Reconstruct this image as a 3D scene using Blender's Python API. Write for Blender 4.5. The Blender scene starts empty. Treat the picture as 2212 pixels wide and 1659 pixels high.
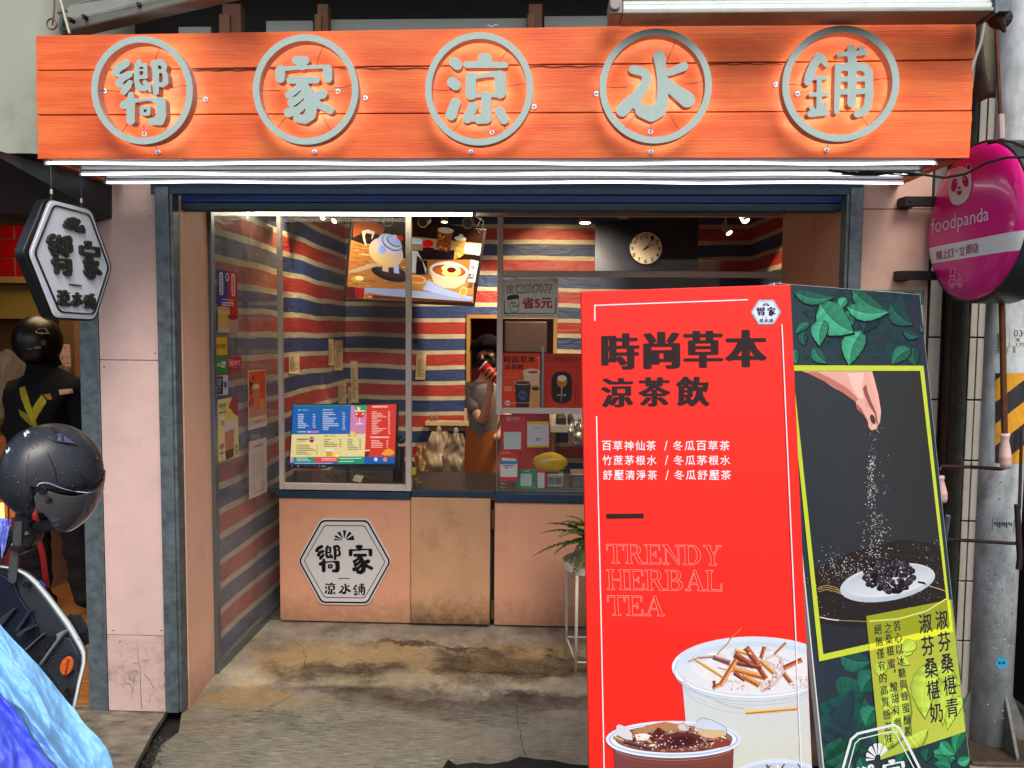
import bpy,math,random
import numpy as np
from mathutils import Vector,Matrix,noise
random.seed(7)
SC = bpy.context.scene
COL = SC.collection
rad = math.radians
# ------------------------------------------------------------------ camera
W,H,F = 2212.0,1659.0,1650.0
YAW,PITCH,ROLL,EYE = rad(2.05),rad(3.62),0.008,1.7
fwd = Vector((-math.sin(YAW) * math.cos(PITCH),math.cos(YAW) * math.cos(PITCH),-math.sin(PITCH)))
r0 = Vector((math.cos(YAW),math.sin(YAW),0.0))
u0 = r0.cross(fwd)
right = (r0 * math.cos(ROLL) + u0 * math.sin(ROLL)).normalized()
up = (u0 * math.cos(ROLL) - r0 * math.sin(ROLL)).normalized()
CP = Vector((0,0,EYE))
cd = bpy.data.cameras.new('camera')
cam = bpy.data.objects.new('camera', cd)
COL.objects.link(cam)
cd.sensor_width = 36.0
cd.lens = 36.0 * F / W
cd.clip_start = 0.05
cd.clip_end = 500
cam.matrix_world = Matrix((
 (right.x,up.x,-fwd.x,CP.x),
 (right.y,up.y,-fwd.y,CP.y),
 (right.z,up.z,-fwd.z,CP.z),
 (0,0,0,1)))
SC.camera = cam
# ------------------------------------------------------------------ light
world = bpy.data.worlds.new('World')
SC.world = world
world.use_nodes = True
wn = world.node_tree
wn.nodes.clear()
sky = wn.nodes.new('ShaderNodeTexSky')
sky.sky_type = 'NISHITA'
sky.sun_disc = False
SUN_EL,SUN_AZ = rad(50),rad(163)          # azimuth measured clockwise from +Y
sky.sun_elevation = SUN_EL
sky.sun_rotation = SUN_AZ
sky.air_density = 1.0
sky.dust_density = 4.0
sky.ozone_density = 1.0
bg = wn.nodes.new('ShaderNodeBackground')
bg.inputs['Strength'].default_value = 0.12
wo = wn.nodes.new('ShaderNodeOutputWorld')
wn.links.new(sky.outputs[0],bg.inputs[0])
wn.links.new(bg.outputs[0],wo.inputs[0])
sd = bpy.data.lights.new('sun', 'SUN')
sd.energy = 1.0
sd.angle = rad(28)
sd.color = (1.0,0.96,0.92)
sun = bpy.data.objects.new('sun', sd)
COL.objects.link(sun)
sdir = Vector((math.sin(SUN_AZ) * math.cos(SUN_EL),math.cos(SUN_AZ) * math.cos(SUN_EL),math.sin(SUN_EL)))
sun.rotation_euler = (-sdir).to_track_quat('-Z', 'Y').to_euler()
sun.location = (0,-6,12)
SC.view_settings.view_transform = 'Standard'
SC.view_settings.look = 'None'
SC.view_settings.exposure = 0.72
SC.view_settings.gamma = 1
try:
 SC.cycles.use_denoising = True
 SC.cycles.max_bounces = 10
 SC.cycles.transparent_max_bounces = 24
 SC.cycles.caustics_reflective = False
 SC.cycles.caustics_refractive = False
 SC.cycles.sample_clamp_indirect = 6
except Exception:
 pass
# ------------------------------------------------------------------ geometry of the place
YF,YW,YB = 3.26,4.38,6.40      # pillar front,counter window,back wall
YS = 2.77                          # face of the plank sign
def ray(u,v):
 return fwd * F + right * (u - W / 2) - up * (v - H / 2)
def P(u,v,Y):
 d = ray(u,v); return CP + d * (Y / d.y)
def PX(u,v,X):
 d = ray(u,v); return CP + d * (X / d.x)
def PZ(u,v,Z):
 d = ray(u,v); return CP + d * ((Z - EYE) / d.z)
def PP(u,v,p,n):
 d = ray(u,v); return CP + d * ((p - CP).dot(n) / d.dot(n))
def XX(u,v,Y): return P(u,v,Y).x
def ZZ(u,v,Y): return P(u,v,Y).z
def crop(x0,y0,x1,zw):
 s = (x1 - x0) / zw * 0.548611
 return lambda x,y: (x0 * 0.548611 + x * s,y0 * 0.548611 + y * s)
# ------------------------------------------------------------------ objects
def base_of(o):
 while o.parent: o = o.parent
 return Vector(o.location)
def thing(name,label,cat,loc,group=None):
 o = bpy.data.objects.new(name,None)
 COL.objects.link(o)
 o.empty_display_size = 0.1
 o.location = loc
 o['label'] = label; o['category'] = cat
 if group: o['group'] = group
 return o
def tag(o,label=None,cat=None,group=None,kind=None):
 if label: o['label'] = label
 if cat: o['category'] = cat
 if group: o['group'] = group
 if kind: o['kind'] = kind
 return o
class MB:
 def __init__(s): s.v = []; s.f = []; s.m = []; s.c = []; s.mi = 0; s.col = None; s.sm = []; s.smooth = False
 def vert(s,p,c=None):
  s.v.append((p[0],p[1],p[2])); s.c.append(c if c is not None else (s.col or (1,1,1))); return len(s.v) - 1
 def face(s,idx): s.f.append(tuple(idx)); s.m.append(s.mi); s.sm.append(s.smooth)
 def poly(s,pts,cols=None):
  i = [s.vert(p,cols[k] if cols else None) for k,p in enumerate(pts)]; s.face(i)
 def box(s,x0,x1,y0,y1,z0,z1):
  s.hexa([(x0,y0,z0),(x1,y0,z0),(x1,y1,z0),(x0,y1,z0)],[(x0,y0,z1),(x1,y0,z1),(x1,y1,z1),(x0,y1,z1)])
 def hexa(s,a,b):
  i = [s.vert(p) for p in a] + [s.vert(p) for p in b]
  n = len(a)
  s.face([i[k] for k in range(n)][::-1]); s.face([i[n + k] for k in range(n)])
  for k in range(n):
   s.face((i[k],i[(k + 1) % n],i[n + (k + 1) % n],i[n + k]))
 def slab(s,pts,off):
  """polygon pts (front) extruded by vector off"""
  off = Vector(off)
  s.hexa([Vector(p) for p in pts],[Vector(p) + off for p in pts])
 def tube(s,pts,r,n=8,cap=True):
  pts = [Vector(p) for p in pts]
  rs = r if isinstance(r,(list,tuple)) else [r] * len(pts)
  rings = []
  ref = None
  for k,p in enumerate(pts):
   t = (pts[min(k + 1,len(pts) - 1)] - pts[max(k - 1,0)]).normalized()
   if ref is None:
    ref = Vector((0,0,1)) if abs(t.z) < 0.9 else Vector((1,0,0))
   a = t.cross(ref).normalized(); b = t.cross(a).normalized(); ref = a.cross(t).normalized() * 1
   rings.append([s.vert(p + (a * math.cos(2 * math.pi * j / n) + b * math.sin(2 * math.pi * j / n)) * rs[k]) for j in range(n)])
   ref = -b if False else ref
  for k in range(len(rings) - 1):
   for j in range(n):
    s.face((rings[k][j],rings[k][(j + 1) % n],rings[k + 1][(j + 1) % n],rings[k + 1][j]))
  if cap:
   s.face(rings[0][::-1]); s.face(rings[-1])
 def cyl(s,p,q,r,n=20,r2=None): s.tube([p,q],[r,r if r2 is None else r2],n)
 def lathe(s, prof, o=(0, 0, 0), ax='z', n=24, M=None, cap=True):
  """prof: list of (radius, height)"""
  o = Vector(o); rings = []
  for r,h in prof:
   ring = []
   for j in range(n):
    a = 2 * math.pi * j / n
    p = Vector((r * math.cos(a),r * math.sin(a),h))
    if M: p = M @ p
    elif ax == 'y': p = Vector((p.x, p.z, p.y))
    elif ax == 'x': p = Vector((p.z, p.x, p.y))
    ring.append(s.vert(o + p))
   rings.append(ring)
  for k in range(len(rings) - 1):
   for j in range(n):
    s.face((rings[k][j],rings[k][(j + 1) % n],rings[k + 1][(j + 1) % n],rings[k + 1][j]))
  if cap: s.face(rings[0][::-1]); s.face(rings[-1])
 def ellipsoid(s,c,rx,ry,rz,n=20,m=12,M=None,keep=None):
  c = Vector(c); g = []
  for i in range(m + 1):
   t = math.pi * i / m; row = []
   for j in range(n):
    a = 2 * math.pi * j / n
    p = Vector((rx * math.sin(t) * math.cos(a),ry * math.sin(t) * math.sin(a),rz * math.cos(t)))
    q = M @ p if M else p
    row.append((s.vert(c + q),p))
   g.append(row)
  for i in range(m):
   for j in range(n):
    q = [g[i][j],g[i][(j + 1) % n],g[i + 1][(j + 1) % n],g[i + 1][j]]
    ctr = sum((x[1] for x in q),Vector()) / 4
    if keep is None or keep(ctr): s.face([x[0] for x in q[::-1]])
 def build(s,name,mats,parent=None,bevel=0,smooth=None,bseg=2):
  if not isinstance(mats,(list,tuple)): mats = [mats]
  if parent is not None: b = base_of(parent)
  else:
   a = np.array(s.v); b = Vector(((a[:, 0].min() + a[:, 0].max()) / 2,(a[:, 1].min() + a[:, 1].max()) / 2,a[:, 2].min()))
  me = bpy.data.meshes.new(name)
  me.from_pydata([(x - b.x,y - b.y,z - b.z) for x,y,z in s.v],[],s.f)
  for mm in mats: me.materials.append(mm)
  me.polygons.foreach_set('material_index', s.m)
  fl = s.sm if smooth is None else [smooth] * len(s.f)
  me.polygons.foreach_set('use_smooth', fl)
  if any(c != (1,1,1) for c in s.c):
   at = me.color_attributes.new('Col', 'FLOAT_COLOR', 'POINT')
   at.data.foreach_set('color', [y for c in s.c for y in (c[0], c[1], c[2], 1.0)])
  me.update()
  o = bpy.data.objects.new(name,me)
  COL.objects.link(o)
  if parent is not None: o.parent = parent
  else: o.location = b
  if bevel:
   md = o.modifiers.new('bevel', 'BEVEL'); md.width = bevel; md.segments = bseg; md.limit_method = 'ANGLE'; md.angle_limit = rad(40)
  return o
def struct(o): o['kind'] = 'structure'; return o
# ------------------------------------------------------------------ colours and materials
def lin(c):
 c = c / 255.0
 return c / 12.92 if c <= 0.04045 else ((c + 0.055) / 1.055) ** 2.4
def rgb(r,g=None,b=None):
 if g is None: r,g,b = (r >> 16) & 255,(r >> 8) & 255,r & 255
 return (lin(r),lin(g),lin(b))
def nt(m): return m.node_tree.nodes,m.node_tree.links
def mat(name,col=(.5,.5,.5),rough=.6,metal=0., spec=.5,var=.0,vscale=6., col2=None,bump=0., bscale=60., stretch=(1,1,1),
  rvar=0., emit=None,estr=0., attr=False,low=0., dirt=0., dscale=3., dcol=(.05,.045,.035),coat=0., alpha=1.):
 m = bpy.data.materials.new(name); m.use_nodes = True
 n, l = nt(m); b = n['Principled BSDF']
 b.inputs['Base Color'].default_value = (*col, 1)
 b.inputs['Roughness'].default_value = rough
 b.inputs['Metallic'].default_value = metal
 b.inputs['Specular IOR Level'].default_value = spec
 b.inputs['Coat Weight'].default_value = coat
 tc = n.new('ShaderNodeTexCoord'); mp = n.new('ShaderNodeMapping'); mp.inputs['Scale'].default_value = stretch
 l.new(tc.outputs['Object'], mp.inputs[0])
 src = None
 if attr:
  a = n.new('ShaderNodeAttribute'); a.attribute_name = 'Col'; src = a.outputs['Color']
 if var > 0:
  nz = n.new('ShaderNodeTexNoise'); nz.inputs['Scale'].default_value = vscale; nz.inputs['Detail'].default_value = 8; nz.inputs['Roughness'].default_value = .65
  l.new(mp.outputs[0],nz.inputs[0])
  rp = n.new('ShaderNodeMapRange'); rp.inputs[1].default_value = .3; rp.inputs[2].default_value = .7
  l.new(nz.outputs[0],rp.inputs[0])
  mx = n.new('ShaderNodeMix'); mx.data_type = 'RGBA'
  c2 = col2 or tuple(x * (1 - var) for x in col)
  if src is not None:
   mm = n.new('ShaderNodeMix'); mm.data_type = 'RGBA'; mm.blend_type = 'MULTIPLY'; mm.inputs[0].default_value = 1
   mm.inputs[7].default_value = (1 - var,1 - var,1 - var,1)
   l.new(src,mm.inputs[6]); l.new(src,mx.inputs[6]); l.new(mm.outputs[2],mx.inputs[7])
  else:
   mx.inputs[6].default_value = (*col,1); mx.inputs[7].default_value = (*c2,1)
  l.new(rp.outputs[0],mx.inputs[0]); src = mx.outputs[2]
 if dirt > 0:
  dz = n.new('ShaderNodeTexNoise'); dz.inputs['Scale'].default_value = dscale; dz.inputs['Detail'].default_value = 10; dz.inputs['Roughness'].default_value = .75
  l.new(tc.outputs['Object'], dz.inputs[0])
  dr = n.new('ShaderNodeMapRange'); dr.inputs[1].default_value = .52; dr.inputs[2].default_value = .75; dr.inputs[4].default_value = dirt
  l.new(dz.outputs[0],dr.inputs[0])
  dm = n.new('ShaderNodeMix'); dm.data_type = 'RGBA'; dm.inputs[7].default_value = (*dcol, 1)
  if src is not None: l.new(src,dm.inputs[6])
  else: dm.inputs[6].default_value = (*col,1)
  l.new(dr.outputs[0],dm.inputs[0]); src = dm.outputs[2]
 if low > 0:
  sz = n.new('ShaderNodeSeparateXYZ'); l.new(tc.outputs['Object'], sz.inputs[0])
  lz = n.new('ShaderNodeTexNoise'); lz.inputs['Scale'].default_value = 22; lz.inputs['Detail'].default_value = 9; lz.inputs['Roughness'].default_value = .75; l.new(tc.outputs['Object'], lz.inputs[0])
  a1 = n.new('ShaderNodeMath'); a1.operation = 'MULTIPLY_ADD'; a1.inputs[1].default_value = -.30; l.new(lz.outputs[0], a1.inputs[0]); l.new(sz.outputs[2], a1.inputs[2])
  r1 = n.new('ShaderNodeMapRange'); r1.inputs[1].default_value = -.14; r1.inputs[2].default_value = .04; r1.inputs[3].default_value = low; r1.inputs[4].default_value = 0; l.new(a1.outputs[0], r1.inputs[0])
  m1 = n.new('ShaderNodeMix'); m1.data_type = 'RGBA'; m1.inputs[7].default_value = (*rgb(92, 66, 40), 1); l.new(r1.outputs[0], m1.inputs[0])
  if src is not None: l.new(src,m1.inputs[6])
  else: m1.inputs[6].default_value = (*col,1)
  src = m1.outputs[2]
 if src is not None: l.new(src, b.inputs['Base Color'])
 if bump > 0:
  bz = n.new('ShaderNodeTexNoise'); bz.inputs['Scale'].default_value = bscale; bz.inputs['Detail'].default_value = 6
  l.new(mp.outputs[0],bz.inputs[0])
  bp = n.new('ShaderNodeBump'); bp.inputs['Strength'].default_value = bump; bp.inputs['Distance'].default_value = .004
  l.new(bz.outputs[0], bp.inputs['Height']); l.new(bp.outputs[0], b.inputs['Normal'])
  if rvar:
   rr = n.new('ShaderNodeMapRange'); rr.inputs[3].default_value = max(0, rough - rvar); rr.inputs[4].default_value = min(1, rough + rvar)
   l.new(bz.outputs[0], rr.inputs[0]); l.new(rr.outputs[0], b.inputs['Roughness'])
 if estr > 0:
  b.inputs['Emission Strength'].default_value = estr
  if attr: l.new(src, b.inputs['Emission Color'])
  else: b.inputs['Emission Color'].default_value = (*(emit or col), 1)
 return m
def glow(name,col,s):
 m = bpy.data.materials.new(name); m.use_nodes = True
 n,l = nt(m); n.clear()
 e = n.new('ShaderNodeEmission'); e.inputs[0].default_value = (*col, 1); e.inputs[1].default_value = s
 o = n.new('ShaderNodeOutputMaterial'); l.new(e.outputs[0], o.inputs[0]); return m
def glass(name,tint=(1,1,1),refl=1.0,rough=0.0,smear_glare=.0):
 m = bpy.data.materials.new(name); m.use_nodes = True
 n,l = nt(m); n.clear()
 t = n.new('ShaderNodeBsdfTransparent'); t.inputs[0].default_value = (*tint, 1)
 g = n.new('ShaderNodeBsdfGlossy'); g.inputs['Roughness'].default_value = rough
 fr = n.new('ShaderNodeFresnel'); fr.inputs[0].default_value = 1.45
 mu = n.new('ShaderNodeMath'); mu.operation = 'MULTIPLY'; mu.inputs[1].default_value = refl
 mx = n.new('ShaderNodeMixShader'); o = n.new('ShaderNodeOutputMaterial')
 ge = n.new('ShaderNodeNewGeometry'); ff = n.new('ShaderNodeMath'); ff.operation = 'SUBTRACT'; ff.inputs[0].default_value = 1; l.new(ge.outputs['Backfacing'], ff.inputs[1])
 m3 = n.new('ShaderNodeMath'); m3.operation = 'MULTIPLY'; l.new(fr.outputs[0], m3.inputs[0]); l.new(ff.outputs[0], m3.inputs[1])
 l.new(m3.outputs[0],mu.inputs[0]); l.new(mu.outputs[0],mx.inputs[0]); l.new(t.outputs[0],mx.inputs[1]); l.new(g.outputs[0],mx.inputs[2])
 last = mx
 if smear_glare > 0:  # cloudy pale film; on the side glass it stands in for reflected daylight
  d = n.new('ShaderNodeBsdfDiffuse'); d.inputs[0].default_value = (.75, .75, .72, 1)
  nz = n.new('ShaderNodeTexNoise'); nz.inputs['Scale'].default_value = 4; nz.inputs['Detail'].default_value = 8
  tc = n.new('ShaderNodeTexCoord'); l.new(tc.outputs['Object'], nz.inputs[0])
  mr = n.new('ShaderNodeMapRange'); mr.inputs[1].default_value = .3; mr.inputs[2].default_value = .8; mr.inputs[3].default_value = smear_glare * .4; mr.inputs[4].default_value = smear_glare
  l.new(nz.outputs[0],mr.inputs[0])
  m2 = n.new('ShaderNodeMixShader'); l.new(mr.outputs[0], m2.inputs[0]); l.new(mx.outputs[0], m2.inputs[1]); l.new(d.outputs[0], m2.inputs[2]); last = m2
 l.new(last.outputs[0],o.inputs[0]); return m
# ------------------------------------------------------------------ 2D outlines (lettering)
def contour(fld,x0,y0,s,lev=0.00037):
 """marching squares: closed loops of the region fld>lev; grid point (i,j) -> (x0+j*s, y0+i*s)"""
 f = np.pad(fld,1,constant_values=min(fld.min(),lev - 1)) - lev
 x0 -= s; y0 -= s
 ins = f > 0
 code = ins[:-1, :-1] * 1 + ins[:-1,1:] * 2 + ins[1:, 1:] * 4 + ins[1:, :-1] * 8
 T = {1: [(3,0)],2: [(0,1)],3: [(3,1)],4: [(1,2)],5: [(3,0),(1,2)],6: [(0,2)],7: [(3,2)],8: [(2,3)],9: [(2,0)],
  10: [(0,1),(2,3)],11: [(2,1)],12: [(1,3)],13: [(1,0)],14: [(0,3)]}
 def key(i,j,e):
  return (i,j,0) if e == 0 else (i,j + 1,1) if e == 1 else (i + 1,j,0) if e == 2 else (i,j,1)
 nx = {}
 for i,j in zip(*np.nonzero((code > 0) & (code < 15))):
  for a,b in T[int(code[i,j])]: nx[key(i,j,a)] = key(i,j,b)
 def pos(k):
  i,j,d = k
  if d == 0:
   a,b = f[i,j],f[i,j + 1]; t = a / (a - b); return (x0 + (j + t) * s,y0 + i * s)
  a,b = f[i,j],f[i + 1,j]; t = a / (a - b); return (x0 + j * s,y0 + (i + t) * s)
 loops = []
 while nx:
  k0 = next(iter(nx)); k = k0; lp = []
  while k in nx:
   lp.append(pos(k)); k = nx.pop(k)
  if len(lp) > 5: loops.append(lp)
 return loops
def thin(lp,tol):
 """drop nearly collinear points"""
 n = len(lp); keep = [lp[0]]
 for k in range(1,n):
  a = keep[-1]; b = lp[k]; c = lp[(k + 1) % n]
  d = abs((b[0] - a[0]) * (c[1] - a[1]) - (b[1] - a[1]) * (c[0] - a[0])) / (math.hypot(c[0] - a[0],c[1] - a[1]) + 1e-9)
  if d > tol or math.hypot(b[0] - a[0],b[1] - a[1]) > 30 * tol: keep.append(b)
 return keep
def fill2d(loops,depth=0.0):
 """fill closed loops (holes allowed) -> (verts [(x,y,z)], faces); extruded +-depth"""
 cu = bpy.data.curves.new('tmp', 'CURVE'); cu.dimensions = '2D'; cu.fill_mode = 'BOTH'; cu.extrude = depth
 for lp in loops:
  sp = cu.splines.new('POLY'); sp.points.add(len(lp) - 1)
  sp.points.foreach_set('co', [c for x, y in lp for c in (x, y, 0, 1)]); sp.use_cyclic_u = True
 o = bpy.data.objects.new('tmp', cu); me = o.to_mesh()
 v = [tuple(p.co) for p in me.vertices]; f = [tuple(p.vertices) for p in me.polygons]
 o.to_mesh_clear(); bpy.data.objects.remove(o); bpy.data.curves.remove(cu)
 return v,f
def strokes(sts,size,s=11.0):
 n = int(size / s) + 1
 X,Y = np.meshgrid(np.arange(n) * s,np.arange(n) * s)
 fld = np.full(X.shape,-1e3)
 for st in sts:
  for a,b in zip(st[:-1],st[1:]):
   dx,dy = b[0] - a[0],b[1] - a[1]; L = dx * dx + dy * dy + 1e-9
   t = np.clip(((X - a[0]) * dx + (Y - a[1]) * dy) / L,0,1)
   d = (a[2] + (b[2] - a[2]) * t) - np.hypot(X - a[0] - t * dx,Y - a[1] - t * dy)
   fld = np.maximum(fld,d)
 return [thin(l,.8) for l in contour(fld,0,0,s)]
_raw = {}
def raw_text(s,spacing=1.0):
 k = (s,spacing)
 if k in _raw: return _raw[k]
 cu = bpy.data.curves.new('t', 'FONT'); cu.body = s; cu.size = 1; cu.resolution_u = 3; cu.space_character = spacing
 o = bpy.data.objects.new('t', cu); me = o.to_mesh()
 v = [tuple(p.co) for p in me.vertices]; f = [tuple(p.vertices) for p in me.polygons]
 o.to_mesh_clear(); bpy.data.objects.remove(o); bpy.data.curves.remove(cu)
 _raw[k] = (v,f); return v,f
def raster(v,f,s,pad):
 a = np.array(v)[:, :2]; x0,y0 = a.min(0) - pad; x1,y1 = a.max(0) + pad
 nx,ny = int((x1 - x0) / s) + 2,int((y1 - y0) / s) + 2
 g = np.zeros((ny,nx),bool); q = (a - (x0,y0)) / s
 for fc in f:
  for k in range(1,len(fc) - 1):
   A,B,C = q[fc[0]],q[fc[k]],q[fc[k + 1]]
   lo = np.floor(np.minimum(np.minimum(A,B),C)).astype(int); hi = np.ceil(np.maximum(np.maximum(A,B),C)).astype(int) + 1
   X,Y = np.meshgrid(np.arange(lo[0],hi[0]),np.arange(lo[1],hi[1]))
   D = (B[0] - A[0]) * (C[1] - A[1]) - (B[1] - A[1]) * (C[0] - A[0])
   if abs(D) < 1e-9: continue
   w1 = ((X - A[0]) * (C[1] - A[1]) - (Y - A[1]) * (C[0] - A[0])) / D
   w2 = ((B[0] - A[0]) * (Y - A[1]) - (B[1] - A[1]) * (X - A[0])) / D
   m = (w1 >= -.001) & (w2 >= -.001) & (w1 + w2 <= 1.001)
   g[lo[1]:hi[1],lo[0]:hi[0]] |= m
 return g.astype(float),x0,y0
def dilate(g,rx,ry):
 out = g.copy(); R = int(math.ceil(max(rx,ry)))
 for dy in range(-R,R + 1):
  for dx in range(-R,R + 1):
   if (dx / max(rx,.01)) ** 2 + (dy / max(ry,.01)) ** 2 <= 1.0:
    out = np.maximum(out,np.roll(np.roll(g,dy,0),dx,1))
 return out
def blur(g):
 g = (np.roll(g,1,0) + 2 * g + np.roll(g,-1,0)) / 4
 return (np.roll(g,1,1) + 2 * g + np.roll(g,-1,1)) / 4
_fat = {}
def fat_text(s,rx=.03,ry=.02,res=90,spacing=1.0,ring=0):
 """glyph outlines made bolder (and rounder); ring>0 gives only the outline band"""
 k = (s,rx,ry,res,spacing,ring)
 if k in _fat: return _fat[k]
 v,f = raw_text(s,spacing)
 st = 1.0 / res
 g,x0,y0 = raster(v,f,st,max(rx,ry,ring) + 4 * st)
 g = dilate(g,rx * res,ry * res)
 if ring: g = dilate(g,ring * res,ring * res) - g
 g = blur(g)
 r = fill2d([thin(l,st * .08) for l in contour(g,x0,y0,st,.5037)])
 _fat[k] = r; return r
def norm2(v):
 a = np.array(v)[:, :2]; lo = a.min(0); hi = a.max(0); return (a - lo) / np.maximum(hi - lo,1e-9)
class Sheet:
 def __init__(s,p,n,step=.00025):
  s.p = Vector(p); s.n = Vector(n).normalized()
  if (CP - s.p).dot(s.n) < 0: s.n = -s.n
  s.mb = MB(); s.k = 1; s.step = step; s.xf = None
 def at(s,u,v,lay=0):
  if s.xf: u,v = s.xf(u,v)
  return PP(u,v,s.p,s.n) + s.n * (s.step * lay)
 clip = ()
 def cut(s,pts,cols=None):
  for (ax,ay),(bx,by) in s.clip:
   out = []; oc = []
   sd = [(bx - ax) * (p[1] - ay) - (by - ay) * (p[0] - ax) for p in pts]
   for k in range(len(pts)):
    j = (k + 1) % len(pts)
    if sd[k] >= 0: out.append(pts[k]); oc.append(cols[k] if cols else 0)
    if (sd[k] >= 0) != (sd[j] >= 0):
     t = sd[k] / (sd[k] - sd[j]); out.append((pts[k][0] + (pts[j][0] - pts[k][0]) * t,pts[k][1] + (pts[j][1] - pts[k][1]) * t))
     oc.append(tuple(cols[k][i] + (cols[j][i] - cols[k][i]) * t for i in range(3)) if cols else 0)
   pts = out; cols = oc if cols else None
   if len(pts) < 3: return [],None
  return pts,cols
 def poly(s,pts,col,lay=None,cols=None):
  lay = s.k if lay is None else lay
  if s.clip:
   pts,cols = s.cut(pts,cols)
   if len(pts) < 3: return
  s.mb.poly([s.at(u,v,lay) for u,v in pts],cols or [col] * len(pts))
  s.k = max(s.k,lay + 1)
 def nonconvex(s,pts,col,lay=None,cfun=None):
  lay = s.k if lay is None else lay
  if s.clip:
   pts,_ = s.cut(pts)
   if len(pts) < 3: return
  v,f = fill2d([pts]); ids = [s.mb.vert(s.at(p[0],p[1],lay),cfun(p[0],p[1]) if cfun else col) for p in v]
  for q in f: s.mb.face([ids[i] for i in q])
  s.k = max(s.k,lay + 1)
 def ell(s,cx,cy,rx,ry,col,lay=None,rot=0,n=28,a0=0,a1=360,col2=None):
  pts = []
  for k in range(n):
   a = rad(a0 + (a1 - a0) * k / (n if a1 - a0 == 360 else n - 1)); x,y = rx * math.cos(a),ry * math.sin(a)
   pts.append((cx + x * math.cos(rot) - y * math.sin(rot),cy + x * math.sin(rot) + y * math.cos(rot)))
  cols = None
  if col2: cols = [tuple(col[i] + (col2[i] - col[i]) * (q[1] - cy + ry) / (2 * ry) for i in range(3)) for q in pts]
  s.poly(pts,col,lay,cols)
 def line(s,pts,w,col,lay=None):
  lay = s.k if lay is None else lay
  for a,b in zip(pts[:-1],pts[1:]):
   d = Vector((b[0] - a[0],b[1] - a[1])); d.normalize(); nn = Vector((-d.y,d.x)) * w / 2; e = d * w * .3
   s.mb.poly([s.at(a[0] - e.x + nn.x,a[1] - e.y + nn.y,lay),s.at(b[0] + e.x + nn.x,b[1] + e.y + nn.y,lay),
     s.at(b[0] + e.x - nn.x,b[1] + e.y - nn.y,lay),s.at(a[0] - e.x - nn.x,a[1] - e.y - nn.y,lay)],[col] * 4)
   lay += .13
  s.k = max(s.k,int(lay) + 1)
 def put(s,vf,quad,col,lay=None,flip=True):
  """2D mesh vf fitted to quad (tl,tr,br,bl)"""
  lay = s.k if lay is None else lay
  v,f = vf
  if not v: return
  q = norm2(v)
  if flip: q = np.stack([q[:, 0],1 - q[:, 1]],1)
  tl,tr,br,bl = [np.array(c,float) for c in quad]
  ids = []
  for a,b in q:
   p = (tl * (1 - a) + tr * a) * (1 - b) + (bl * (1 - a) + br * a) * b
   ids.append(s.mb.vert(s.at(p[0],p[1],lay),col))
  for fc in f: s.mb.face([ids[i] for i in fc])
  s.k = max(s.k,lay + 1)
 def build(s,name,m,parent):
  o = s.mb.build(name,m,parent); return o
def rect(x0,y0,x1,y1): return [(x0,y0),(x1,y0),(x1,y1),(x0,y1)]
def bilin(q,a,b):
 return ((q[0][0] * (1 - a) + q[1][0] * a) * (1 - b) + (q[3][0] * (1 - a) + q[2][0] * a) * b,
   (q[0][1] * (1 - a) + q[1][1] * a) * (1 - b) + (q[3][1] * (1 - a) + q[2][1] * a) * b)
def homog(src,dst):
 A = []; B = []
 for (x,y),(u,v) in zip(src,dst):
  A.append([x,y,1,0,0,0,-u * x,-u * y]); B.append(u)
  A.append([0,0,0,x,y,1,-v * x,-v * y]); B.append(v)
 h = np.linalg.solve(np.array(A),np.array(B))
 def fn(x,y):
  w = h[6] * x + h[7] * y + 1
  return ((h[0] * x + h[1] * y + h[2]) / w,(h[3] * x + h[4] * y + h[5]) / w)
 return fn
G = {}
G['xiang'] = [
 [(560,465,58),(470,520,60),(405,600,48)],[(405,605,42),(470,650,22),(600,620,48)],[(610,625,48),(520,675,46),(455,750,46)],
 [(455,755,42),(520,800,26),(600,770,40)],[(618,740,40),(585,800,44),(530,870,46)],
 [(750,450,36),(750,480,34)],[(715,505,38),(712,720,38),(740,812,46)],[(720,490,26),(838,490,28),(838,655,34)],
 [(740,563,15),(830,563,15)],[(735,662,27),(838,660,27)],[(740,812,46),(830,822,38),(860,800,34)],[(828,735,32),(880,790,36),(905,865,20)],
 [(960,470,46),(985,600,48),(985,880,42)],[(960,462,42),(1055,447,44),(1110,500,38),(1098,562,36)],
 [(1035,580,24),(1095,575,30),(1122,645,38),(1125,735,42),(1080,775,34),(1025,765,30)],
 [(632,910,42),(628,980,50)],[(530,1060,58),(615,1000,52)],[(628,1010,62),(628,1280,60)],
 [(640,1000,36),(780,985,24),(900,975,22),(1040,1000,58)],[(1055,1012,70),(1062,1200,72),(1045,1285,62),(930,1290,52)],
 [(783,1092,27),(885,1092,27),(880,1182,27),(790,1186,27),(783,1092,27)]]
G['jia'] = [
 [(705,425,60),(835,425,60)],[(780,440,78),(785,495,70)],[(480,545,36),(780,522,28),(1100,512,26),(1150,545,60)],
 [(482,560,68),(478,678,66)],[(1150,548,66),(1155,680,64)],[(618,705,52),(990,700,52)],
 [(790,750,55),(700,850,44),(602,912,56)],[(815,870,40),(745,965,48),(640,1022,60)],[(850,1020,50),(740,1125,52),(600,1165,68)],
 [(790,740,60),(855,850,70),(905,980,85),(925,1100,78),(905,1200,80),(830,1262,66),(725,1245,62)],
 [(960,935,58),(1075,902,70)],[(950,1010,62),(1080,1080,52),(1188,1130,58)]]
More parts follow.
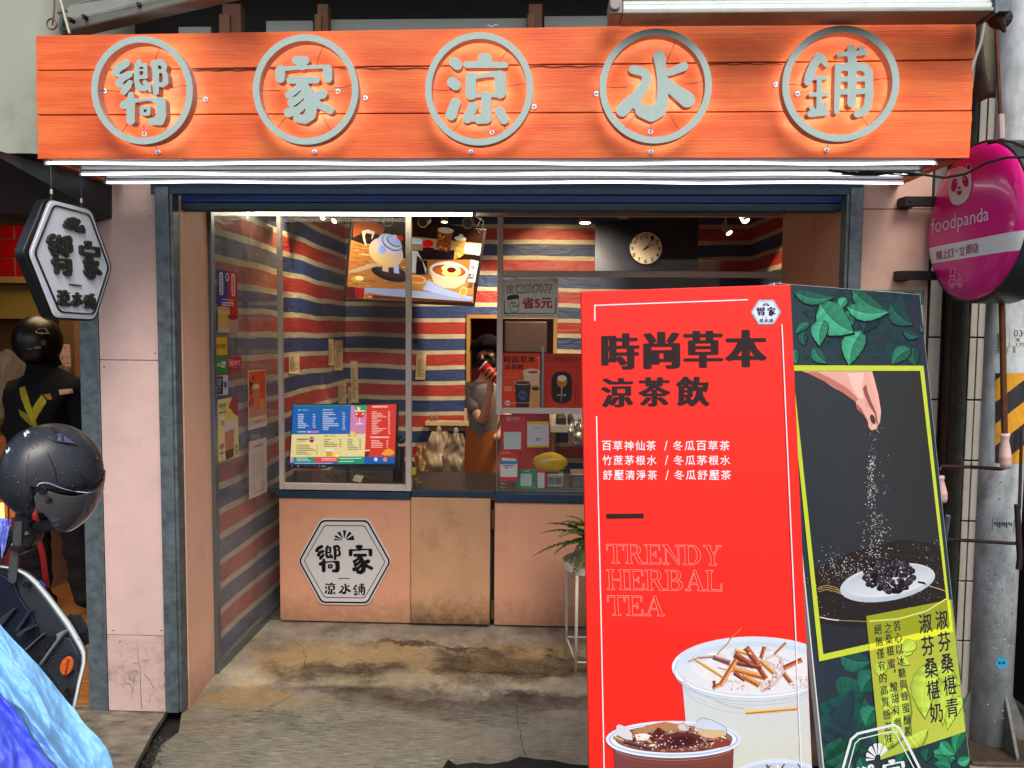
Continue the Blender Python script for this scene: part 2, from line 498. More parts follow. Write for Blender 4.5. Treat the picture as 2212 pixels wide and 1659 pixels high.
G['liang'] = [
 [(500,485,74),(545,525,72)],[(470,772,76),(520,812,74)],[(515,1062,72),(455,1232,80)],
 [(885,412,48),(985,412,48),(985,480,48),(885,480,48),(885,412,48)],[(680,520,48),(1222,525,44)],
 [(735,700,74),(738,945,76)],[(1150,682,80),(1152,920,82)],[(735,690,50),(870,686,26),(1040,655,38),(1150,670,60)],
 [(740,965,40),(870,958,22),(1030,958,22),(1150,945,45)],[(952,970,74),(955,1150,70),(948,1275,84),(850,1300,62)],
 [(765,1120,72),(725,1200,66),(682,1282,70)],[(690,1285,56),(800,1285,42),(880,1290,60)],[(1142,1182,68),(1208,1300,68)]]
G['shui'] = [
 [(885,425,84),(900,520,74),(925,700,70),(930,880,72),(930,1020,82),(880,1150,100),(775,1205,104),(650,1160,92),(600,1100,66)],
 [(530,600,60),(670,632,62),(722,700,62),(680,820,64),(570,975,76),(450,1080,86),(382,1160,82)],
 [(960,652,48),(1070,620,52),(1220,557,62)],[(970,780,78),(1100,890,86),(1265,1010,108)]]
G['pu'] = [
 [(548,440,58),(470,565,56),(420,700,60),(402,768,50)],[(558,435,50),(618,512,40),(645,550,32)],
 [(480,722,26),(642,716,26)],[(553,725,34),(550,1150,36)],[(436,937,28),(658,930,27)],
 [(435,1190,42),(640,1170,42)],[(445,1100,32),(500,1180,34)],[(625,1068,36),(600,1160,30)],
 [(975,335,56),(983,500,58),(975,1052,56)],[(808,412,30),(1160,388,34)],[(1102,325,32),(1112,390,34)],
 [(800,560,45),(790,900,42),(778,1165,34)],[(802,580,46),(985,570,58),(1140,575,54),(1195,640,56)],
 [(1195,640,56),(1206,900,52),(1185,1090,52),(1130,1160,54),(1050,1188,50)],[(800,736,32),(1190,728,38)],[(800,902,38),(1190,890,38)]]
GL = {k: strokes(v,1659) for k,v in G.items()}
GF = {k: fill2d(v) for k,v in GL.items()}
def hexlogo(sh,m,white,black,fan=True,plate=True,border=True):
 """the hexagonal shop emblem; m maps its 1746x1659 drawing grid to the sheet"""
 def hx(i):
  c = [(55 + i,825),(455 + i * .55,105 + i),(1262 - i * .55,110 + i),(1665 - i,840),(1262 - i * .55,1568 - i),(455 + i * .55,1560 - i)]
  out = []
  for k in range(6):
   p,a,b = Vector(c[k]),Vector(c[k - 1]),Vector(c[(k + 1) % 6])
   r = max(30,95 - i * .3); d1 = (a - p).normalized() * r * .75; d2 = (b - p).normalized() * r * .75
   for t in (0,.25,.5,.75,1):
    q = (p + d1) * (1 - t) ** 2 + p * 2 * t * (1 - t) + (p + d2) * t * t; out.append(tuple(m(q.x,q.y)))
  return out
 if plate: sh.poly(hx(0),white)
 if border:
  for a,b in ((12,42),(102,116)):
   A,B = hx(a),hx(b); lay = sh.k
   for k in range(len(A)):
    j = (k + 1) % len(A)
    sh.mb.poly([sh.at(*A[k],lay),sh.at(*A[j],lay),sh.at(*B[j],lay),sh.at(*B[k],lay)],[black] * 4)
  sh.k += 1
 def pt(q): return [m(*c) for c in q]
 for a,b in ((180,190),(197,212),(226,244),(262,282),(298,318),(330,358)):
  ra,rb = 42,178
  sh.poly(pt([(855 + ra * math.cos(rad(a + 2)),470 + ra * math.sin(rad(a + 2))),(855 + rb * math.cos(rad(a)),470 + rb * math.sin(rad(a))),
     (855 + rb * math.cos(rad(b)),470 + rb * math.sin(rad(b))),(855 + ra * math.cos(rad(b - 2)),470 + ra * math.sin(rad(b - 2)))]),black,sh.k)
 L = sh.k
 sh.put(GF['xiang'], pt(rect(350, 545, 800, 1022)), black, L, flip=False)
 sh.put(GF['jia'], pt(rect(930, 545, 1352, 1052)), black, L, flip=False)
 sh.put(GF['liang'], pt(rect(518, 1195, 705, 1397)), black, L, flip=False)
 sh.put(GF['shui'], pt(rect(758, 1210, 966, 1397)), black, L, flip=False)
 sh.put(GF['pu'], pt(rect(1008, 1205, 1217, 1417)), black, L, flip=False)
 sh.poly(pt(rect(750,1116,955,1128)),black,L)
PRINT = mat('printed_ink', rough=.55, spec=.2, attr=True, var=.06, vscale=30)
PRINTD = mat('printed_paper', rough=.7, attr=True, var=.1, vscale=20)
# ================================================================== materials of the building
m_pink = mat('pink_cladding', rgb(216, 184, 176), .75, var=.12, vscale=5, bump=.25, bscale=90, dirt=.25, dscale=6, dcol=rgb(150, 118, 108))
m_pinkold = mat('pink_cladding_peeling', rgb(208, 178, 172), .85, var=.2, vscale=9, bump=.8, bscale=35, dirt=.75, dscale=9, dcol=rgb(128, 108, 98))
m_peach = mat('peach_paint', rgb(220, 160, 126), .6, var=.1, vscale=4, bump=.15, bscale=70, low=.55, dirt=.35, dscale=5, dcol=rgb(168, 120, 88))
m_peach2 = mat('peach_paint_worn', rgb(206, 158, 118), .6, var=.2, vscale=5, bump=.25, bscale=50, low=.95, dirt=.7, dscale=4, dcol=rgb(128, 92, 52))
m_galv = mat('galvanised_steel', rgb(116, 128, 132), .5, .45, var=.4, vscale=22, col2=rgb(70, 82, 88), bump=.3, bscale=40, dirt=.4, dscale=8, dcol=rgb(40, 44, 44))
m_alu = mat('aluminium_profile', rgb(120, 134, 142), .35, .8, var=.1, vscale=20)
m_white = mat('white_frame_paint', rgb(208, 196, 190), .5, var=.12, vscale=14, bump=.15, bscale=60, dirt=.3, dscale=12, dcol=rgb(128, 112, 100))
m_navy = mat('navy_trim', rgb(22, 52, 78), .45, var=.2, vscale=8, bump=.1)
m_teal = mat('teal_header_paint', rgb(20, 62, 86), .5, var=.25, vscale=5, bump=.15, dirt=.3, dcol=rgb(20, 40, 44))
m_blue = mat('blue_shutter_paint', rgb(16, 52, 112), .4, var=.15, vscale=8, bump=.1)
m_dkshut = mat('dark_shutter_rubber', rgb(40, 62, 84), .6, var=.35, vscale=12, bump=.3, bscale=30)
m_dark = mat('dark_cavity_board', rgb(34, 32, 30), .9, var=.3, vscale=4)
m_black = mat('black_plastic', rgb(20, 20, 22), .45, bump=.1)
m_concwall = mat('pale_green_wall', rgb(158, 166, 150), .85, var=.15, vscale=2.5, bump=.3, bscale=20, dirt=.4, dscale=2.5, dcol=rgb(90, 96, 84))
m_duct = mat('grey_metal_beam', rgb(150, 154, 144), .5, .3, var=.2, vscale=6, stretch=(1, 1, 6), bump=.2, bscale=10, dirt=.4, dscale=5, dcol=rgb(70, 72, 66))
m_stud = mat('brown_stud_wood', rgb(92, 58, 36), .8, var=.4, vscale=6, stretch=(8, 8, 1), bump=.4)
m_greyboard = mat('grey_fibre_board', rgb(128, 136, 132), .85, var=.2, vscale=4, bump=.2)
m_soffit = mat('soffit_aluminium', rgb(128, 120, 128), .4, .3, var=.15, vscale=10, bump=.1)
def wood_orange():
 m = mat('orange_painted_wood', rgb(236, 96, 34), .55)
 n, l = nt(m); b = n['Principled BSDF']
 tc = n.new('ShaderNodeTexCoord'); mp = n.new('ShaderNodeMapping'); mp.inputs['Scale'].default_value = (2.2, 2.2, 90)
 nz = n.new('ShaderNodeTexNoise'); nz.inputs['Scale'].default_value = 1.6; nz.inputs['Detail'].default_value = 9; nz.inputs['Roughness'].default_value = .7; nz.inputs['Distortion'].default_value = .4
 mp2 = n.new('ShaderNodeMapping'); mp2.inputs['Scale'].default_value = (1.4, 1, 7)
 n2 = n.new('ShaderNodeTexNoise'); n2.inputs['Scale'].default_value = 2.2; n2.inputs['Detail'].default_value = 6
 l.new(tc.outputs['Object'], mp.inputs[0]); l.new(mp.outputs[0], nz.inputs[0]); l.new(tc.outputs['Object'], mp2.inputs[0]); l.new(mp2.outputs[0], n2.inputs[0])
 ad = n.new('ShaderNodeMath'); ad.operation = 'MULTIPLY_ADD'; ad.inputs[1].default_value = .55
 l.new(nz.outputs[0],ad.inputs[0]); l.new(n2.outputs[0],ad.inputs[2])
 cr = n.new('ShaderNodeValToRGB'); cr.color_ramp.elements[0].position = .42; cr.color_ramp.elements[1].position = .98
 cr.color_ramp.elements[0].color = (*rgb(196,72,20),1); cr.color_ramp.elements[1].color = (*rgb(240,120,52),1)
 e = cr.color_ramp.elements.new(.7); e.color = (*rgb(226,92,30),1)
 l.new(ad.outputs[0],cr.inputs[0])
 n3 = n.new('ShaderNodeTexNoise'); n3.inputs['Scale'].default_value = 1.1; n3.inputs['Detail'].default_value = 7; l.new(tc.outputs['Object'], n3.inputs[0])
 m3 = n.new('ShaderNodeMapRange'); m3.inputs[1].default_value = .3; m3.inputs[2].default_value = .7; m3.inputs[3].default_value = .74; m3.inputs[4].default_value = 1.12; l.new(n3.outputs[0], m3.inputs[0])
 oi = n.new('ShaderNodeObjectInfo'); m4 = n.new('ShaderNodeMapRange'); m4.inputs[3].default_value = .9; m4.inputs[4].default_value = 1.08; l.new(oi.outputs['Random'], m4.inputs[0])
 m5 = n.new('ShaderNodeMath'); m5.operation = 'MULTIPLY'; l.new(m3.outputs[0], m5.inputs[0]); l.new(m4.outputs[0], m5.inputs[1])
 vs = n.new('ShaderNodeVectorMath'); vs.operation = 'SCALE'; l.new(cr.outputs[0], vs.inputs[0]); l.new(m5.outputs[0], vs.inputs['Scale']); l.new(vs.outputs[0], b.inputs['Base Color'])
 bp = n.new('ShaderNodeBump'); bp.inputs['Strength'].default_value = .55; bp.inputs['Distance'].default_value = .004
 l.new(nz.outputs[0], bp.inputs['Height']); l.new(bp.outputs[0], b.inputs['Normal'])
 return m
m_orange = wood_orange()
Z_RED = ZZ(900,763,YB)
def tarp():
 m = mat('striped_tarpaulin', (.5, .1, .1), .42, spec=.4)
 n, l = nt(m); b = n['Principled BSDF']
 g = n.new('ShaderNodeNewGeometry'); sx = n.new('ShaderNodeSeparateXYZ'); l.new(g.outputs['Position'], sx.inputs[0])
 wz = n.new('ShaderNodeTexNoise'); wz.inputs['Scale'].default_value = 1.3; wz.inputs['Detail'].default_value = 3; l.new(g.outputs['Position'], wz.inputs[0])
 w = n.new('ShaderNodeMath'); w.operation = 'MULTIPLY_ADD'; w.inputs[1].default_value = .05; l.new(wz.outputs[0], w.inputs[0]); l.new(sx.outputs[2], w.inputs[2])
 s = n.new('ShaderNodeMath'); s.operation = 'SUBTRACT'; s.inputs[0].default_value = Z_RED + .025 + 26 * .26; l.new(w.outputs[0], s.inputs[1])
 d = n.new('ShaderNodeMath'); d.operation = 'DIVIDE'; d.inputs[1].default_value = .26; l.new(s.outputs[0], d.inputs[0])
 fr = n.new('ShaderNodeMath'); fr.operation = 'FRACT'; l.new(d.outputs[0], fr.inputs[0])
 cr = n.new('ShaderNodeValToRGB'); cr.color_ramp.interpolation = 'CONSTANT'
 E = cr.color_ramp.elements; E[0].position = 0; E[0].color = (*rgb(176,60,52),1); E[1].position = .36; E[1].color = (*rgb(198,186,160),1)
 e = E.new(.5); e.color = (*rgb(52,70,116),1); e = E.new(.87); e.color = (*rgb(198,186,160),1)
 l.new(fr.outputs[0],cr.inputs[0])
 nz = n.new('ShaderNodeTexNoise'); nz.inputs['Scale'].default_value = 7; nz.inputs['Detail'].default_value = 8; nz.inputs['Roughness'].default_value = .7; l.new(g.outputs['Position'], nz.inputs[0])
 mr = n.new('ShaderNodeMapRange'); mr.inputs[1].default_value = .3; mr.inputs[2].default_value = .75; mr.inputs[3].default_value = .78; mr.inputs[4].default_value = 1.15; l.new(nz.outputs[0], mr.inputs[0])
 mu = n.new('ShaderNodeVectorMath'); mu.operation = 'SCALE'; l.new(cr.outputs[0], mu.inputs[0]); l.new(mr.outputs[0], mu.inputs['Scale'])
 l.new(mu.outputs[0], b.inputs['Base Color'])
 mp = n.new('ShaderNodeMapping'); mp.inputs['Rotation'].default_value = (0, .6, .5); mp.inputs['Scale'].default_value = (3, 3, 9); l.new(g.outputs['Position'], mp.inputs[0])
 cz = n.new('ShaderNodeTexNoise'); cz.inputs['Scale'].default_value = 2.4; cz.inputs['Detail'].default_value = 7; cz.inputs['Distortion'].default_value = 1.2; l.new(mp.outputs[0], cz.inputs[0])
 bp = n.new('ShaderNodeBump'); bp.inputs['Strength'].default_value = .45; bp.inputs['Distance'].default_value = .02; l.new(cz.outputs[0], bp.inputs['Height']); l.new(bp.outputs[0], b.inputs['Normal'])
 return m
m_tarp = tarp()
# ================================================================== ground
def floor_mat():
 m = mat('stained_concrete', (.2, .2, .2), .7)
 n, l = nt(m); b = n['Principled BSDF']
 g = n.new('ShaderNodeNewGeometry')
 def nz(sc,det=9,ro=.65,st=(1,1,1),dist=0):
  mp = n.new('ShaderNodeMapping'); mp.inputs['Scale'].default_value = st; l.new(g.outputs['Position'], mp.inputs[0])
  t = n.new('ShaderNodeTexNoise'); t.inputs['Scale'].default_value = sc; t.inputs['Detail'].default_value = det; t.inputs['Roughness'].default_value = ro; t.inputs['Distortion'].default_value = dist
  l.new(mp.outputs[0],t.inputs[0]); return t.outputs[0]
 def rng(x,a,c,lo=0., hi=1.):
  r = n.new('ShaderNodeMapRange'); r.inputs[1].default_value = a; r.inputs[2].default_value = c; r.inputs[3].default_value = lo; r.inputs[4].default_value = hi; l.new(x, r.inputs[0]); return r.outputs[0]
 def mix(f,a,c2):
  x = n.new('ShaderNodeMix'); x.data_type = 'RGBA'; l.new(f, x.inputs[0])
  for s,q in ((6,a),(7,c2)):
   if isinstance(q,tuple): x.inputs[s].default_value = (*q,1)
   else: l.new(q,x.inputs[s])
  return x.outputs[2]
 def mul(a,c):
  x = n.new('ShaderNodeMath'); x.operation = 'MULTIPLY'; l.new(a, x.inputs[0])
  if isinstance(c,float): x.inputs[1].default_value = c
  else: l.new(c,x.inputs[1])
  return x.outputs[0]
 wv = n.new('ShaderNodeTexNoise'); wv.inputs['Scale'].default_value = 3.2; wv.inputs['Detail'].default_value = 9; wv.inputs['Roughness'].default_value = .68; l.new(g.outputs['Position'], wv.inputs[0])
 ws = n.new('ShaderNodeVectorMath'); ws.operation = 'MULTIPLY_ADD'; ws.inputs[1].default_value = (1.1, .8, 0); l.new(wv.outputs['Color'], ws.inputs[0]); l.new(g.outputs['Position'], ws.inputs[2])
 def blob(u,v,rx,ry,soft=.55):
  c0 = PZ(u, v, 0); sb = n.new('ShaderNodeVectorMath'); sb.operation = 'SUBTRACT'; l.new(ws.outputs[0], sb.inputs[0]); sb.inputs[1].default_value = (c0.x + .55, c0.y + .4, 0)
  sc_ = n.new('ShaderNodeVectorMath'); sc_.operation = 'MULTIPLY'; l.new(sb.outputs[0], sc_.inputs[0]); sc_.inputs[1].default_value = (1 / rx, 1 / ry, 0)
  ln = n.new('ShaderNodeVectorMath'); ln.operation = 'LENGTH'; l.new(sc_.outputs[0], ln.inputs[0]); return rng(ln.outputs['Value'], 1.25, 1.25 - soft)
 def mx_(*xs):
  r_q = xs[0]
  for x in xs[1:]: q = n.new('ShaderNodeMath'); q.operation = 'MAXIMUM'; l.new(r_q, q.inputs[0]); l.new(x, q.inputs[1]); r_q = q.outputs[0]
  return r_q
 c = mix(rng(nz(4.5,12,.74,(1,.8,1)),.34,.66),rgb(168,160,142),rgb(106,96,82))
 c = mix(mul(mx_(blob(760,1425,.55,.22),blob(1120,1425,.45,.2),blob(520,1520,.35,.14),blob(420,1580,.2,.1)),.62),c,rgb(150,118,64))
 c = mix(mul(mx_(blob(830,1480,.34,.20),blob(700,1450,.22,.12),blob(1050,1430,.26,.16),blob(1190,1440,.34,.13),blob(980,1520,.5,.12),blob(640,1565,.5,.05),blob(1160,1520,.4,.1),blob(900,1400,.3,.05)),rng(nz(6,10,.72),.30,.62,.35,.95)),c,rgb(48,39,29))
 c = mix(rng(nz(14,10,.75),.54,.70,0., .5),c,rgb(58,50,42))
 c = mix(rng(nz(55,8,.7),.56,.72,0., .4),c,rgb(178,170,152))
 c = mix(rng(nz(90,6,.7),.57,.70,0., .45),c,rgb(54,48,40))
 sx = n.new('ShaderNodeSeparateXYZ'); l.new(g.outputs['Position'], sx.inputs[0])
 wob = nz(1.2, 4, .5); wy = n.new('ShaderNodeMath'); wy.operation = 'MULTIPLY_ADD'; wy.inputs[1].default_value = .35; l.new(wob, wy.inputs[0]); l.new(sx.outputs[1], wy.inputs[2])
 pb = mul(mul(rng(wy.outputs[0],3.70,3.74),rng(wy.outputs[0],3.92,3.84)),mul(rng(nz(2.2,8,.7),.42,.56),rng(sx.outputs[0],.3,-.1,0., .45)))
 c = mix(pb,c,rgb(196,184,146))
 fr = rng(wy.outputs[0],3.62,3.50,0., 1.)                     # broom-finished strip along the front edge
 st = nz(3.4,9,.82,(3.2,60,1),.1)
 xm = rng(sx.outputs[0],.45,-.25,.2,1.); bm = mul(mul(fr,xm),rng(nz(1.6,6,.6,(1,2,1)),.3,.6,.25,.8))
 c = mix(bm,c,mix(rng(st,.42,.60),rgb(58,56,46),rgb(186,182,158)))
 l.new(c, b.inputs['Base Color'])
 ro = rng(nz(2.1, 6, .6), .35, .65, .42, .8); l.new(ro, b.inputs['Roughness'])
 h = n.new('ShaderNodeMath'); h.operation = 'ADD'; l.new(mul(nz(38, 10, .75), .55), h.inputs[0]); l.new(mul(mul(st, 2.6), bm), h.inputs[1])
 bp = n.new('ShaderNodeBump'); bp.inputs['Strength'].default_value = .7; bp.inputs['Distance'].default_value = .008; l.new(h.outputs[0], bp.inputs['Height']); l.new(bp.outputs[0], b.inputs['Normal'])
 return m
m_floor = floor_mat()
m_asphalt = mat('wet_asphalt', rgb(52, 52, 52), .55, var=.4, vscale=60, bump=.9, bscale=220, rvar=.2, dirt=.4, dscale=2, dcol=rgb(30, 30, 30))
mb = MB(); mb.box(-60, 60, -60, 40, -.3, -.05); struct(mb.build('street', m_asphalt))
edge_px = [(1300,1668),(1267,1653),(1230,1650),(1195,1642),(1160,1640),(1124,1634),(1100,1644),(1060,1650),(1020,1647),(985,1652),(968,1640),(950,1668)]
pts = [(2.0,2.95),(.6,3.0)] + [tuple(PZ(u,v,0).xy) for u,v in edge_px] + [(-.35,2.86),(-.8,2.8),(-1.0,2.78)]
left_px = [(555 / 1,1680),(330,1659),(345,1622),(395,1575)]
pts += [tuple(PZ(u,v,0).xy) for u,v in [(420,1668),(505 * .65,1659),(347,1610),(386,1582)]]
pts += [(-1.60,3.30),(-1.60,4.6),(1.62,4.6),(2.0,3.4)]
v,f = fill2d([thin(pts,0.0)])
mb = MB(); ids = [mb.vert((p[0],p[1],0)) for p in v]
for q in f: mb.face([ids[i] for i in q])
apron = struct(mb.build('concrete_apron', m_floor)); mb = MB(); n_ = len(pts)
for k in range(n_):
 a,b_ = pts[k],pts[(k + 1) % n_]
 mb.poly([(a[0],a[1],0),(b_[0],b_[1],0),(b_[0],b_[1],-.06),(a[0],a[1],-.06)])
mb.build('apron_edge', mat('broken_edge', rgb(44, 40, 36), .95, var=.5, vscale=40, bump=.8, bscale=60), apron)
m_crack = mat('dark_crack_fill', rgb(38, 32, 26), .95)  # near-black fill for cracks and screw heads
def crack(pxs,w):
 mb = MB(); r = random.Random(len(pxs)); P3 = []
 for (a,b_) in zip(pxs[:-1],pxs[1:]):
  for t in np.linspace(0,1,6)[:-1]:
   P3.append(PZ(a[0] + (b_[0] - a[0]) * t + r.uniform(-2,2),a[1] + (b_[1] - a[1]) * t + r.uniform(-1.5,1.5),.0015))
 P3.append(PZ(*pxs[-1],.0015))
 for a,b_ in zip(P3[:-1],P3[1:]):
  d = (b_ - a).normalized(); nn = Vector((-d.y,d.x,0)) * w * r.uniform(.4,1.2)
  mb.poly([a + nn,b_ + nn * .9,b_ - nn * .9,a - nn])
 o = mb.build('crack', m_crack, apron); return o
crack([(1117,1520),(1116,1550),(1124,1580),(1126,1600),(1136,1634)],.0016)
crack([(636,1385),(655,1400),(660,1420),(658,1440),(685,1462)],.0014)
crack([(685,1462),(640,1500),(560,1536),(440,1530)],.0010)
crack([(960,1442),(1020,1452),(1080,1452),(1150,1458)],.0022)
crack([(1150,1458),(1190,1452),(1225,1430)],.0016)
crack([(750,1430),(790,1450),(820,1450)],.0010)
m_stone = mat('veined_threshold_stone', rgb(160, 152, 130), .35, var=.5, vscale=9, col2=rgb(74, 66, 52), bump=.4, dirt=.95, dscale=14, dcol=rgb(36, 32, 26), stretch=(1, 2.5, 1))
mb = MB(); mb.hexa([tuple(Vector((*q,-.02))) for q in [(-2.6,2.55),(-1.50,2.55),(-1.63,3.10),(-1.66,3.30),(-2.6,3.30)]],[tuple(Vector((*q,.006))) for q in [(-2.6,2.55),(-1.50,2.55),(-1.63,3.10),(-1.66,3.30),(-2.6,3.30)]])
struct(mb.build('threshold', m_stone))
mb = MB(); r_ = random.Random(4)
for k in range(110):
 v_ = r_.uniform(1592,1655); p = PZ(352 - (v_ - 1592) * .45 + r_.gauss(0,9),v_,.003); s_ = r_.uniform(.0012,.0045)
 mb.ellipsoid(p,s_,s_ * r_.uniform(.6,1),s_ * .6,6,4)
tag(mb.build('rubble', mat('rubble_grit', rgb(90, 78, 66), .9, var=.6, vscale=200)), 'loose dark grit in the gap at the left pillar foot', 'rubble', kind='stuff')
# ================================================================== left pillar
def vb(mb,u0,u1,vr,Y0,Y1,z0,z1,Yr=None):
 Yr = Yr or Y0
 mb.box(XX(u0,vr,Yr),XX(u1,vr,Yr),Y0,Y1,z0,z1)
Z_HEAD = ZZ(1100,415,YF); Z_SOF = 2.335
shop = thing('tea_shop', 'pink clad shop front with open counter under an orange plank sign', 'shop', ((-1.6 + 1.5) / 2, YF, 0))
pil = MB(); X0,X1 = XX(219,900,YF),XX(349,900,YF)
zj1,zj2 = ZZ(290,778,YF),ZZ(300,1372,YF)
for za,zb,mm in ((zj1 + .0015,2.42,m_pink),(zj2 + .0015,zj1 - .0015,m_pink),(0.01,zj2 - .0015,m_pinkold)):
 mb = MB(); mb.box(X0 + .002, X1 - .002, YF - .004, YF + .30, za, zb); o = mb.build('cladding_panel', mm, shop, bevel=.0015)
XG0,XG1 = XX(349,900,YF),XX(378,900,YF)
mb = MB(); mb.box(XG0,XG1,YF - .022,YF + .02,.015,Z_HEAD + .02); mb.box(XG1 - .004,XG1 + .012,YF - .012,YF + .05,.015,Z_HEAD)
mb.build('steel_post', m_galv, shop, bevel=.003)
XN0,XN1 = XX(195,1100,YF + .05),XX(222,1100,YF + .05)
mb = MB(); mb.box(XX(200,1100,YF + .05) - .01,X0 - .012,YF + .0,YF + .08,.0,2.3); mb.box(X0 - .012,X0,YF - .008,YF + .05,0,2.3)
mb.build('steel_post', m_galv, shop, bevel=.003)
mb = MB(); r_ = random.Random(3); zz = .02; xx = (X0 + X1) / 2 + .02
while zz < zj2 - .05:
 z2 = zz + .035; x2 = xx + r_.uniform(-.006,.005); w_ = .0009 * (1 - zz / zj2) + .0002
 mb.poly([(xx - w_,YF - .0055,zz),(xx + w_,YF - .0055,zz),(x2 + w_,YF - .0055,z2),(x2 - w_,YF - .0055,z2)]); zz,xx = z2,x2
mb.build('crack', m_crack, shop)
for k in range(7):
 r_ = random.Random(40 + k); x,z = r_.uniform(X0 + .02,X1 - .03),r_.uniform(.02,.26); mb = MB(); d = r_.uniform(0,3.1)
 for j in range(6):
  d += r_.uniform(-.7,.7); x2,z2 = x + .014 * math.cos(d),z + .014 * math.sin(d); w_ = .0007
  mb.poly([(x - w_,YF - .0052,z - w_),(x + w_,YF - .0052,z + w_),(x2 + w_,YF - .0052,z2 + w_),(x2 - w_,YF - .0052,z2 - w_)])
  x,z = min(max(x2,X0 + .01),X1 - .01),max(z2,.015)
 mb.build('crack', m_crack, shop)
m_flake = mat('bare_steel_flake', rgb(84, 92, 92), .8, var=.5, vscale=60)
for k in range(12):
 r_ = random.Random(80 + k); z = .02 + k * .028; w_ = r_.uniform(.003,.014); mb = MB()
 mb.poly([(X1 - .0025, YF - .0053, z - .012), (X1 - .0025, YF - .0053, z + .013), (X1 - w_ * .6, YF - .0053, z + .009), (X1 - w_, YF - .0053, z + r_.uniform(-.003, .004)), (X1 - w_ * .7, YF - .0053, z - .008)]); mb.build('paint_flake', m_flake, shop)
for x,z in ((X1 - .02,zj2 + .025),(X0 + .03,zj2 + .02),(X1 - .02,zj1 + .03),(X0 + .02,zj1 - .03),(X1 - .03,2.2),(X0 + .06,zj2 - .03)):
 mb = MB(); mb.lathe([(.0001, -.0012), (.003, -.001), (.0036, 0)], (x, YF - .004, z), 'y', 10); mb.build('screw', m_crack, shop)
m_rev = mat('pale_peach_reveal', rgb(240, 192, 164), .6, var=.08, vscale=4, bump=.2, bscale=60, low=.4, dirt=.3, dscale=7, dcol=rgb(190, 140, 112))
XR = XG1 + .012
Yr1,Yr2 = YF + .06,3.66
xa,xb = XR,XX(455,900,Yr2)
def revp(t): return xa + (xb - xa) * t
mb = MB(); t0 = .14
mb.hexa([(revp(0),Yr1,0),(revp(t0),Yr1 + (Yr2 - Yr1) * t0,0),(revp(t0) - .08,Yr1 + (Yr2 - Yr1) * t0 + .02,0),(revp(0) - .08,Yr1,0)],
  [(revp(0),Yr1,2.36),(revp(t0),Yr1 + (Yr2 - Yr1) * t0,2.36),(revp(t0) - .08,Yr1 + (Yr2 - Yr1) * t0 + .02,2.36),(revp(0) - .08,Yr1,2.36)])
mb.build('reveal_panel', m_rev, shop)
t0 += .008
mb = MB()
mb.hexa([(revp(t0),Yr1 + (Yr2 - Yr1) * t0,0),(revp(1),Yr2,0),(revp(1) - .08,Yr2,0),(revp(t0) - .08,Yr1 + (Yr2 - Yr1) * t0 + .02,0)],
  [(revp(t0),Yr1 + (Yr2 - Yr1) * t0,2.36),(revp(1),Yr2,2.36),(revp(1) - .08,Yr2,2.36),(revp(t0) - .08,Yr1 + (Yr2 - Yr1) * t0 + .02,2.36)])
mb.build('reveal_panel', m_rev, shop)
XS = xb + .012
for a_, b_, o_ in ((.001, .03, .006), (.034, .05, .002)): mb = MB(); mb.box(XS - .022, XS + o_, Yr2 + a_, Yr2 + b_, 0, 2.40); mb.build('window_frame', m_alu, shop, bevel=.002)
for a_, b_ in ((.0, .035), (2.37, 2.40)): mb = MB(); mb.box(XS - .02, XS + .004, Yr2 + .051, YW + .30, a_, b_); mb.build('window_frame', m_alu, shop, bevel=.002)
m_glassside = glass('side_glass', (.95, .96, .96), .5, 0, smear_glare=.13)  # pale veil paints the outdoor reflection over the stripes behind
m_glass = glass('window_glass', (.96, .97, .97), .4, 0, smear_glare=.022)
mb = MB(); mb.box(XS - .008, XS - .004, Yr2 + .051, YW + .30, .036, 2.369); mb.build('glass_pane', m_glassside, shop)
XTL = XS - .045; XTR = 1.72
def tarp_sheet(a, b_, z0, z1, name='tarpaulin', nx=60, nz=40, amp=.004, seed=0):
 mb = MB(); mb.smooth = True; a = Vector(a); b_ = Vector(b_); d = b_ - a; nn = Vector((-d.y,d.x,0)).normalized(); g = []
 for i in range(nz + 1):
  row = []
  for j in range(nx + 1):
   p = a + d * (j / nx); z = z0 + (z1 - z0) * i / nz
   w = noise.noise(Vector((p.x * 3 + seed,p.y * 3,z * 5))) * amp + noise.noise(Vector((p.x * 9,p.y * 9 + seed,z * 14))) * amp * .4
   row.append(mb.vert((p.x + nn.x * w,p.y + nn.y * w,z)))
  g.append(row)
 for i in range(nz):
  for j in range(nx): mb.face((g[i][j],g[i][j + 1],g[i + 1][j + 1],g[i + 1][j]))
 return mb.build(name,m_tarp,shop)
tarp_sheet((XTL,Yr2 + .02,0),(XTL,YB,0),.0,2.78,seed=1)
XD0,XD1 = XX(1016,760,YB),XX(1195,760,YB); ZD = ZZ(1050,688,YB)
tarp_sheet((XTL,YB,0),(XD0,YB,0),.0,2.78,seed=2)
tarp_sheet((XD1,YB,0),(XTR,YB,0),.0,2.78,seed=3)
tarp_sheet((XD0,YB,0),(XD1,YB,0),ZD,2.78,nx=20,nz=20,seed=4)
tarp_sheet((XTR,YB,0),(XTR,YW + .05,0),.0,2.78,seed=5)
m_ceil = mat('shop_ceiling_paint', rgb(168, 150, 128), .85, var=.15)
m_inwall = mat('inner_wall_brown', rgb(70, 54, 44), .9)
mb = MB(); mb.box(XTL - .05, XTR + .05, YW - .12, YB + .05, 2.78, 2.86); struct(mb.build('ceiling', m_ceil))
mb = MB(); mb.box(XTL - .12,XTL - .04,Yr2 + .02,YB + 1.3,0,2.9); mb.box(XTR + .03,XTR + .12,YW,YB + 1.3,0,2.9)
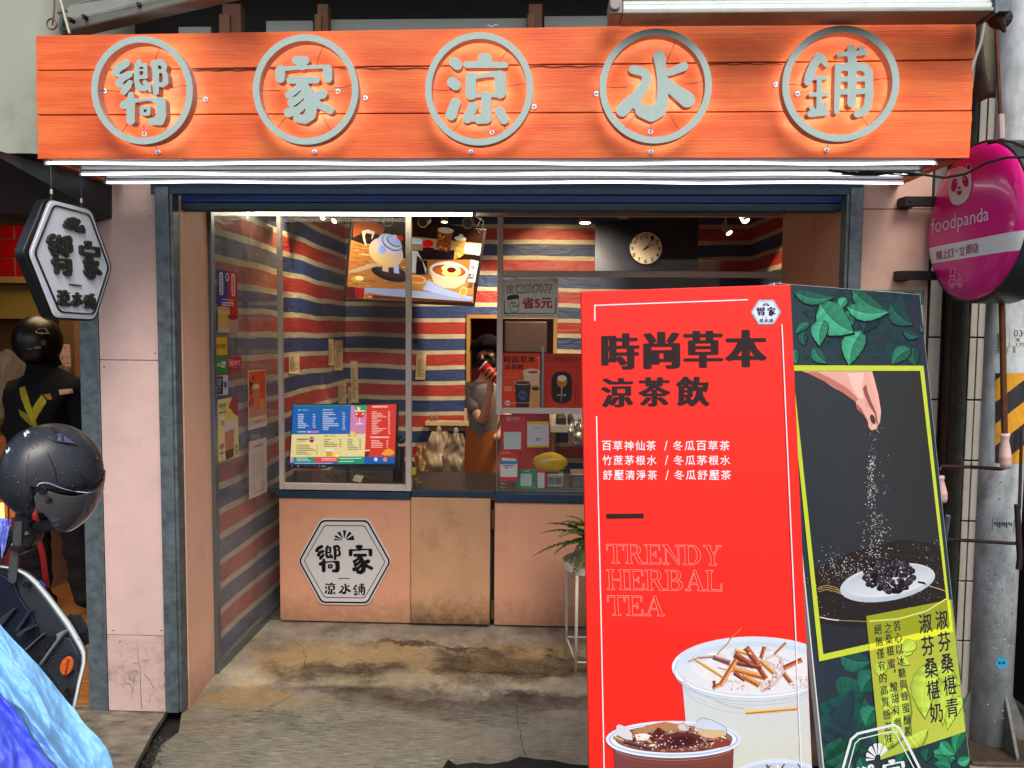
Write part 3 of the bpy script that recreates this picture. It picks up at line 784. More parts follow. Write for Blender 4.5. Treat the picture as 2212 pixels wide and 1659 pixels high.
mb.box(XTL - .04,XD0 - .002,YB + .03,YB + .10,0,2.78); mb.box(XD1 + .002,XTR + .03,YB + .03,YB + .10,0,2.78); mb.box(XD0 - .002,XD1 + .002,YB + .03,YB + .10,ZD,2.78)
struct(mb.build('inner_wall', m_inwall))
mb = MB(); mb.box(XD0 - .3,XD1 + .3,YB + 1.2,YB + 1.28,0,2.4); mb.box(XD0 - .3,XD0 - .22,YB + .1,YB + 1.2,0,2.4); mb.box(XD1 + .22,XD1 + .3,YB + .1,YB + 1.2,0,2.4); mb.box(XD0 - .3,XD1 + .3,YB + .1,YB + 1.28,2.4,2.45)
struct(mb.build('back_room_wall', mat('dark_red_back_room', rgb(150, 24, 26), .7, var=.3)))
mb = MB(); mb.box(XTL, XTR, YW + .02, YB + 1.3, -.02, .02); struct(mb.build('shop_floor', mat('shop_floor_tile', rgb(86, 76, 66), .5, var=.3)))
mb = MB(); mb.box(XD0 - .03,XD0,YB - .03,YB + .05,0,ZD + .03); mb.box(XD1,XD1 + .03,YB - .03,YB + .05,0,ZD + .03); mb.box(XD0,XD1,YB - .03,YB + .05,ZD,ZD + .03)
mb.build('door_frame', mat('ochre_door_frame', rgb(168, 120, 54), .6, var=.2), shop)
# ================================================================== counter
YC = YW - .02
ZC = ZZ(740,1062,YW); ZCm = ZZ(975,1061,YW)
def cx(u,v=1200): return XX(u,v,YC)
XE = 1.42
for u0, u1, v0, name, mm, yo in ((604, 887, 1076, 'counter_panel', m_peach, 0), (889, 1059, 1074, 'counter_door', m_peach2, -.022), (1068, None, 1086, 'counter_panel', m_peach, 0)):
 mb = MB(); x1 = cx(u1) if u1 else XE
 zt = ZZ(u0 + 60,v0,YC)
 zb = .012 if name != 'counter_door' else .02
 mb.box(cx(u0),x1,YC + yo,YC + .03,zb,zt)
 o = mb.build(name,mm,shop,bevel=.003)
 if name == 'counter_door': cdoor = o; zdoor = zt
mb = MB(); mb.box(cx(600), XE, YC + .035, YC + .06, 0, ZCm - .06); mb.build('counter_backing', m_dark, shop)
for vv in (1121,1315):
 mb = MB(); z = ZZ(1063,vv,YC); mb.cyl((cx(1064),YC - .012,z - .055),(cx(1064),YC - .012,z + .055),.0075,10)
 for dz in (-.037,-.012,.012,.037): mb.cyl((cx(1064),YC - .012,z + dz - .001),(cx(1064),YC - .012,z + dz + .001),.0095,10)
 mb.box(cx(1064) + .002,cx(1064) + .012,YC - .008,YC - .001,z - .055,z + .055)
 mb.build('hinge', mat('dull_brass', rgb(120, 104, 80), .45, .8, var=.3, vscale=60), cdoor)
for u0,u1,va,vb_,yo in ((598,888,1061,1075,-.02),(889,1069,1060,1073,-.012),(1069,None,1067,1085,-.02)):
 mb = MB(); mb.box(cx(u0,1068) + .001,(cx(u1,1068) if u1 else XE) - .001,YC + yo,YC + .028,ZZ(u0 + 60,vb_,YC + yo),ZZ(u0 + 60,va,YC + yo))
 mb.build('counter_edge', m_navy, shop, bevel=.002)
m_ctop = mat('dark_counter_top', rgb(58, 62, 64), .35, var=.3, vscale=5, bump=.05, rvar=.1)
Z_TOP = ZZ(975,1060,YC)
mb = MB(); mb.box(XS + .01, XE, YC + .029, YC + .62, Z_TOP - .03, Z_TOP - .001); mb.build('counter_top', m_ctop, shop, bevel=.002)
# ================================================================== window frames on the counter
def fr(mb,u0,v0,u1,v1,Y0,Y1,uref=None,vref=None):
 uc,vc = (u0 + u1) / 2,(v0 + v1) / 2
 mb.box(XX(u0,vc,Y0),XX(u1,vc,Y0),Y0,Y1,ZZ(uc,v1,Y0),ZZ(uc,v0,Y0))
Yf = YW - .035
menu_win = MB()
zt_ = ZZ(700,466,Yf)
x0,x1 = XX(600,760,Yf),XX(609,760,Yf); x2,x3 = XX(876,760,Yf),XX(888,760,Yf)
zb0,zb1 = ZZ(740,1059,Yf),ZZ(740,1046,Yf)
mb = MB(); mb.box(x0, x1, Yf, YW, zb0, zt_); mb.build('window_frame', m_white, shop, bevel=.002)
mb = MB(); mb.box(x2, x3, Yf, YW, zb0, zt_); mb.build('window_frame', m_white, shop, bevel=.002)
mb = MB(); mb.box(x1 + .001, x2 - .001, Yf + .001, YW - .001, zb0, zb1); mb.build('window_frame', m_white, shop, bevel=.002)
mb = MB(); mb.box(x1, x2, YW - .016, YW - .012, zb1, zt_); mb.build('glass_pane', m_glass, shop)
mb = MB(); mb.box(XS + .01, XE, Yf + .001, YW - .001, zt_ + .001, ZZ(1200, 455, Yf)); mb.build('window_frame', m_white, shop, bevel=.002)
x4,x5 = XX(1073,760,Yf),XX(1085,760,Yf)
mb = MB(); mb.box(x4, x5, Yf, YW, ZZ(1078, 896, Yf) , zt_); mb.build('window_frame', m_white, shop, bevel=.002)
mb = MB(); mb.box(x4 + .001, x4 + .006, Yf + .008, YW, Z_TOP, ZZ(1078, 896, Yf)); mb.build('window_frame', m_alu, shop)
zA0,zA1 = ZZ(1300,598,Yf),ZZ(1300,585,Yf); zB0,zB1 = ZZ(1170,894,Yf),ZZ(1170,882,Yf)
mb = MB(); mb.box(x5 + .001, XE, Yf + .001, YW - .001, zA0, zA1); mb.build('window_frame', m_white, shop, bevel=.002)
mb = MB(); mb.box(x5 + .001, XE, Yf + .001, YW - .001, zB0, zB1); mb.build('window_frame', m_white, shop, bevel=.002)
for za,zb in ((zA1,zt_),(zB1,zA0),(Z_TOP,zB0)):
 mb = MB(); mb.box((x5 if za > Z_TOP else x4 + .007), XE, YW - .016, YW - .012, za + .001, zb - .001); mb.build('glass_pane', m_glass, shop)
# ================================================================== right reveal,post and pillar
XQ0 = XX(1690,520,YW); XQ1 = XX(1826,520,YF + .05)
mb = MB()
def rp(t): return (XQ1 + (XQ0 - XQ1) * t,YF + .05 + (YW - YF - .05) * t)
tm = .42
for ta,tb in ((0,tm - .004),(tm + .004,1)):
 mb = MB(); a,b_ = rp(ta),rp(tb)
 mb.hexa([(a[0],a[1],0),(b_[0],b_[1],0),(b_[0] + .07,b_[1],0),(a[0] + .07,a[1],0)],[(a[0],a[1],2.42),(b_[0],b_[1],2.42),(b_[0] + .07,b_[1],2.42),(a[0] + .07,a[1],2.42)])
 mb.build('reveal_panel', m_peach, shop)
mb = MB(); xp0,xp1 = XX(1829,560,YF),XX(1857,560,YF)
mb.box(xp0, xp1, YF - .022, YF + .02, .0, Z_HEAD + .02); mb.box(xp0 - .012, xp0 + .004, YF - .012, YF + .05, .015, Z_HEAD); mb.build('steel_post', m_galv, shop, bevel=.003)
m_peachpil = mat('peach_cladding', rgb(222, 182, 162), .7, var=.12, vscale=5, bump=.2, bscale=90, dirt=.35, dscale=5, dcol=rgb(142, 110, 92))
XP1 = XX(2003,640,YF)
zc_ = ZZ(1900,452,YF)
mb = MB(); mb.box(xp1 + .002, XP1, YF - .004, YF + .30, 0, zc_ - .0015); mb.build('cladding_panel', m_peachpil, shop, bevel=.002)
mb = MB(); mb.box(xp1 + .002, XP1, YF - .004, YF + .30, zc_ + .0015, 2.42); mb.build('cladding_panel', m_peachpil, shop, bevel=.002)
mb = MB(); mb.box(XP1 + .001, XP1 + .012, YF - .002, YF + .08, 0, 2.4); mb.build('joint_strip', m_dark, shop)
mb = MB(); mb.box(XG0 - .02, xp1 + .0, YF - .015, YF + .03, ZZ(1100, 421, YF), Z_SOF - .001); mb.build('header_board', m_teal, shop, bevel=.002)
Ysh = YF + .07
shl,shr = XX(366,430,Ysh),XX(1822,430,Ysh)
mb = MB(); mb.box(shl, shr, Ysh, Ysh + .03, ZZ(1100, 438, Ysh), ZZ(1100, 415, Ysh) + .02); rs = mb.build('shutter_slat', m_blue, shop, bevel=.004)
mb = MB(); mb.box(shl + .01, shr - .005, Ysh + .002, Ysh + .06, ZZ(1100, 455, Ysh), ZZ(1100, 438, Ysh) - .002); mb.build('shutter_bottom_bar', m_dkshut, shop, bevel=.004)
mb = MB(); mb.box(XG1, xp0, YF + .03, YW, 2.43, 2.50); mb.build('porch_ceiling', mat('porch_ceiling_paint', rgb(150, 120, 104), .8), shop)
mb = MB(); mb.box(XTL - .1, 1.9, YW - .12, YW - .04, ZZ(1200, 455, Yf), 2.9); mb.build('lintel', mat('lintel_paint', rgb(150, 120, 108), .8), shop)
mb = MB(); mb.box(-2.2, 2.1, YF + .35, YW, 2.51, 2.56); mb.box(-2.2, 2.1, YF + .36, YF + .42, 2.56, 3.6); mb.build('upper_wall', m_dark, shop)
# ================================================================== the big plank sign
YSB = YS + .024
sl = XX(79,210,YS);
sign = thing('shop_sign', 'long orange plank sign with five ringed grey characters above the counter opening', 'sign', (-.1, YS, Z_SOF))
rows = [((78,77),(2109,44),(2106,127),(78,151)),((79,153.5),(2101,131),(2100,238),(80,247)),((80,250),(2100,240.5),(2094,341),(81,343))]
r_ = random.Random(11)
for q in rows:
 tl,tr,br,bl = [P(u,v,YS) for u,v in q]
 bl.z = tl.z + (bl.z - tl.z); front = []
 for k in range(7):
  t = k / 6; p = tr.lerp(br,t); p.x += r_.uniform(-.0025,.0025); front.append(p)
 for k in range(7):
  t = k / 6; p = bl.lerp(tl,t); p.x += r_.uniform(-.0025,.0025); front.append(p)
 mb = MB(); mb.slab(front, (0, .022, 0)); mb.build('plank', m_orange, sign, bevel=.0015)
XL_,XR_ = XX(79,340,YS),XX(2094,340,YS)
Zb = ZZ(1100,342,YS)
mb = MB(); mb.box(XL_ + .03, XR_ - .03, YSB, YSB + .02, Zb + .004, ZZ(1100, 62, YS) - .01); mb.build('backing_board', mat('dark_backing', rgb(60, 22, 10), .9), sign)
mb = MB(); mb.box(XR_ - .055, XR_ - .03, YSB + .021, YF + .3, Z_SOF + .003, ZZ(1100, 62, YS) - .01); mb.build('side_board', mat('orange_side_board', rgb(190, 74, 30), .7, var=.3, vscale=5, stretch=(1, 1, 6)), sign)
mb = MB(); mb.box(XL_ + .03, XL_ + .055, YSB + .021, YF - .03, Z_SOF + .003, ZZ(1100, 62, YS) - .01); mb.build('side_board', mat('orange_side_board_left', rgb(190, 74, 30), .7, var=.3, vscale=5), sign)
for k in range(3):
 ya,yb = YS + .004 + k * .13,YS + .13 + k * .13
 mb = MB(); mb.box(XL_ + .04, XR_ - .06, ya, yb - .004, Z_SOF - .0, Z_SOF + .012); mb.build('soffit_strip', m_soffit, sign, bevel=.002)
mb = MB(); mb.box(XG0 - .02, XR_ - .06, YS + .395, YF - .016, Z_SOF - .0, Z_SOF + .012); mb.build('soffit_strip', m_teal, sign)
mb = MB(); mb.box(XL_ + .01, XR_ - .01, YS + .001, YS + .02, Z_SOF - .004, Z_SOF + .002); mb.build('edge_trim', mat('dark_red_trim', rgb(120, 40, 24), .6), sign)
mb = MB(); mb.box(XR_ - .059, XR_ - .02, YS + .02, YF + .02, Z_SOF - .006, Z_SOF + .002); mb.build('edge_trim', m_orange, sign)
mb = MB(); mb.box(XL_ + .012, XL_ + .038, YS + .02, YF - .02, Z_SOF - .006, Z_SOF + .002); mb.build('edge_trim', m_orange, sign)
m_led = glow('led_white', (.92, .96, 1.0), 2.6)
m_ledcap = mat('led_profile', rgb(180, 184, 190), .3, .7)
for (u0,u1,v,rr) in ((104,2016,353,.0045),(180,1985,376,.0045),(235,1950,394,.0045)):
 a,b_ = PZ(u0,v,Z_SOF - .012),PZ(u1,v,Z_SOF - .012); y = (a.y + b_.y) / 2
 mb = MB(); pts = []
 for k in range(41):
  x = a.x + (b_.x - a.x) * k / 40; pts.append((x,y + .0015 * math.sin(k * 1.1),Z_SOF - .0125 + .0018 * math.sin(k * .63 + v)))
 led = thing('led_tube', '%s of the three white light tubes under the orange sign' % {353: 'front', 376: 'middle', 394: 'rear'}[v], 'light tube', ((a.x + b_.x) / 2, y, Z_SOF - .02), 'light tubes under the sign')
 mb.tube(pts, rr, 8); mb.build('tube', m_led, led)
 mb = MB(); mb.box(a.x - .004,b_.x + .004,y - .012,y + .012,Z_SOF - .0055,Z_SOF - .0005); mb.box(a.x - .008,a.x - .001,y - .012,y + .006,Z_SOF - .02,Z_SOF - .006); mb.box(b_.x + .001,b_.x + .008,y - .012,y + .006,Z_SOF - .02,Z_SOF - .006)
 mb.build('housing', m_ledcap, led)
m_letter = mat('grey_letter_face', rgb(166, 190, 184), .55, var=.1, vscale=90, bump=.3, bscale=220, dirt=.15, dscale=30, dcol=rgb(130, 146, 140))
m_letside = mat('letter_return', rgb(170, 158, 150), .4, .3, var=.25, vscale=25, dirt=.3, dscale=20, dcol=rgb(110, 84, 70))
m_halo = glow('led_halo_warm', (.92, .92, 1.0), 9.0)
YL0,YL1 = YS - .074,YS - .036
m_wire = mat('dark_wire', rgb(60, 44, 34), .5)
m_clip = mat('white_clip', rgb(220, 220, 226), .4)
m_bolt = mat('bolt_metal', rgb(110, 130, 160), .3, .8)
chars = [
 ('xiang', crop(340, 120, 800, 1659), (68, 1510, 80, 1620), [(445, 215), (313, 290), (342, 329), (227, 197)]),
 ('jia', crop(970, 120, 1430, 1659), (90, 1588, 58, 1625), [(731, 198), (790, 212), (680, 328)]),
 ('liang', crop(1650, 110, 2110, 1659), (85, 1618, 65, 1672), [(1063, 286), (1154, 231), (1017, 328)]),
 ('shui', crop(2340, 100, 2820, 1659), (70, 1598, 45, 1610), [(1288, 203), (1405, 285), (1406, 329)]),
 ('pu', crop(3060, 90, 3560, 1659), (65, 1595, 38, 1555), [(1675, 183), (1722, 203), (1785, 324)])]
for name,cp,(l_,r__,t_,b__),clips in chars:
 def mp(x,y,Y): return P(*cp(x,y),Y)
 cxr,cyr,RX,RY = (l_ + r__) / 2,(t_ + b__) / 2,(r__ - l_) / 2,(b__ - t_) / 2
 mb = MB(); N = 72; wr = 90
 cen = mp(cxr,cyr,YL0); ex = (mp(r__,cyr,YL0) - mp(l_,cyr,YL0)).length / 2; ez = (mp(cxr,t_,YL0) - mp(cxr,b__,YL0)).length / 2
 wx = ex * wr / RX
 sl_ = mp(r__,cyr,YL0) - mp(l_,cyr,YL0); tilt = math.atan2(sl_.z,sl_.x)
 rg = []
 for k in range(N):
  a = 2 * math.pi * k / N
  o_ = Vector((math.cos(a) * ex,0,math.sin(a) * ez)); i_ = Vector((math.cos(a) * (ex - wx),0,math.sin(a) * (ez - wx)))
  rg.append([mb.vert(cen + o_),mb.vert(cen + i_),mb.vert(cen + o_ + Vector((0,YL1 - YL0,0))),mb.vert(cen + i_ + Vector((0,YL1 - YL0,0)))])
 for k in range(N):
  A,B = rg[k],rg[(k + 1) % N]
  mb.mi = 0; mb.face((A[0],A[1],B[1],B[0])); mb.mi = 1; mb.face((A[0],B[0],B[2],A[2])); mb.face((A[1],A[3],B[3],B[1])); mb.face((A[2],B[2],B[3],A[3]))
 ring = mb.build('ring', [m_letter, m_letside], sign)
 mb = MB(); rg = []
 for k in range(N):
  a = 2 * math.pi * k / N
  rg.append([mb.vert(cen + Vector((math.cos(a) * (ex - wx * f_),YL1 - YL0 + .0015,math.sin(a) * (ez - wx * f_)))) for f_ in (.35,.65)])
 for k in range(N):
  A,B = rg[k],rg[(k + 1) % N]; mb.face((A[0],B[0],B[1],A[1]))
 mb.build('led_strip', m_halo, ring)
 v,f = GF[name]
 nm = Vector((0,0,0))
 v,f = fill2d(GL[name],.5)          # extruded: z = +-0.5
 mb = MB(); ids = []
 for x,y,z in v:
  p = mp(x,y,YL0); p.y = YL0 if z > 0 else YL1 - .004
  ids.append(mb.vert(p))
 for q in f:
  zs = [v[i][2] for i in q]; mb.mi = 0 if min(zs) > 0 else 1; mb.face([ids[i] for i in q])
 ch = mb.build('character', [m_letter, m_letside], sign)
 thinS = [[(a,b_,max(6,c * .45)) for a,b_,c in st] for st in G[name]]
 v,f = fill2d(strokes(thinS,1659)); mb = MB(); ids = []
 for x,y,z in v:
  p = mp(x,y,YL0); p.y = YL1 - .002; ids.append(mb.vert(p))
 for q in f: mb.face([ids[i] for i in q])
 mb.build('led_strip', m_halo, ch)
 mb = MB(); r2 = random.Random(name)
 for ang in (62 + r2.uniform(-8,8),178,8,232 + r2.uniform(-8,8),305 + r2.uniform(-8,8)):
  a = rad(ang); p = cen + Vector((math.cos(a) * (ex - wx),.02,math.sin(a) * (ez - wx))); q = cen + Vector((math.cos(a) * ex * .50,.02,math.sin(a) * ez * .50))
  mid = p.lerp(q,.5) + Vector((r2.uniform(-.004,.004),0,r2.uniform(-.004,.004)))
  mb.tube([p, mid, q], .0011, 5); mb.build('wire', m_wire, sign); mb = MB()
 for (u,v_) in clips:
  p = P(u, v_, YS - .001); mb = MB(); mb.lathe([(.0001, -.004), (.0085, -.004), (.0085, 0)], p, 'y', 14); cl = mb.build('cable_clip', m_clip, sign)
  mb = MB(); mb.lathe([(.0001, -.0075), (.0042, -.007), (.0042, -.0042)], p, 'y', 10); mb.build('screw', m_bolt, cl)
  d = (cen - p); d.y = 0; d = d.normalized() * .032
  mb = MB(); mb.tube([p + Vector((0, -.004, 0)), p + d * .5 + Vector((0, -.012, 0)), p + d + Vector((0, -.02, 0))], .0012, 5); mb.build('wire', m_wire, sign)
for (ua,ub,v0) in ((418,600,149),(735,930,148),(1125,1310,144),(1520,1690,139),(415,560,152)):
 pts = [P(ua + (ub - ua) * k / 12,v0 - .8 * k / 12 + 1.3 * math.sin(k * 1.7),YS - .002) for k in range(13)]
 mb = MB(); mb.tube(pts, .0014, 5); mb.build('wire', m_wire, sign)
m_string = mat('pale_string', rgb(190, 186, 170), .7)
for u0 in (1063,1403,1785,1880):
 v0 = 78 - u0 * .0162
 mb = MB(); mb.tube([P(u0 - 14,v0 + 2,YS + .02),P(u0 - 9,v0 - 7,YS),P(u0,v0 - 2,YS - .003),P(u0 + 7,v0 - 8,YS),P(u0 + 15,v0 - 5,YS + .02)],.0014,5)
 mb.build('tie', m_string, sign)
cab = MB(); pts = [P(u,v,Y) for u,v,Y in ((1790,368,2.95),(1850,376,2.9),(1905,373,2.86),(1960,372,2.82),(2000,378,2.76),(2040,384,2.7),(2085,376,2.62),(2130,352,2.55),(2175,340,2.5),(2240,338,2.45),(2330,345,2.4))]
cab.tube(pts,.0045,8)
r2 = random.Random(5)
for k in range(5):
 cab.tube([P(1815 + k * 14 + 40 * t + r2.uniform(-6,6),374 + r2.uniform(-5,5),2.93 - .02 * t) for t in range(4)],.003,6)
tag(cab.build('power_cable', m_black), 'loose black cable hanging from under the sign to the right edge', 'cable')
# ================================================================== above the sign
mb = MB(); mb.box(-2.6, 2.4, YF + .28, YF + .34, 2.56, 4.2); struct(mb.build('upper_cavity_wall', m_dark))
mb = MB(); mb.box(-3.5, 3.2, YS + .35, YF + .3, 3.35, 3.42); struct(mb.build('cavity_roof', m_dark))
for (u0,u1,va,vb_) in ((386,455,80,112),(575,676,66,100),(710,1138,60,98),(1176,1570,52,92),(1580,1660,40,80),(1735,1860,35,70)):
 mb = MB(); Y = YF + .15; v0 = (va + vb_) / 2 - 28; mb.box(XX(u0,v0,Y),XX(u1,v0,Y),Y,Y + .02,ZZ((u0 + u1) / 2,v0 + 60,Y),ZZ((u0 + u1) / 2,v0 - 10,Y))
 tag(mb.build('fibre_board', m_greyboard), {386: 'short dark grey board at far left above the sign', 575: 'small grey board left of the first wooden stud', 710: 'long grey board between the first two wooden studs', 1176: 'long grey board between second and third wooden stud', 1580: 'grey board just right of the third wooden stud', 1735: 'rightmost grey board above the sign, beside the cable loop'}[u0], 'board', 'grey boards above the sign')
for k,(u0,u1) in enumerate(((685,708),(1142,1171),(1560,1588),(480,520))):
 mb = MB(); Y = YF + .08; mb.box(XX(u0,45,Y),XX(u1,45,Y),Y,Y + .05,ZZ(u0,90,Y),ZZ(u0,8,Y))
 mb.box(XX(u0 - 3,60,Y),XX(u0 + (u1 - u0) * .5,60,Y),Y - .02,Y,ZZ(u0,90,Y),ZZ(u0,34,Y))
 tag(mb.build('wooden_stud', m_stud, bevel=.003), ['brown wooden stud above the second ringed character', 'brown wooden stud above the third ringed character', 'brown wooden stud beneath the white awning box', 'dark stud behind the slanted metal beam'][k], 'stud', 'wooden studs above the sign')
bm_ = thing('metal_channel', 'grey slanted metal channel with bolts, upper left above the sign', 'metal beam', P(300, 40, 2.9))
Yc = 2.95
a0,a1,b0,b1 = P(128,72,Yc),P(560,-32,2.6),P(150,10,Yc),P(520,-90,2.6)
c0,c1 = P(128,48,Yc),P(560,-52,2.6)
mb = MB(); mb.slab([c0, c1, b1, b0], (0, .06, .0)); mb.build('web', m_duct, bm_, bevel=.004)
mb = MB(); mb.slab([a0, a1, c1 + Vector((0, -.012, -.002)), c0 + Vector((0, -.012, -.002))], (0, .07, 0)); mb.build('flange', m_duct, bm_, bevel=.006)
for u,v in ((165,32),(299,37),(493,10)):
 v = {165: 40,299: 34,493: -8}[u]; u = {165: 152,299: 182,493: 300}[u]; v = {152: 42,182: 36,300: 10}[u]
 p = P(u, v, 2.87 if u < 250 else 2.78); mb = MB(); mb.lathe([(.0001, -.008), (.007, -.008), (.009, 0), (.009, .02)], p, 'y', 8); mb.build('bolt', m_black, bm_)
mb = MB(); mb.tube([P(118,-10,2.8),P(117,30,2.8),P(113,55,2.8)],.003,6); mb.tube([P(112 + 11 * math.cos(a),52 + 12 * math.sin(a),2.79) for a in np.linspace(0,6.28,14)],.003,6)
tag(mb.build('hook', mat('rusty_copper', rgb(120, 84, 72), .5, .5, var=.4, vscale=60)), 'thin rusty hook ending in a ring, upper left corner', 'hook')
mb = MB(); mb.tube([P(128,-10,2.78),P(141,40,2.78),P(150,72,2.78)],.0045,6)
tag(mb.build('stay_rod', mat('cream_rod', rgb(190, 182, 150), .6)), 'cream coloured thin rod beside the rusty hook', 'rod')
mb = MB(); r2 = random.Random(2)
for k in range(9): mb.cyl(P(128 + r2.uniform(-2,6),22 + k * 6,2.86),P(141 + r2.uniform(-3,3),24 + k * 6,2.9),.006,8)
tag(mb.build('grey_bracket', m_galv), 'toothed grey bracket at the left end of the metal channel', 'bracket')
aw = thing('awning_box', 'white ribbed awning box above the right half of the sign', 'awning', P(1750, 5, 2.62))
Ya = 2.62
m_awn = mat('white_awning_metal', rgb(214, 224, 222), .4, .15, var=.12, vscale=10, bump=.1, dirt=.3, dscale=8, dcol=rgb(140, 146, 140))
zz0 = ZZ(1750,21,Ya); x0,x1 = XX(1346,12,Ya),XX(2145,0,Ya)
for k in range(5):
 mb = MB(); mb.box(x0, x1, Ya + (k % 2) * .006, Ya + .05, zz0 + .003 + k * .018, zz0 + .020 + k * .018); mb.build('rib', m_awn, aw, bevel=.003)
mb = MB(); mb.box(x0 - .002, x1, Ya - .01, Ya + .10, zz0 - .012, zz0 + .001); mb.build('bottom_rail', m_duct, aw, bevel=.003)
mb = MB(); mb.box(x0 - .045, x0 - .003, Ya - .008, Ya + .10, zz0 - .010, zz0 + .05); mb.cyl((x0 - .028, Ya - .02, zz0 + .015), (x0 - .028, Ya + .01, zz0 + .015), .018, 14); mb.build('end_cap', mat('grey_pink_cap', rgb(150, 140, 140), .5), aw, bevel=.003)
mb = MB(); mb.box(x1 + .001, x1 + .012, Ya - .012, Ya + .10, zz0 - .02, zz0 + .10); mb.box(x1 + .013, x1 + .06, Ya, Ya + .09, zz0 - .01, zz0 + .08); mb.build('end_bracket', m_galv, aw, bevel=.002)
mb = MB(); mb.ellipsoid(P(2160,40,2.68),.04,.03,.035,12,8); mb.tube([P(2150,35,2.66),P(2166,56,2.66),P(2170,70,2.66)],[.02,.012,.005],8)
tag(mb.build('awning_gearbox', mat('brown_rust_iron', rgb(64, 46, 38), .7, .3, var=.4, vscale=40, bump=.4)), 'rusty gearbox at the right end of the awning box', 'gearbox')
# ================================================================== right hand side: tiled wall,pipes,pole
YT = 3.52
m_tile = mat('pale_wall_tile', rgb(178, 174, 164), .35, var=.1, vscale=9, bump=.08, dirt=.4, dscale=7, dcol=rgb(104, 98, 86))
m_grout = mat('dark_grout', rgb(38, 34, 30), .9)
wallr = thing('tiled_wall', 'narrow tiled wall with dark joints between peach pillar and utility pole', 'wall', (2.1, YT, 0))
mb = MB(); mb.box(XX(1990, 900, YT), XX(2170, 900, YT), YT + .012, YT + .25, 0, 3.1); mb.build('backing', m_grout, wallr)
rows_v = [210,340,470,600,729,864,995,1126,1256,1385,1513,1640]
zs = [ZZ(2100,v,YT) for v in rows_v]
r_ = random.Random(8)
xj = [(XX(2052,1150,YT) - .12,XX(2052,1150,YT) - .012),(XX(2083,1150,YT) - .004,XX(2094,1150,YT)),(XX(2094,1150,YT) + .006,XX(2117,1150,YT))]
xj = [(XX(1996,860,YT),XX(2026,860,YT)),(XX(2076,1150,YT),XX(2090,1150,YT)),(XX(2093,1150,YT),XX(2116,1150,YT))]
for (a,b_) in xj:
 for z1,z0 in zip(zs[:-1],zs[1:]):
  mb = MB(); y = YT + r_.uniform(-.0015,.0015); mb.box(a,b_,y,YT + .014,max(z0,0) + .004,z1 - .004)
  mb.build('tile', m_tile, wallr, bevel=.002)
mb = MB(); mb.box(XX(2030,900,YT),XX(2062,900,YT),YT - .05,YT - .002,0,3.0); mb.box(XX(2036,900,YT),XX(2056,900,YT),YT - .058,YT - .051,0,3.0)
tag(mb.build('brown_channel', mat('dark_brown_channel', rgb(66, 46, 36), .6, .2, var=.3, vscale=8, stretch=(6, 6, 1), bump=.2), bevel=.004), 'dark brown vertical channel beside the mossy drainpipe', 'channel')
mb = MB(); x = XX(2066,1000,YT - .07); pts = []
r2 = random.Random(6)
for k in range(60): pts.append((x + .001 * math.sin(k),YT - .06,3.1 * (1 - k / 59)))
mb.smooth = True; mb.tube(pts,[.029 + r2.uniform(-.0015,.0022) for _ in pts],14)
mb.smooth = False; mb.cyl((x,YT - .06,ZZ(2060,1003,YT)),(x,YT - .06,ZZ(2060,990,YT)),.034,14)
tag(mb.build('drainpipe', mat('mossy_pipe', rgb(72, 70, 58), .95, var=.5, vscale=26, bump=.9, bscale=70, dirt=.5, dscale=20, dcol=rgb(34, 34, 26))), 'rough mossy drainpipe in front of the tiled wall', 'pipe')
mb = MB(); x = XX(2131,1000,YT - .03); mb.box(x - .009,x + .008,YT - .03,YT - .004,0,3.0)
tag(mb.build('edge_strip', mat('dark_brown_strip', rgb(58, 38, 32), .6)), 'thin dark brown strip at the right edge of the tiles', 'strip')
mb = MB(); mb.box(2.27, 3.6, 3.9, 4.0, 0, 3.3); mb.box(2.27, 2.32, YT, 3.9, 0, 3.3); struct(mb.build('side_wall', m_dark))
mb = MB(); mb.box(2.3, 3.2, 3.86, 3.89, ZZ(2205, 1350, 3.86), ZZ(2205, 1310, 3.86)); mb.box(2.3, 3.2, 3.86, 3.89, ZZ(2205, 1470, 3.86), ZZ(2205, 1440, 3.86)); tag(mb.build('dark_rail', m_galv), 'dull rails in the dark gap right of the utility pole', 'rail')
mb = MB(); r2 = random.Random(9)
for k in range(5):
 u = 1890 + k * 66; mb.box(XX(u,45,3.3),XX(u + 52,45,3.3),3.3 + r2.uniform(0,.03),3.42,ZZ(u,75,3.3),ZZ(u,28,3.3))
tag(mb.build('bare_bricks', mat('dusty_brick', rgb(120, 112, 92), .95, var=.4, vscale=14, bump=.6), bevel=.01), 'dusty bare bricks in the shade above the right end of the sign', 'bricks')
for pxs, lab in ((((2118, 40), (2160, 30), (2180, 60), (2176, 130), (2160, 200), (2142, 205), (2128, 150)), 'large lump of bare mortar above the pink delivery sign'), (((2068, 130), (2092, 100), (2112, 130), (2106, 190), (2094, 208), (2078, 200)), 'small lump of bare mortar just right of the sign end')):
 mb = MB(); mb.slab([P(u, v, 3.25) for u, v in pxs[::-1]], (0, .12, 0)); tag(mb.build('mortar_lump', mat('mortar', rgb(138, 130, 108), .95, var=.4, vscale=18, bump=.9, bscale=50), bevel=.015), lab, 'mortar')
mb = MB(); mb.tube([P(u, v, 3.05) for u, v in ((1862, 48), (1868, 38), (1882, 32), (1893, 36), (1893, 50))], .0035, 6); tag(mb.build('cable_loop', m_alu), 'small grey cable loop standing above the sign edge', 'cable')
mb = MB(); mb.tube([P(u,v,3.05) for u,v in ((2128,40),(2118,95),(2098,150),(2088,185),(2080,215))],.006,8)
tag(mb.build('pale_cable', mat('pale_cable', rgb(150, 150, 140), .5)), 'pale grey cable drooping behind the right end of the sign', 'cable')
YP,RP = 3.20,.080
PX0 = XX(2153,1199,YP)
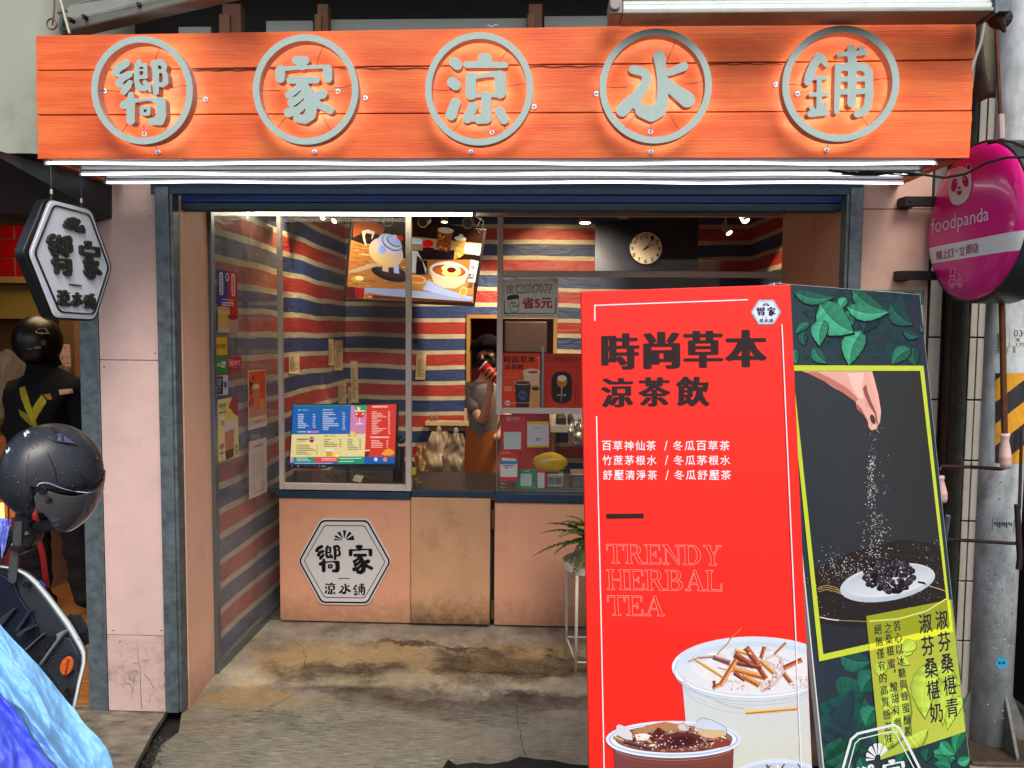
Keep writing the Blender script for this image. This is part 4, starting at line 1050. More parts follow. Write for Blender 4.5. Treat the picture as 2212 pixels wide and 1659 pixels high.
m_pole = mat('weathered_pole_paint', rgb(196, 204, 208), .6, var=.3, vscale=14, col2=rgb(140, 148, 146), bump=.5, bscale=60, dirt=.65, dscale=7, dcol=rgb(66, 62, 54), stretch=(1, 1, .5))
pole = thing('utility_pole', 'weathered grey utility pole with black and yellow warning wrap', 'pole', (PX0, YP, 0))
mb = MB(); mb.smooth = True; mb.tube([(PX0, YP, .02), (PX0, YP, 1.2), (PX0, YP, 4.4)], RP, 40); mb.build('shaft', m_pole, pole)
m_soil = mat('wet_brown_soil', rgb(70, 56, 40), .6, var=.5, vscale=18, bump=.9, bscale=60, rvar=.3)
mb = MB(); mb.box(PX0 - .17, PX0 + .2, YP - .19, YP + .17, -.04, .018); mb.build('base_plate', m_soil, pole, bevel=.008)
m_fin = mat('grey_steel_fin', rgb(120, 122, 114), .6, .3, var=.5, vscale=20, dirt=.7, dscale=14, dcol=rgb(60, 50, 38))
for dx,dy in ((0,-1),(-1,0),(1,0)):
 mb = MB(); t = .006; a = RP - .004; e = RP + .09
 if dx == 0: mb.hexa([(PX0 - t + .02,YP - a,.018),(PX0 + t + .02,YP - a,.018),(PX0 + t + .02,YP - a,.24),(PX0 - t + .02,YP - a,.24)],[(PX0 - t + .02,YP - e,.018),(PX0 + t + .02,YP - e,.018),(PX0 + t + .02,YP - e,.03),(PX0 - t + .02,YP - e,.03)])
 else: mb.hexa([(PX0 + dx * a,YP - t,.018),(PX0 + dx * a,YP + t,.018),(PX0 + dx * a,YP + t,.24),(PX0 + dx * a,YP - t,.24)],[(PX0 + dx * e,YP - t,.018),(PX0 + dx * e,YP + t,.018),(PX0 + dx * e,YP + t,.03),(PX0 + dx * e,YP - t,.03)])
 mb.build('fin', m_fin, pole)
def PC(u,v,r):
 d = ray(u,v); A = d.x ** 2 + d.y ** 2; ox,oy = -PX0,-YP
 B = 2 * (ox * d.x + oy * d.y); C = ox * ox + oy * oy - r * r; D = B * B - 4 * A * C
 if D < 0: D = 0
 return CP + d * ((-B - math.sqrt(D)) / (2 * A))
class PoleSheet(Sheet):
 def __init__(s): super().__init__((0,1,0),(0,-1,0))
 def at(s,u,v,lay=0): return PC(u,v,RP + .001 + lay * .0004)
m_wrap = mat('warning_wrap_vinyl', rough=.55, attr=True, var=.25, vscale=35, bump=.5, bscale=60, dirt=.45, dscale=22, dcol=rgb(70, 66, 58))
ps = PoleSheet(); yel,blk = rgb(226,160,24),rgb(34,34,36)
us = np.linspace(2150,2217,12)
for ua,ub in zip(us[:-1],us[1:]):
 for k in range(-3,9):
  def ln(u,kk): return 822 + kk * 47 - (u - 2150) * .78
  va0,va1,vb0,vb1 = ln(ua,k),ln(ua,k + 1),ln(ub,k),ln(ub,k + 1)
  cl = lambda x: min(max(x,806),1000)
  if cl(va0) == cl(va1) and cl(vb0) == cl(vb1): continue
  ps.mb.poly([ps.at(ua,cl(va0),1),ps.at(ub,cl(vb0),1),ps.at(ub,cl(vb1),1),ps.at(ua,cl(va1),1)],[(yel if k % 2 == 0 else blk)] * 4)
ps.mb.build('warning_wrap', m_wrap, pole)
ps = PoleSheet()
ps.mb.col = None
for ua,ub in zip(np.linspace(2181,2216,6)[:-1],np.linspace(2181,2216,6)[1:]): ps.poly(rect(ua,708,ub,748),rgb(196,200,198),1)
ps.put(raw_text('030'), rect(2190, 713, 2221, 727), rgb(30, 30, 30), 2); ps.put(raw_text('通'), rect(2194, 730, 2203, 738), rgb(40, 40, 40), 2); ps.put(raw_text('199'), rect(2196, 740, 2216, 747), rgb(30, 30, 30), 2)
ps.mb.build('number_plate', PRINTD, pole)
ps = PoleSheet(); ps.poly([(2155,719),(2192,717),(2194,762),(2170,765),(2153,763)],rgb(140,136,122),1)
for k in range(7): ps.poly(rect(2155,722 + k * 5.5,2159,725 + k * 5.5),rgb(40,40,40),2)
ps.mb.build('torn_paper', PRINTD, pole)
ps = PoleSheet(); ps.ell(2164, 1432, 12, 12, rgb(30, 150, 196), 1); ps.poly(rect(2157, 1429, 2162, 1435), rgb(20, 60, 110), 2); ps.poly(rect(2165, 1429, 2171, 1435), rgb(20, 60, 110), 2); ps.mb.build('blue_sticker', PRINTD, pole)
ps = PoleSheet(); ps.poly([(2144,1119),(2192,1122),(2190,1150),(2142,1147)],rgb(84,88,86),1)
for k in range(8): ps.poly(rect(2148 + k * 5,1128,2151 + k * 5,1134 + (k % 3) * 3),rgb(44,46,46),2)
ps.mb.build('metal_plate', PRINTD, pole)
ps = PoleSheet(); r2 = random.Random(12)
for k in range(90):
 u,v = r2.uniform(2120,2190),r2.uniform(1030,1560); s = r2.uniform(1,4); ps.poly([(u,v),(u + s * 1.6,v - s * .5),(u + s,v + s * .5)],rgb(*[int(r2.choice((70,90,180))) for _ in range(1)] * 3),1)
ps.mb.build('paint_chips', PRINTD, pole)['kind'] = 'stuff'
m_rust = mat('rusty_rod', rgb(110, 66, 36), .65, .4, var=.5, vscale=30, bump=.3)
m_pinkgrip = mat('faded_pink_plastic', rgb(214, 178, 172), .5, var=.12, vscale=20)
crank = thing('awning_crank', 'rusty awning crank rod with pink grip in front of the pole', 'crank', P(2171, 1010, 3.0))
Yk = 3.0
mb = MB(); mb.tube([P(2152, 60, Yk), P(2156, 150, Yk), P(2161, 247, Yk)], .007, 8); mb.tube([P(2162, 298, Yk), P(2164, 640, Yk), P(2170, 936, Yk)], .0115, 8); mb.build('rod', m_rust, crank)
mb = MB(); mb.tube([P(2161.5, 247, Yk - .002), P(2163, 300, Yk - .002)], .012, 8); mb.build('sleeve', mat('pale_pink_sleeve', rgb(190, 170, 164), .5), crank)
a,b_ = P(2170,936,Yk),P(2172,1012,Yk); mb = MB(); mb.smooth = True
L = (b_ - a); prof = [(0,.016),(.05,.019),(.1,.017),(.2,.014),(.45,.019),(.62,.021),(.66,.0225),(.70,.021),(.85,.020),(1,.016)]
mb.tube([a + L * t for t, _ in prof], [r for _, r in prof], 18); mb.build('grip', m_pinkgrip, crank)
mb = MB(); mb.tube([P(2174, 1010, Yk + .01), P(2160, 1013, Yk + .01), P(2100, 1009, Yk + .12), P(2035, 1007, Yk + .18), P(2029, 1015, Yk + .18)], .0075, 8); mb.build('crank_arm', mat('brown_iron', rgb(70, 48, 42), .5, .5), crank)
mb = MB(); a,b_ = P(2030,1028,3.18),P(2036,1085,3.18); L = b_ - a; mb.smooth = True; mb.tube([a + L * t for t,_ in prof],[r for _,r in prof],16)
tag(mb.build('spare_grip', m_pinkgrip), 'second faded pink grip half hidden behind the green poster board', 'grip')
mb = MB(); mb.tube([P(2040,1165,3.2),P(2100,1168,3.14),P(2190,1174,3.06),P(2200,1172,3.06)],.007,8); mb.tube([P(2197,1090,3.05),P(2200,1150,3.05),P(2203,1205,3.05),P(2200,1230,3.05)],.011,8); mb.tube([P(2207,930,3.1),P(2202,1100,3.06)],.006,6)
tag(mb.build('iron_tie_bar', mat('dark_iron', rgb(52, 38, 34), .6, .4, var=.3)), 'dark iron tie bar with taped cable around the pole', 'bar')
DS_p = Vector((1.583,3.18,0)); DS_d = Vector((.07,-.9975,0)).normalized(); DS_n = Vector((-DS_d.y * -1,DS_d.x,0)); DS_n = Vector((-.9975,-.07,0)).normalized()
cen = PP(2090,482,DS_p,DS_n)
RD = .300
def band_mat():
 m = mat('pink_sign_face', rgb(190, 16, 112), .22, spec=.5, coat=.3)
 n, l = nt(m); b = n['Principled BSDF']
 g = n.new('ShaderNodeNewGeometry'); sx = n.new('ShaderNodeSeparateXYZ'); l.new(g.outputs['Position'], sx.inputs[0])
 z0,z1 = PP(2094,556,DS_p,DS_n).z,PP(2094,518.5,DS_p,DS_n).z
 a = n.new('ShaderNodeMath'); a.operation = 'GREATER_THAN'; a.inputs[1].default_value = z0; l.new(sx.outputs[2], a.inputs[0])
 c = n.new('ShaderNodeMath'); c.operation = 'LESS_THAN'; c.inputs[1].default_value = z1; l.new(sx.outputs[2], c.inputs[0])
 d = n.new('ShaderNodeMath'); d.operation = 'MULTIPLY'; l.new(a.outputs[0], d.inputs[0]); l.new(c.outputs[0], d.inputs[1])
 x = n.new('ShaderNodeMix'); x.data_type = 'RGBA'; x.inputs[6].default_value = (*rgb(226, 22, 134), 1); x.inputs[7].default_value = (*rgb(232, 234, 234), 1)
 l.new(d.outputs[0], x.inputs[0]); l.new(x.outputs[2], b.inputs['Base Color']); return m
ds = thing('delivery_sign', 'round pink delivery sign with panda face on the right pillar', 'sign', (cen.x, cen.y, cen.z - RD))
M3 = Matrix((DS_d,Vector((0,0,1)),DS_n)).transposed()
mb = MB(); mb.smooth = True
mb.lathe([(.0001, .0), (RD * .3, -.0002), (RD * .62, -.001), (RD * .78, -.002), (RD * .86, -.006), (RD * .93, -.014), (RD * .965, -.025), (RD * .97, -.036)], cen, M=M3, n=64); mb.build('face', band_mat(), ds)
mb = MB(); mb.lathe([(RD * .955,-.024),(RD * .99,-.026),(RD * 1.0,-.033),(RD * 1.0,-.17),(RD * .9,-.176)],cen,M=M3,n=64)
mb.build('rim', mat('dark_sign_rim', rgb(58, 58, 60), .35, .2, var=.2, vscale=4), ds, smooth=False, bevel=.002)
sh = Sheet(cen + DS_n * .0015,DS_n,step=.0002); cp = crop(3600,520,4032,1024); wht = rgb(226,218,224); pk = rgb(176,14,96)
def cq(*pts): return [cp(*p) for p in pts]
def cell(x,y,rx,ry,col,lay,rot=0,n=32):
 sh.poly([cp(x + rx * math.cos(a) * math.cos(rot) - ry * math.sin(a) * math.sin(rot),y + rx * math.cos(a) * math.sin(rot) + ry * math.sin(a) * math.cos(rot)) for a in np.linspace(0,2 * math.pi,n + 1)[:-1]],col,lay)
cell(365,385,30,46,wht,1); cell(365,385,22,37,pk,2); cell(508,325,27,34,wht,1); cell(508,325,19,26,pk,2)
hp = [(322,470),(332,400),(362,350),(410,322),(460,322),(505,350),(532,400),(538,470),(530,540),(505,610),(465,660),(415,684),(370,678),(338,640),(320,570),(316,520)]
sh.nonconvex([cp(*p) for p in hp],wht,3)
cell(375,495,29,64,pk,4,.16); cell(479,459,29,56,pk,4,-.16)
cell(388,468,6,7,wht,5); cell(470,440,6,7,wht,5)
cell(421,520,18,14,pk,4); sh.nonconvex(cq((394,552),(447,540),(445,570),(430,588),(410,588),(398,574)),pk,4)
sh.put(fat_text('foodpanda', .012, .012, 70), cq((158, 812), (697, 690), (697, 862), (158, 990)) , wht, 3)
for k, chx in enumerate('線上訂立即送'):
 x0 = (205,262,315,420,485,545)[k]; sl_y = -.16
 y0 = 1108 + (x0 - 205) * -.19; sh.put(fat_text(chx,.015,.01,80),cq((x0,y0 - 0),(x0 + 56,y0 - 10),(x0 + 56,y0 + 78),(x0,y0 + 88)),rgb(150,20,90),3)
cell(396,1108,8,9,rgb(150,20,90),3)
def pl(pts,w=1.0): sh.line([cp(*p) for p in pts],w,rgb(226,180,210),3)
pl([(340,1278),(382,1272),(380,1335),(338,1342),(340,1278)]); pl([(335,1350),(378,1346),(376,1372),(334,1376),(335,1350)])
pl([(398,1312),(412,1312),(422,1335),(412,1385),(395,1388),(378,1360)]); pl([(334,1376),(320,1425),(440,1418)]); pl([(424,1330),(442,1372),(450,1392)]); pl([(408,1400),(425,1372),(450,1390)])
for c_ in ((352,1436,18),(428,1428,20)):
 for rr_ in (c_[2],c_[2] * .5): pl([(c_[0] + rr_ * math.cos(a),c_[1] + rr_ * 1.05 * math.sin(a)) for a in np.linspace(0,6.283,17)],.8)
sh.mb.build('print', PRINT, ds)
for v0,v1,u0 in ((431,451,1937),(588,607,1929)):
 mb = MB(); z0,z1 = ZZ(1960,v1,YF),ZZ(1960,v0,YF); xx = XX(u0,v0,YF)
 mb.box(xx,1.78,YF - .075,YF - .040,z0,z1); mb.box(xx,xx + .05,YF - .039,YF - .006,z0 - .002,z1 + .002)
 mb.lathe([(.0001, -.004), (.007, -.003), (.007, 0)], (xx + .022, YF - .075, (z0 + z1) / 2), 'y', 8)
 mb.box(1.64,1.70,YF - .3,YF - .039,z0 + .004,z1 - .004)
 mb.build('wall_bracket', mat('dark_bracket_steel', rgb(38, 34, 34), .5, .5, var=.3), ds, bevel=.002)
mb = MB(); mb.tube([P(2212, 318, 2.6), P(2190, 308, 2.65), P(2160, 304, 2.75), P(2135, 310, 2.8)], .005, 6); tag(mb.build('sign_cable', m_black), 'short black cable resting on top of the pink round sign', 'cable')
Yst = YF - .012
cp = crop(3100,1120,3760,1244)
st = thing('street_plate', 'green street name plate with white lettering behind the green poster board', 'sign', P(1925, 700, Yst))
a,b_,c_,d_ = [P(*cp(x,y),Yst) for x,y in ((515,38),(1015,48),(1015,620),(515,620))]
mb = MB(); mb.slab([d_, c_, b_, a], (0, .006, 0)); mb.build('plate', mat('green_enamel', rgb(14, 112, 70), .4), st, bevel=.002)
sh = Sheet((0,Yst - .0006,0),(0,-1,0)); w2 = rgb(216,226,220)
sh.line([cp(*p) for p in ((530,46),(1000,56),(1008,150),(1008,600))],1.0,w2,1)
sh.put(raw_text('湖路'), [cp(770, 52), cp(880, 54), cp(880, 140), cp(770, 138)], w2, 1); sh.put(raw_text('段'), [cp(944, 55), cp(1000, 56), cp(1000, 122), cp(944, 120)], w2, 1)
sh.poly([cp(975,152),cp(1005,152),cp(1010,600),cp(985,600)],w2,1)
sh.mb.build('lettering', PRINT, st)
# ================================================================== left neighbour
mb = MB(); mb.smooth = True; Yw = 2.9; xc = XX(50,200,Yw); prof = [(-4.0,Yw),(xc - .3,Yw),(xc,Yw)] + [(xc + .10 * math.sin(a),Yw + .10 * (1 - math.cos(a))) for a in np.linspace(.15,math.pi / 2,8)] + [(xc + .10,3.9)]
zt,zb = 4.2,ZZ(40,331,Yw)
lo = [mb.vert((x,y,zb)) for x,y in prof]; hi = [mb.vert((x,y,zt)) for x,y in prof]
for k in range(len(prof) - 1): mb.face((lo[k],lo[k + 1],hi[k + 1],hi[k]))
mb.smooth = False; mb.face([mb.vert((x,y,zb)) for x,y in prof] + [mb.vert((-4.0,3.9,zb))])
tag(mb.build('neighbour_wall', m_concwall), 'pale green grey wall with rounded corner, upper left corner', 'wall')
mb = MB(); pts = [P(-60,308,2.55),P(236,398,3.235),P(236,470,3.235),P(-60,458,2.75)]
lo = [P(-60,458,2.75)]
mb.slab([pts[3],pts[2],pts[1],pts[0]],(0,.25,0))  # black face reaches down over the shade beneath the beam
mb.box(-4,XX(-60,400,2.75),2.75,3.1,pts[3].z,pts[0].z)
tag(mb.build('neighbour_fascia', mat('navy_fascia_and_undershade', rgb(16, 24, 34), .45, var=.3, vscale=6, bump=.1)), 'navy black sloping fascia including the shade beneath it, above the neighbouring shop entrance', 'fascia')
nb = thing('neighbour_shop', 'neighbouring shop room with red tiles and wooden floor, far left', 'shop', (-3.2, 4.6, 0))
m_redtile = mat('glossy_red_tile', rgb(168, 16, 18), .15, var=.25, vscale=7, coat=.3)
m_redgrout = mat('pale_grout', rgb(170, 140, 130), .8)
YN = 5.3
mb = MB(); mb.box(-5, XX(120, 540, YN), YN + .01, YN + .1, ZZ(30, 600, YN), 3.0); mb.build('tile_backing', m_redgrout, nb)
z = ZZ(30,597,YN); row = 0
while z < 3.0:
 x = -4.66 + (.16 if row % 2 else 0)
 while x < XX(120,540,YN) - .01:
  x1 = min(x + .315, XX(120, 540, YN)); mb = MB(); mb.box(x, x1 - .006, YN, YN + .012, z, z + .128); mb.build('tile', m_redtile, nb, bevel=.003); x += .32
 z += .134; row += 1
m_brown = mat('brown_lit_backwall', rgb(120, 84, 40), .8, var=.4, vscale=2.2)
mb = MB(); mb.box(-5, -1.78, YN + .3, YN + .4, 0, 3.0); mb.build('back_wall', m_brown, nb)
mb = MB(); mb.box(-5, XX(190, 640, YN), YN - .03, YN + .02, ZZ(30, 612, YN), ZZ(30, 598, YN)); mb.build('rail', mat('ochre_rail', rgb(150, 112, 60), .6), nb, bevel=.003)
mb = MB(); mb.box(-5, XX(190, 640, YN), YN + .05, YN + .06, ZZ(30, 688, YN), ZZ(30, 613, YN)); mb.build('panel', mat('yellowed_panel', rgb(150, 122, 46), .4, var=.35, vscale=3), nb)
mb = MB(); mb.box(XX(163, 850, YN - .4), XX(192, 850, YN - .4), YN - .4, YN - .3, 0, 2.3); mb.build('door_post', mat('honey_wood', rgb(158, 102, 44), .5, var=.4, vscale=5, stretch=(9, 9, 1), bump=.1), nb, bevel=.003)
mb = MB(); mb.box(XX(128, 700, YN - .1), XX(162, 700, YN - .1), YN - .1, YN - .07, .9, ZZ(140, 660, YN)); mb.build('inner_panel', mat('dim_ochre_panel', rgb(116, 84, 34), .6, var=.4, vscale=5), nb)
YQ = 4.75
mb = MB(); mb.box(-5, XX(88, 1150, YQ), YQ + .012, YQ + .5, 0, ZZ(40, 1058, YQ)); mb.build('counter_body', m_redgrout, nb)
zt_ = ZZ(40, 1060, YQ); z = .02; row = 0; m_redtile2 = mat('dark_red_tile', rgb(128, 14, 20), .2, var=.25, vscale=7, coat=.3)
while z < zt_ - .02:
 x = -4.4 + (.11 if row % 2 else 0)
 while x < XX(88,1150,YQ) - .01:
  x1 = min(x + .215, XX(88, 1150, YQ)); mb = MB(); mb.box(x, x1 - .005, YQ, YQ + .013, z, min(z + .138, zt_)); mb.build('tile', m_redtile2, nb, bevel=.003); x += .22
 z += .144; row += 1
mb = MB(); mb.box(-5, XX(92, 1050, YQ), YQ - .03, YQ + .52, zt_ + .002, zt_ + .03); mb.build('counter_top', m_dark, nb, bevel=.003)
def plank_mat():
 m = mat('orange_wood_floor', rgb(176, 116, 58), .5, var=.45, vscale=3.2, stretch=(1, 14, 1), col2=rgb(112, 66, 28), bump=.1, dirt=.3, dscale=4, dcol=rgb(90, 56, 26)); return m
m_wf = plank_mat()
for k in range(12):
 mb = MB(); mb.box(-4.6, -1.905, 3.30 + k * .2, 3.497 + k * .2, -.02, .008); o = mb.build('floor_plank', m_wf, nb, bevel=.0015)
mb = MB(); mb.box(-4.6, -1.9, 3.2, 5.7, 2.75, 2.8); mb.build('ceiling_slab', m_dark, nb)
mb = MB(); mb.box(-1.90, -1.78, 3.34, 5.7, 0, 2.9); mb.build('party_wall', mat('dim_party_wall', rgb(60, 44, 30), .9), nb)
mb = MB(); mb.box(-4.7, -4.6, 3.3, 5.7, 0, 2.8); mb.build('side_wall', m_dark, nb)
m_sheet = glass('clear_plastic_sheet', (.85, .78, .6), 2.2, .25, smear_glare=.35)
mb = MB(); mb.smooth = True; g = []
for i in range(14):
 row = []
 for j in range(30):
  u = -20 + j * 6; v = 760 + i * 11; row.append(mb.vert(P(u,v + 6 * math.sin(j * .8),YN - .2 + .03 * math.sin(j * 1.9 + i * .35) + .01 * noise.noise(Vector((j * .5,i * .5,0))))))
 g.append(row)
for i in range(13):
 for j in range(29): mb.face((g[i][j],g[i][j + 1],g[i + 1][j + 1],g[i + 1][j]))
tag(mb.build('plastic_bags', m_sheet), 'crumpled clear plastic bags hanging behind the helmeted person', 'bags')
sh = Sheet((0,YN - .42,0),(0,-1,0)); cp = crop(0,1200,460,1526)
sh.poly([cp(*p) for p in ((820,515),(912,515),(925,808),(850,800),(790,760),(785,690))],rgb(222,176,150),1)
sh.put(raw_text('の'), [cp(855, 665), cp(900, 665), cp(900, 710), cp(855, 710)], rgb(120, 30, 30), 2); sh.put(raw_text('A'), [cp(840, 535), cp(868, 535), cp(868, 570), cp(840, 570)], rgb(160, 40, 30), 2)
for k in range(4): sh.poly(rect(*cp(805,670 + k * 14),*cp(828,680 + k * 14)),rgb(130,30,30),2)
for k in range(5): sh.poly(rect(*cp(815 + k * 20,750),*cp(827 + k * 20,775)),rgb(170,110,90),2)
tag(sh.mb.build('pinned_note', PRINTD), 'pale pink handwritten note beside the black helmet', 'note')
mb = MB(); mb.box(XX(-10,1000,4.9),XX(30,1000,4.9),4.85,5.1,zt_ + .03,zt_ + .26); mb.cyl(P(22,960,4.9),P(22,1040,4.9),.05,16)
tag(mb.build('pot_stack', mat('dim_copper', rgb(96, 58, 36), .4, .5, var=.3)), 'dim brown pots on the red tiled counter', 'pots')
mb = MB(); mb.ellipsoid(P(20,985,4.85),.12,.1,.08,16,10); mb.ellipsoid(P(6,960,4.9),.09,.08,.06,14,8)
tag(mb.build('orange_bundle', mat('orange_brown_bundle', rgb(150, 78, 36), .7, var=.4, vscale=20, bump=.6)), 'orange brown bundle on the red tiled counter left of the person', 'bundle')
mb = MB(); mb.box(XX(-20, 1100, 4.7), XX(4, 1100, 4.7), 4.66, 4.72, ZZ(2, 1125, 4.7), ZZ(2, 1088, 4.7)); mb.build('warm_lamp', glow('warm_lamp', (1, .72, .12), 2.2), None)
bpy.data.objects['warm_lamp']['label'] = 'small glowing yellow panel at the left edge below the helmeted person'; bpy.data.objects['warm_lamp']['category'] = 'lamp'
ld = bpy.data.lights.new('neighbour_lamp_light', 'AREA'); ld.energy = 13; ld.size = .9; ld.color = (1, .72, .42); lo_ = bpy.data.objects.new('neighbour_lamp_light', ld); COL.objects.link(lo_); lo_.location = (-2.9, 4.6, 2.68)
hx = thing('hanging_sign', 'white hexagonal hanging sign with black characters in front of the left pillar', 'sign', P(145, 690, 2.85))
pL,pR = P(50,544,2.62),P(241.5,579,3.12)
dd = (pR - pL); dd.z = 0; dd.normalize(); hn = Vector((dd.y,-dd.x,0)).normalized()
if (CP - pL).dot(hn) < 0: hn = -hn
cp = crop(80,760,460,1212)
def HP(x,y,off=0.0): return PP(*cp(x,y),pL,hn) + hn * off
def rounded(c,r):
 out = []
 for k in range(len(c)):
  p,a,b = Vector(c[k]),Vector(c[k - 1]),Vector(c[(k + 1) % len(c)]); d1 = (a - p).normalized() * r; d2 = (b - p).normalized() * r
  for t in (0,.25,.5,.75,1): q = (p + d1) * (1 - t) ** 2 + p * 2 * t * (1 - t) + (p + d2) * t * t; out.append((q.x,q.y))
 return out
O1 = rounded([(310,62),(895,195),(1158,935),(945,1612),(378,1592),(28,745)],80)
O2 = rounded([(340,80),(872,215),(1128,935),(922,1585),(408,1560),(85,750)],70)
O3 = rounded([(362,100),(868,230),(1115,935),(915,1562),(428,1540),(112,752)],66)
m_hexb = mat('black_acrylic', rgb(26, 28, 30), .3); m_hexw = mat('brushed_white_panel', rgb(232, 240, 250), .42, 0., var=.12, vscale=5)
mb = MB(); mb.slab([HP(*p) for p in O1], hn * -.035); mb.build('case', m_hexb, hx, bevel=.002)
mb = MB(); n_ = len(O1)
for k in range(n_):
 a,b_,c_,d_ = HP(*O2[k],.004),HP(*O2[(k + 1) % n_],.004),HP(*O3[(k + 1) % n_],.004),HP(*O3[k],.004)
 mb.poly([a,b_,c_,d_])
mb.build('white_line', m_hexw, hx)
mb = MB(); mb.slab([HP(*p, .006) for p in O3], hn * -.008); mb.build('panel', m_hexw, hx)
O4 = rounded([(392,140),(848,262),(1095,935),(905,1530),(462,1500),(145,752)],60); O5 = rounded([(402,160),(838,278),(1080,935),(895,1514),(474,1484),(165,754)],56)
mb = MB()
for k in range(n_): mb.hexa([HP(*O4[k],.0055),HP(*O4[(k + 1) % n_],.0055),HP(*O5[(k + 1) % n_],.0055),HP(*O5[k],.0055)],[HP(*O4[k],.010),HP(*O4[(k + 1) % n_],.010),HP(*O5[(k + 1) % n_],.010),HP(*O5[k],.010)])
mb.build('border_line', m_hexb, hx)
mb = MB(); m_raise = mat('raised_black_letter', rgb(34, 36, 34), .6, bump=.2)
def raised(key,q):
 v,f = fill2d(GL[key],.5); a = norm2(v); tl,tr,br,bl = [np.array(c_,float) for c_ in q]; ids = []
 for (s_,t_),(x,y,z) in zip(a,v):
  p = (tl * (1 - s_) + tr * s_) * (1 - t_) + (bl * (1 - s_) + br * s_) * t_; ids.append(mb.vert(HP(p[0],p[1],.017 if z > 0 else .0055)))
 for fc in f: mb.face([ids[i] for i in fc])
raised('xiang', ((290, 495), (615, 540), (620, 1050), (325, 1010)))
raised('jia', ((700, 585), (965, 620), (985, 1110), (735, 1065)))
raised('liang', ((432, 1205), (575, 1225), (580, 1430), (432, 1410))); raised('shui', ((603, 1238), (742, 1252), (750, 1432), (600, 1420))); raised('pu', ((765, 1255), (900, 1262), (908, 1465), (770, 1448)))
mb.hexa([HP(*p,.0055) for p in ((590,1138),(738,1156),(738,1168),(590,1150))],[HP(*p,.012) for p in ((590,1138),(738,1156),(738,1168),(590,1150))])
mb.build('lettering', m_raise, hx)
mb = MB(); c0 = (640,478)
for a,b_ in ((188,203),(207,224),(229,250),(255,275),(281,304),(322,358)):
 q = []
 for rr_,an in ((25,a),(150,a),(155,(a + b_) / 2),(150,b_),(25,b_)):
  an = rad(an); q.append((c0[0] + rr_ * math.cos(an) * .88,c0[1] + rr_ * math.sin(an) * 1.12 + rr_ * math.cos(an) * .22))
 mb.hexa([HP(*p,.0055) for p in q],[HP(*p,.017) for p in q])
mb.build('fan_emblem', m_raise, hx)
for x,y,u in ((425,60,117),(800,165,178)):
 a = HP(x,y + 50,-.01); top = Vector((a.x,a.y,Z_SOF))
 mb = MB(); k_ = a + Vector((0, 0, .028)); mb.tube([a + Vector((-.0, -.008, -.008)), k_ , a + Vector((0, .008, -.008))], .0012, 5); mb.tube([k_ + Vector((0, 0, .016)), top], .0010, 5); w_ = mb.build('wire', m_galv, hx)
 mb = MB(); mb.cyl(k_, k_ + Vector((0, 0, .017)), .0055, 10); mb.build('crimp', mat('bright_crimp', rgb(190, 190, 186), .3, .8), w_)
# ================================================================== inside the shop
SCREEN = mat('screen_picture', rough=.25, attr=True, estr=.22)
SCREENB = mat('screen_menu', rough=.3, attr=True, estr=.50)
def C(r,g,b): return rgb(r,g,b)
cp = crop(1320,820,1960,2212)
A,B_,D_ = P(*cp(235,125),5.15),P(*cp(2062,285),5.62),P(*cp(120,1262),5.33)
n_ = (B_ - A).cross(D_ - A).normalized()
if n_.y > 0: n_ = -n_
tv = thing('television', 'tilted television showing teapot and bowls, high in the shop corner', 'television', A)
def TV(x,y,o=0.): return PP(*cp(x,y),A,n_) + n_ * o
out = [(235,125),(2062,285),(1900,1340),(115,1262)]
mb = MB(); mb.slab([TV(*p) for p in out[::-1]], -n_ * .045); mb.build('case', m_black, tv, bevel=.004)
sh = Sheet(A + n_ * .001,n_,step=.0003)
def q(*pts): return [cp(*p) for p in pts]
rr = random.Random(21)
scr = [(250,140),(2020,300),(1880,1290),(145,1225)]
sh.poly(q(*scr),C(28,12,8),1)
def sp(a,b): return bilin(scr,a,b)
sh.poly(q((215,430),(1000,700),(1900,700),(1880,1290),(145,1225)),C(150,96,44),2)
for k in range(90):
 a,b = rr.uniform(0,.42),rr.uniform(.3,.97); x,y = sp(a,b); w_ = rr.uniform(30,160); h_ = rr.uniform(4,14)
 col = rr.choice([C(196,140,84),C(120,60,24),C(206,170,128),C(110,50,20),C(170,110,54)])
 if x + w_ < 1860: sh.poly(q((x,y),(x + w_,y + h_ * 1.5),(x + w_,y + h_ * 2.5),(x,y + h_)),col,3 + .02 * k)
sh.nonconvex(q((250,150),(560,190),(680,270),(640,360),(380,330),(240,400)),C(130,62,22),5)
sh.nonconvex(q((1000,380),(1990,480),(1960,640),(1000,560)),C(150,120,84),5)
sh.poly(q((1020,400),(1180,420),(1180,490),(1020,480)),C(170,200,226),6)
sh.poly(q((1745,480),(1985,500),(1965,640),(1745,600)),C(176,190,184),6)
sh.poly(q((1840,700),(1950,720),(1900,1010),(1800,1000)),C(178,190,196),6)
sh.poly(q((400,1080),(920,1100),(1870,1200),(1860,1270),(700,1190),(400,1140)),C(134,150,190),6)
sh.nonconvex(q((1030,1010),(1300,960),(1880,1020),(1870,1180),(1500,1160),(1100,1100)),C(160,120,70),6.2)
sh.nonconvex(q((1180,1030),(1270,980),(1500,1100),(1870,1210),(1870,1240),(1600,1210),(1200,1110)),C(150,166,216),6.4)
sh.poly(q((150,1060),(280,1080),(280,1225),(145,1215)),C(70,12,24),7)
sh.poly(q((255,1070),(395,1090),(385,1225),(280,1220)),C(140,14,20),7.5)
sh.poly(q((500,1180),(1860,1268),(1860,1290),(500,1225)),C(90,34,16),7.6)
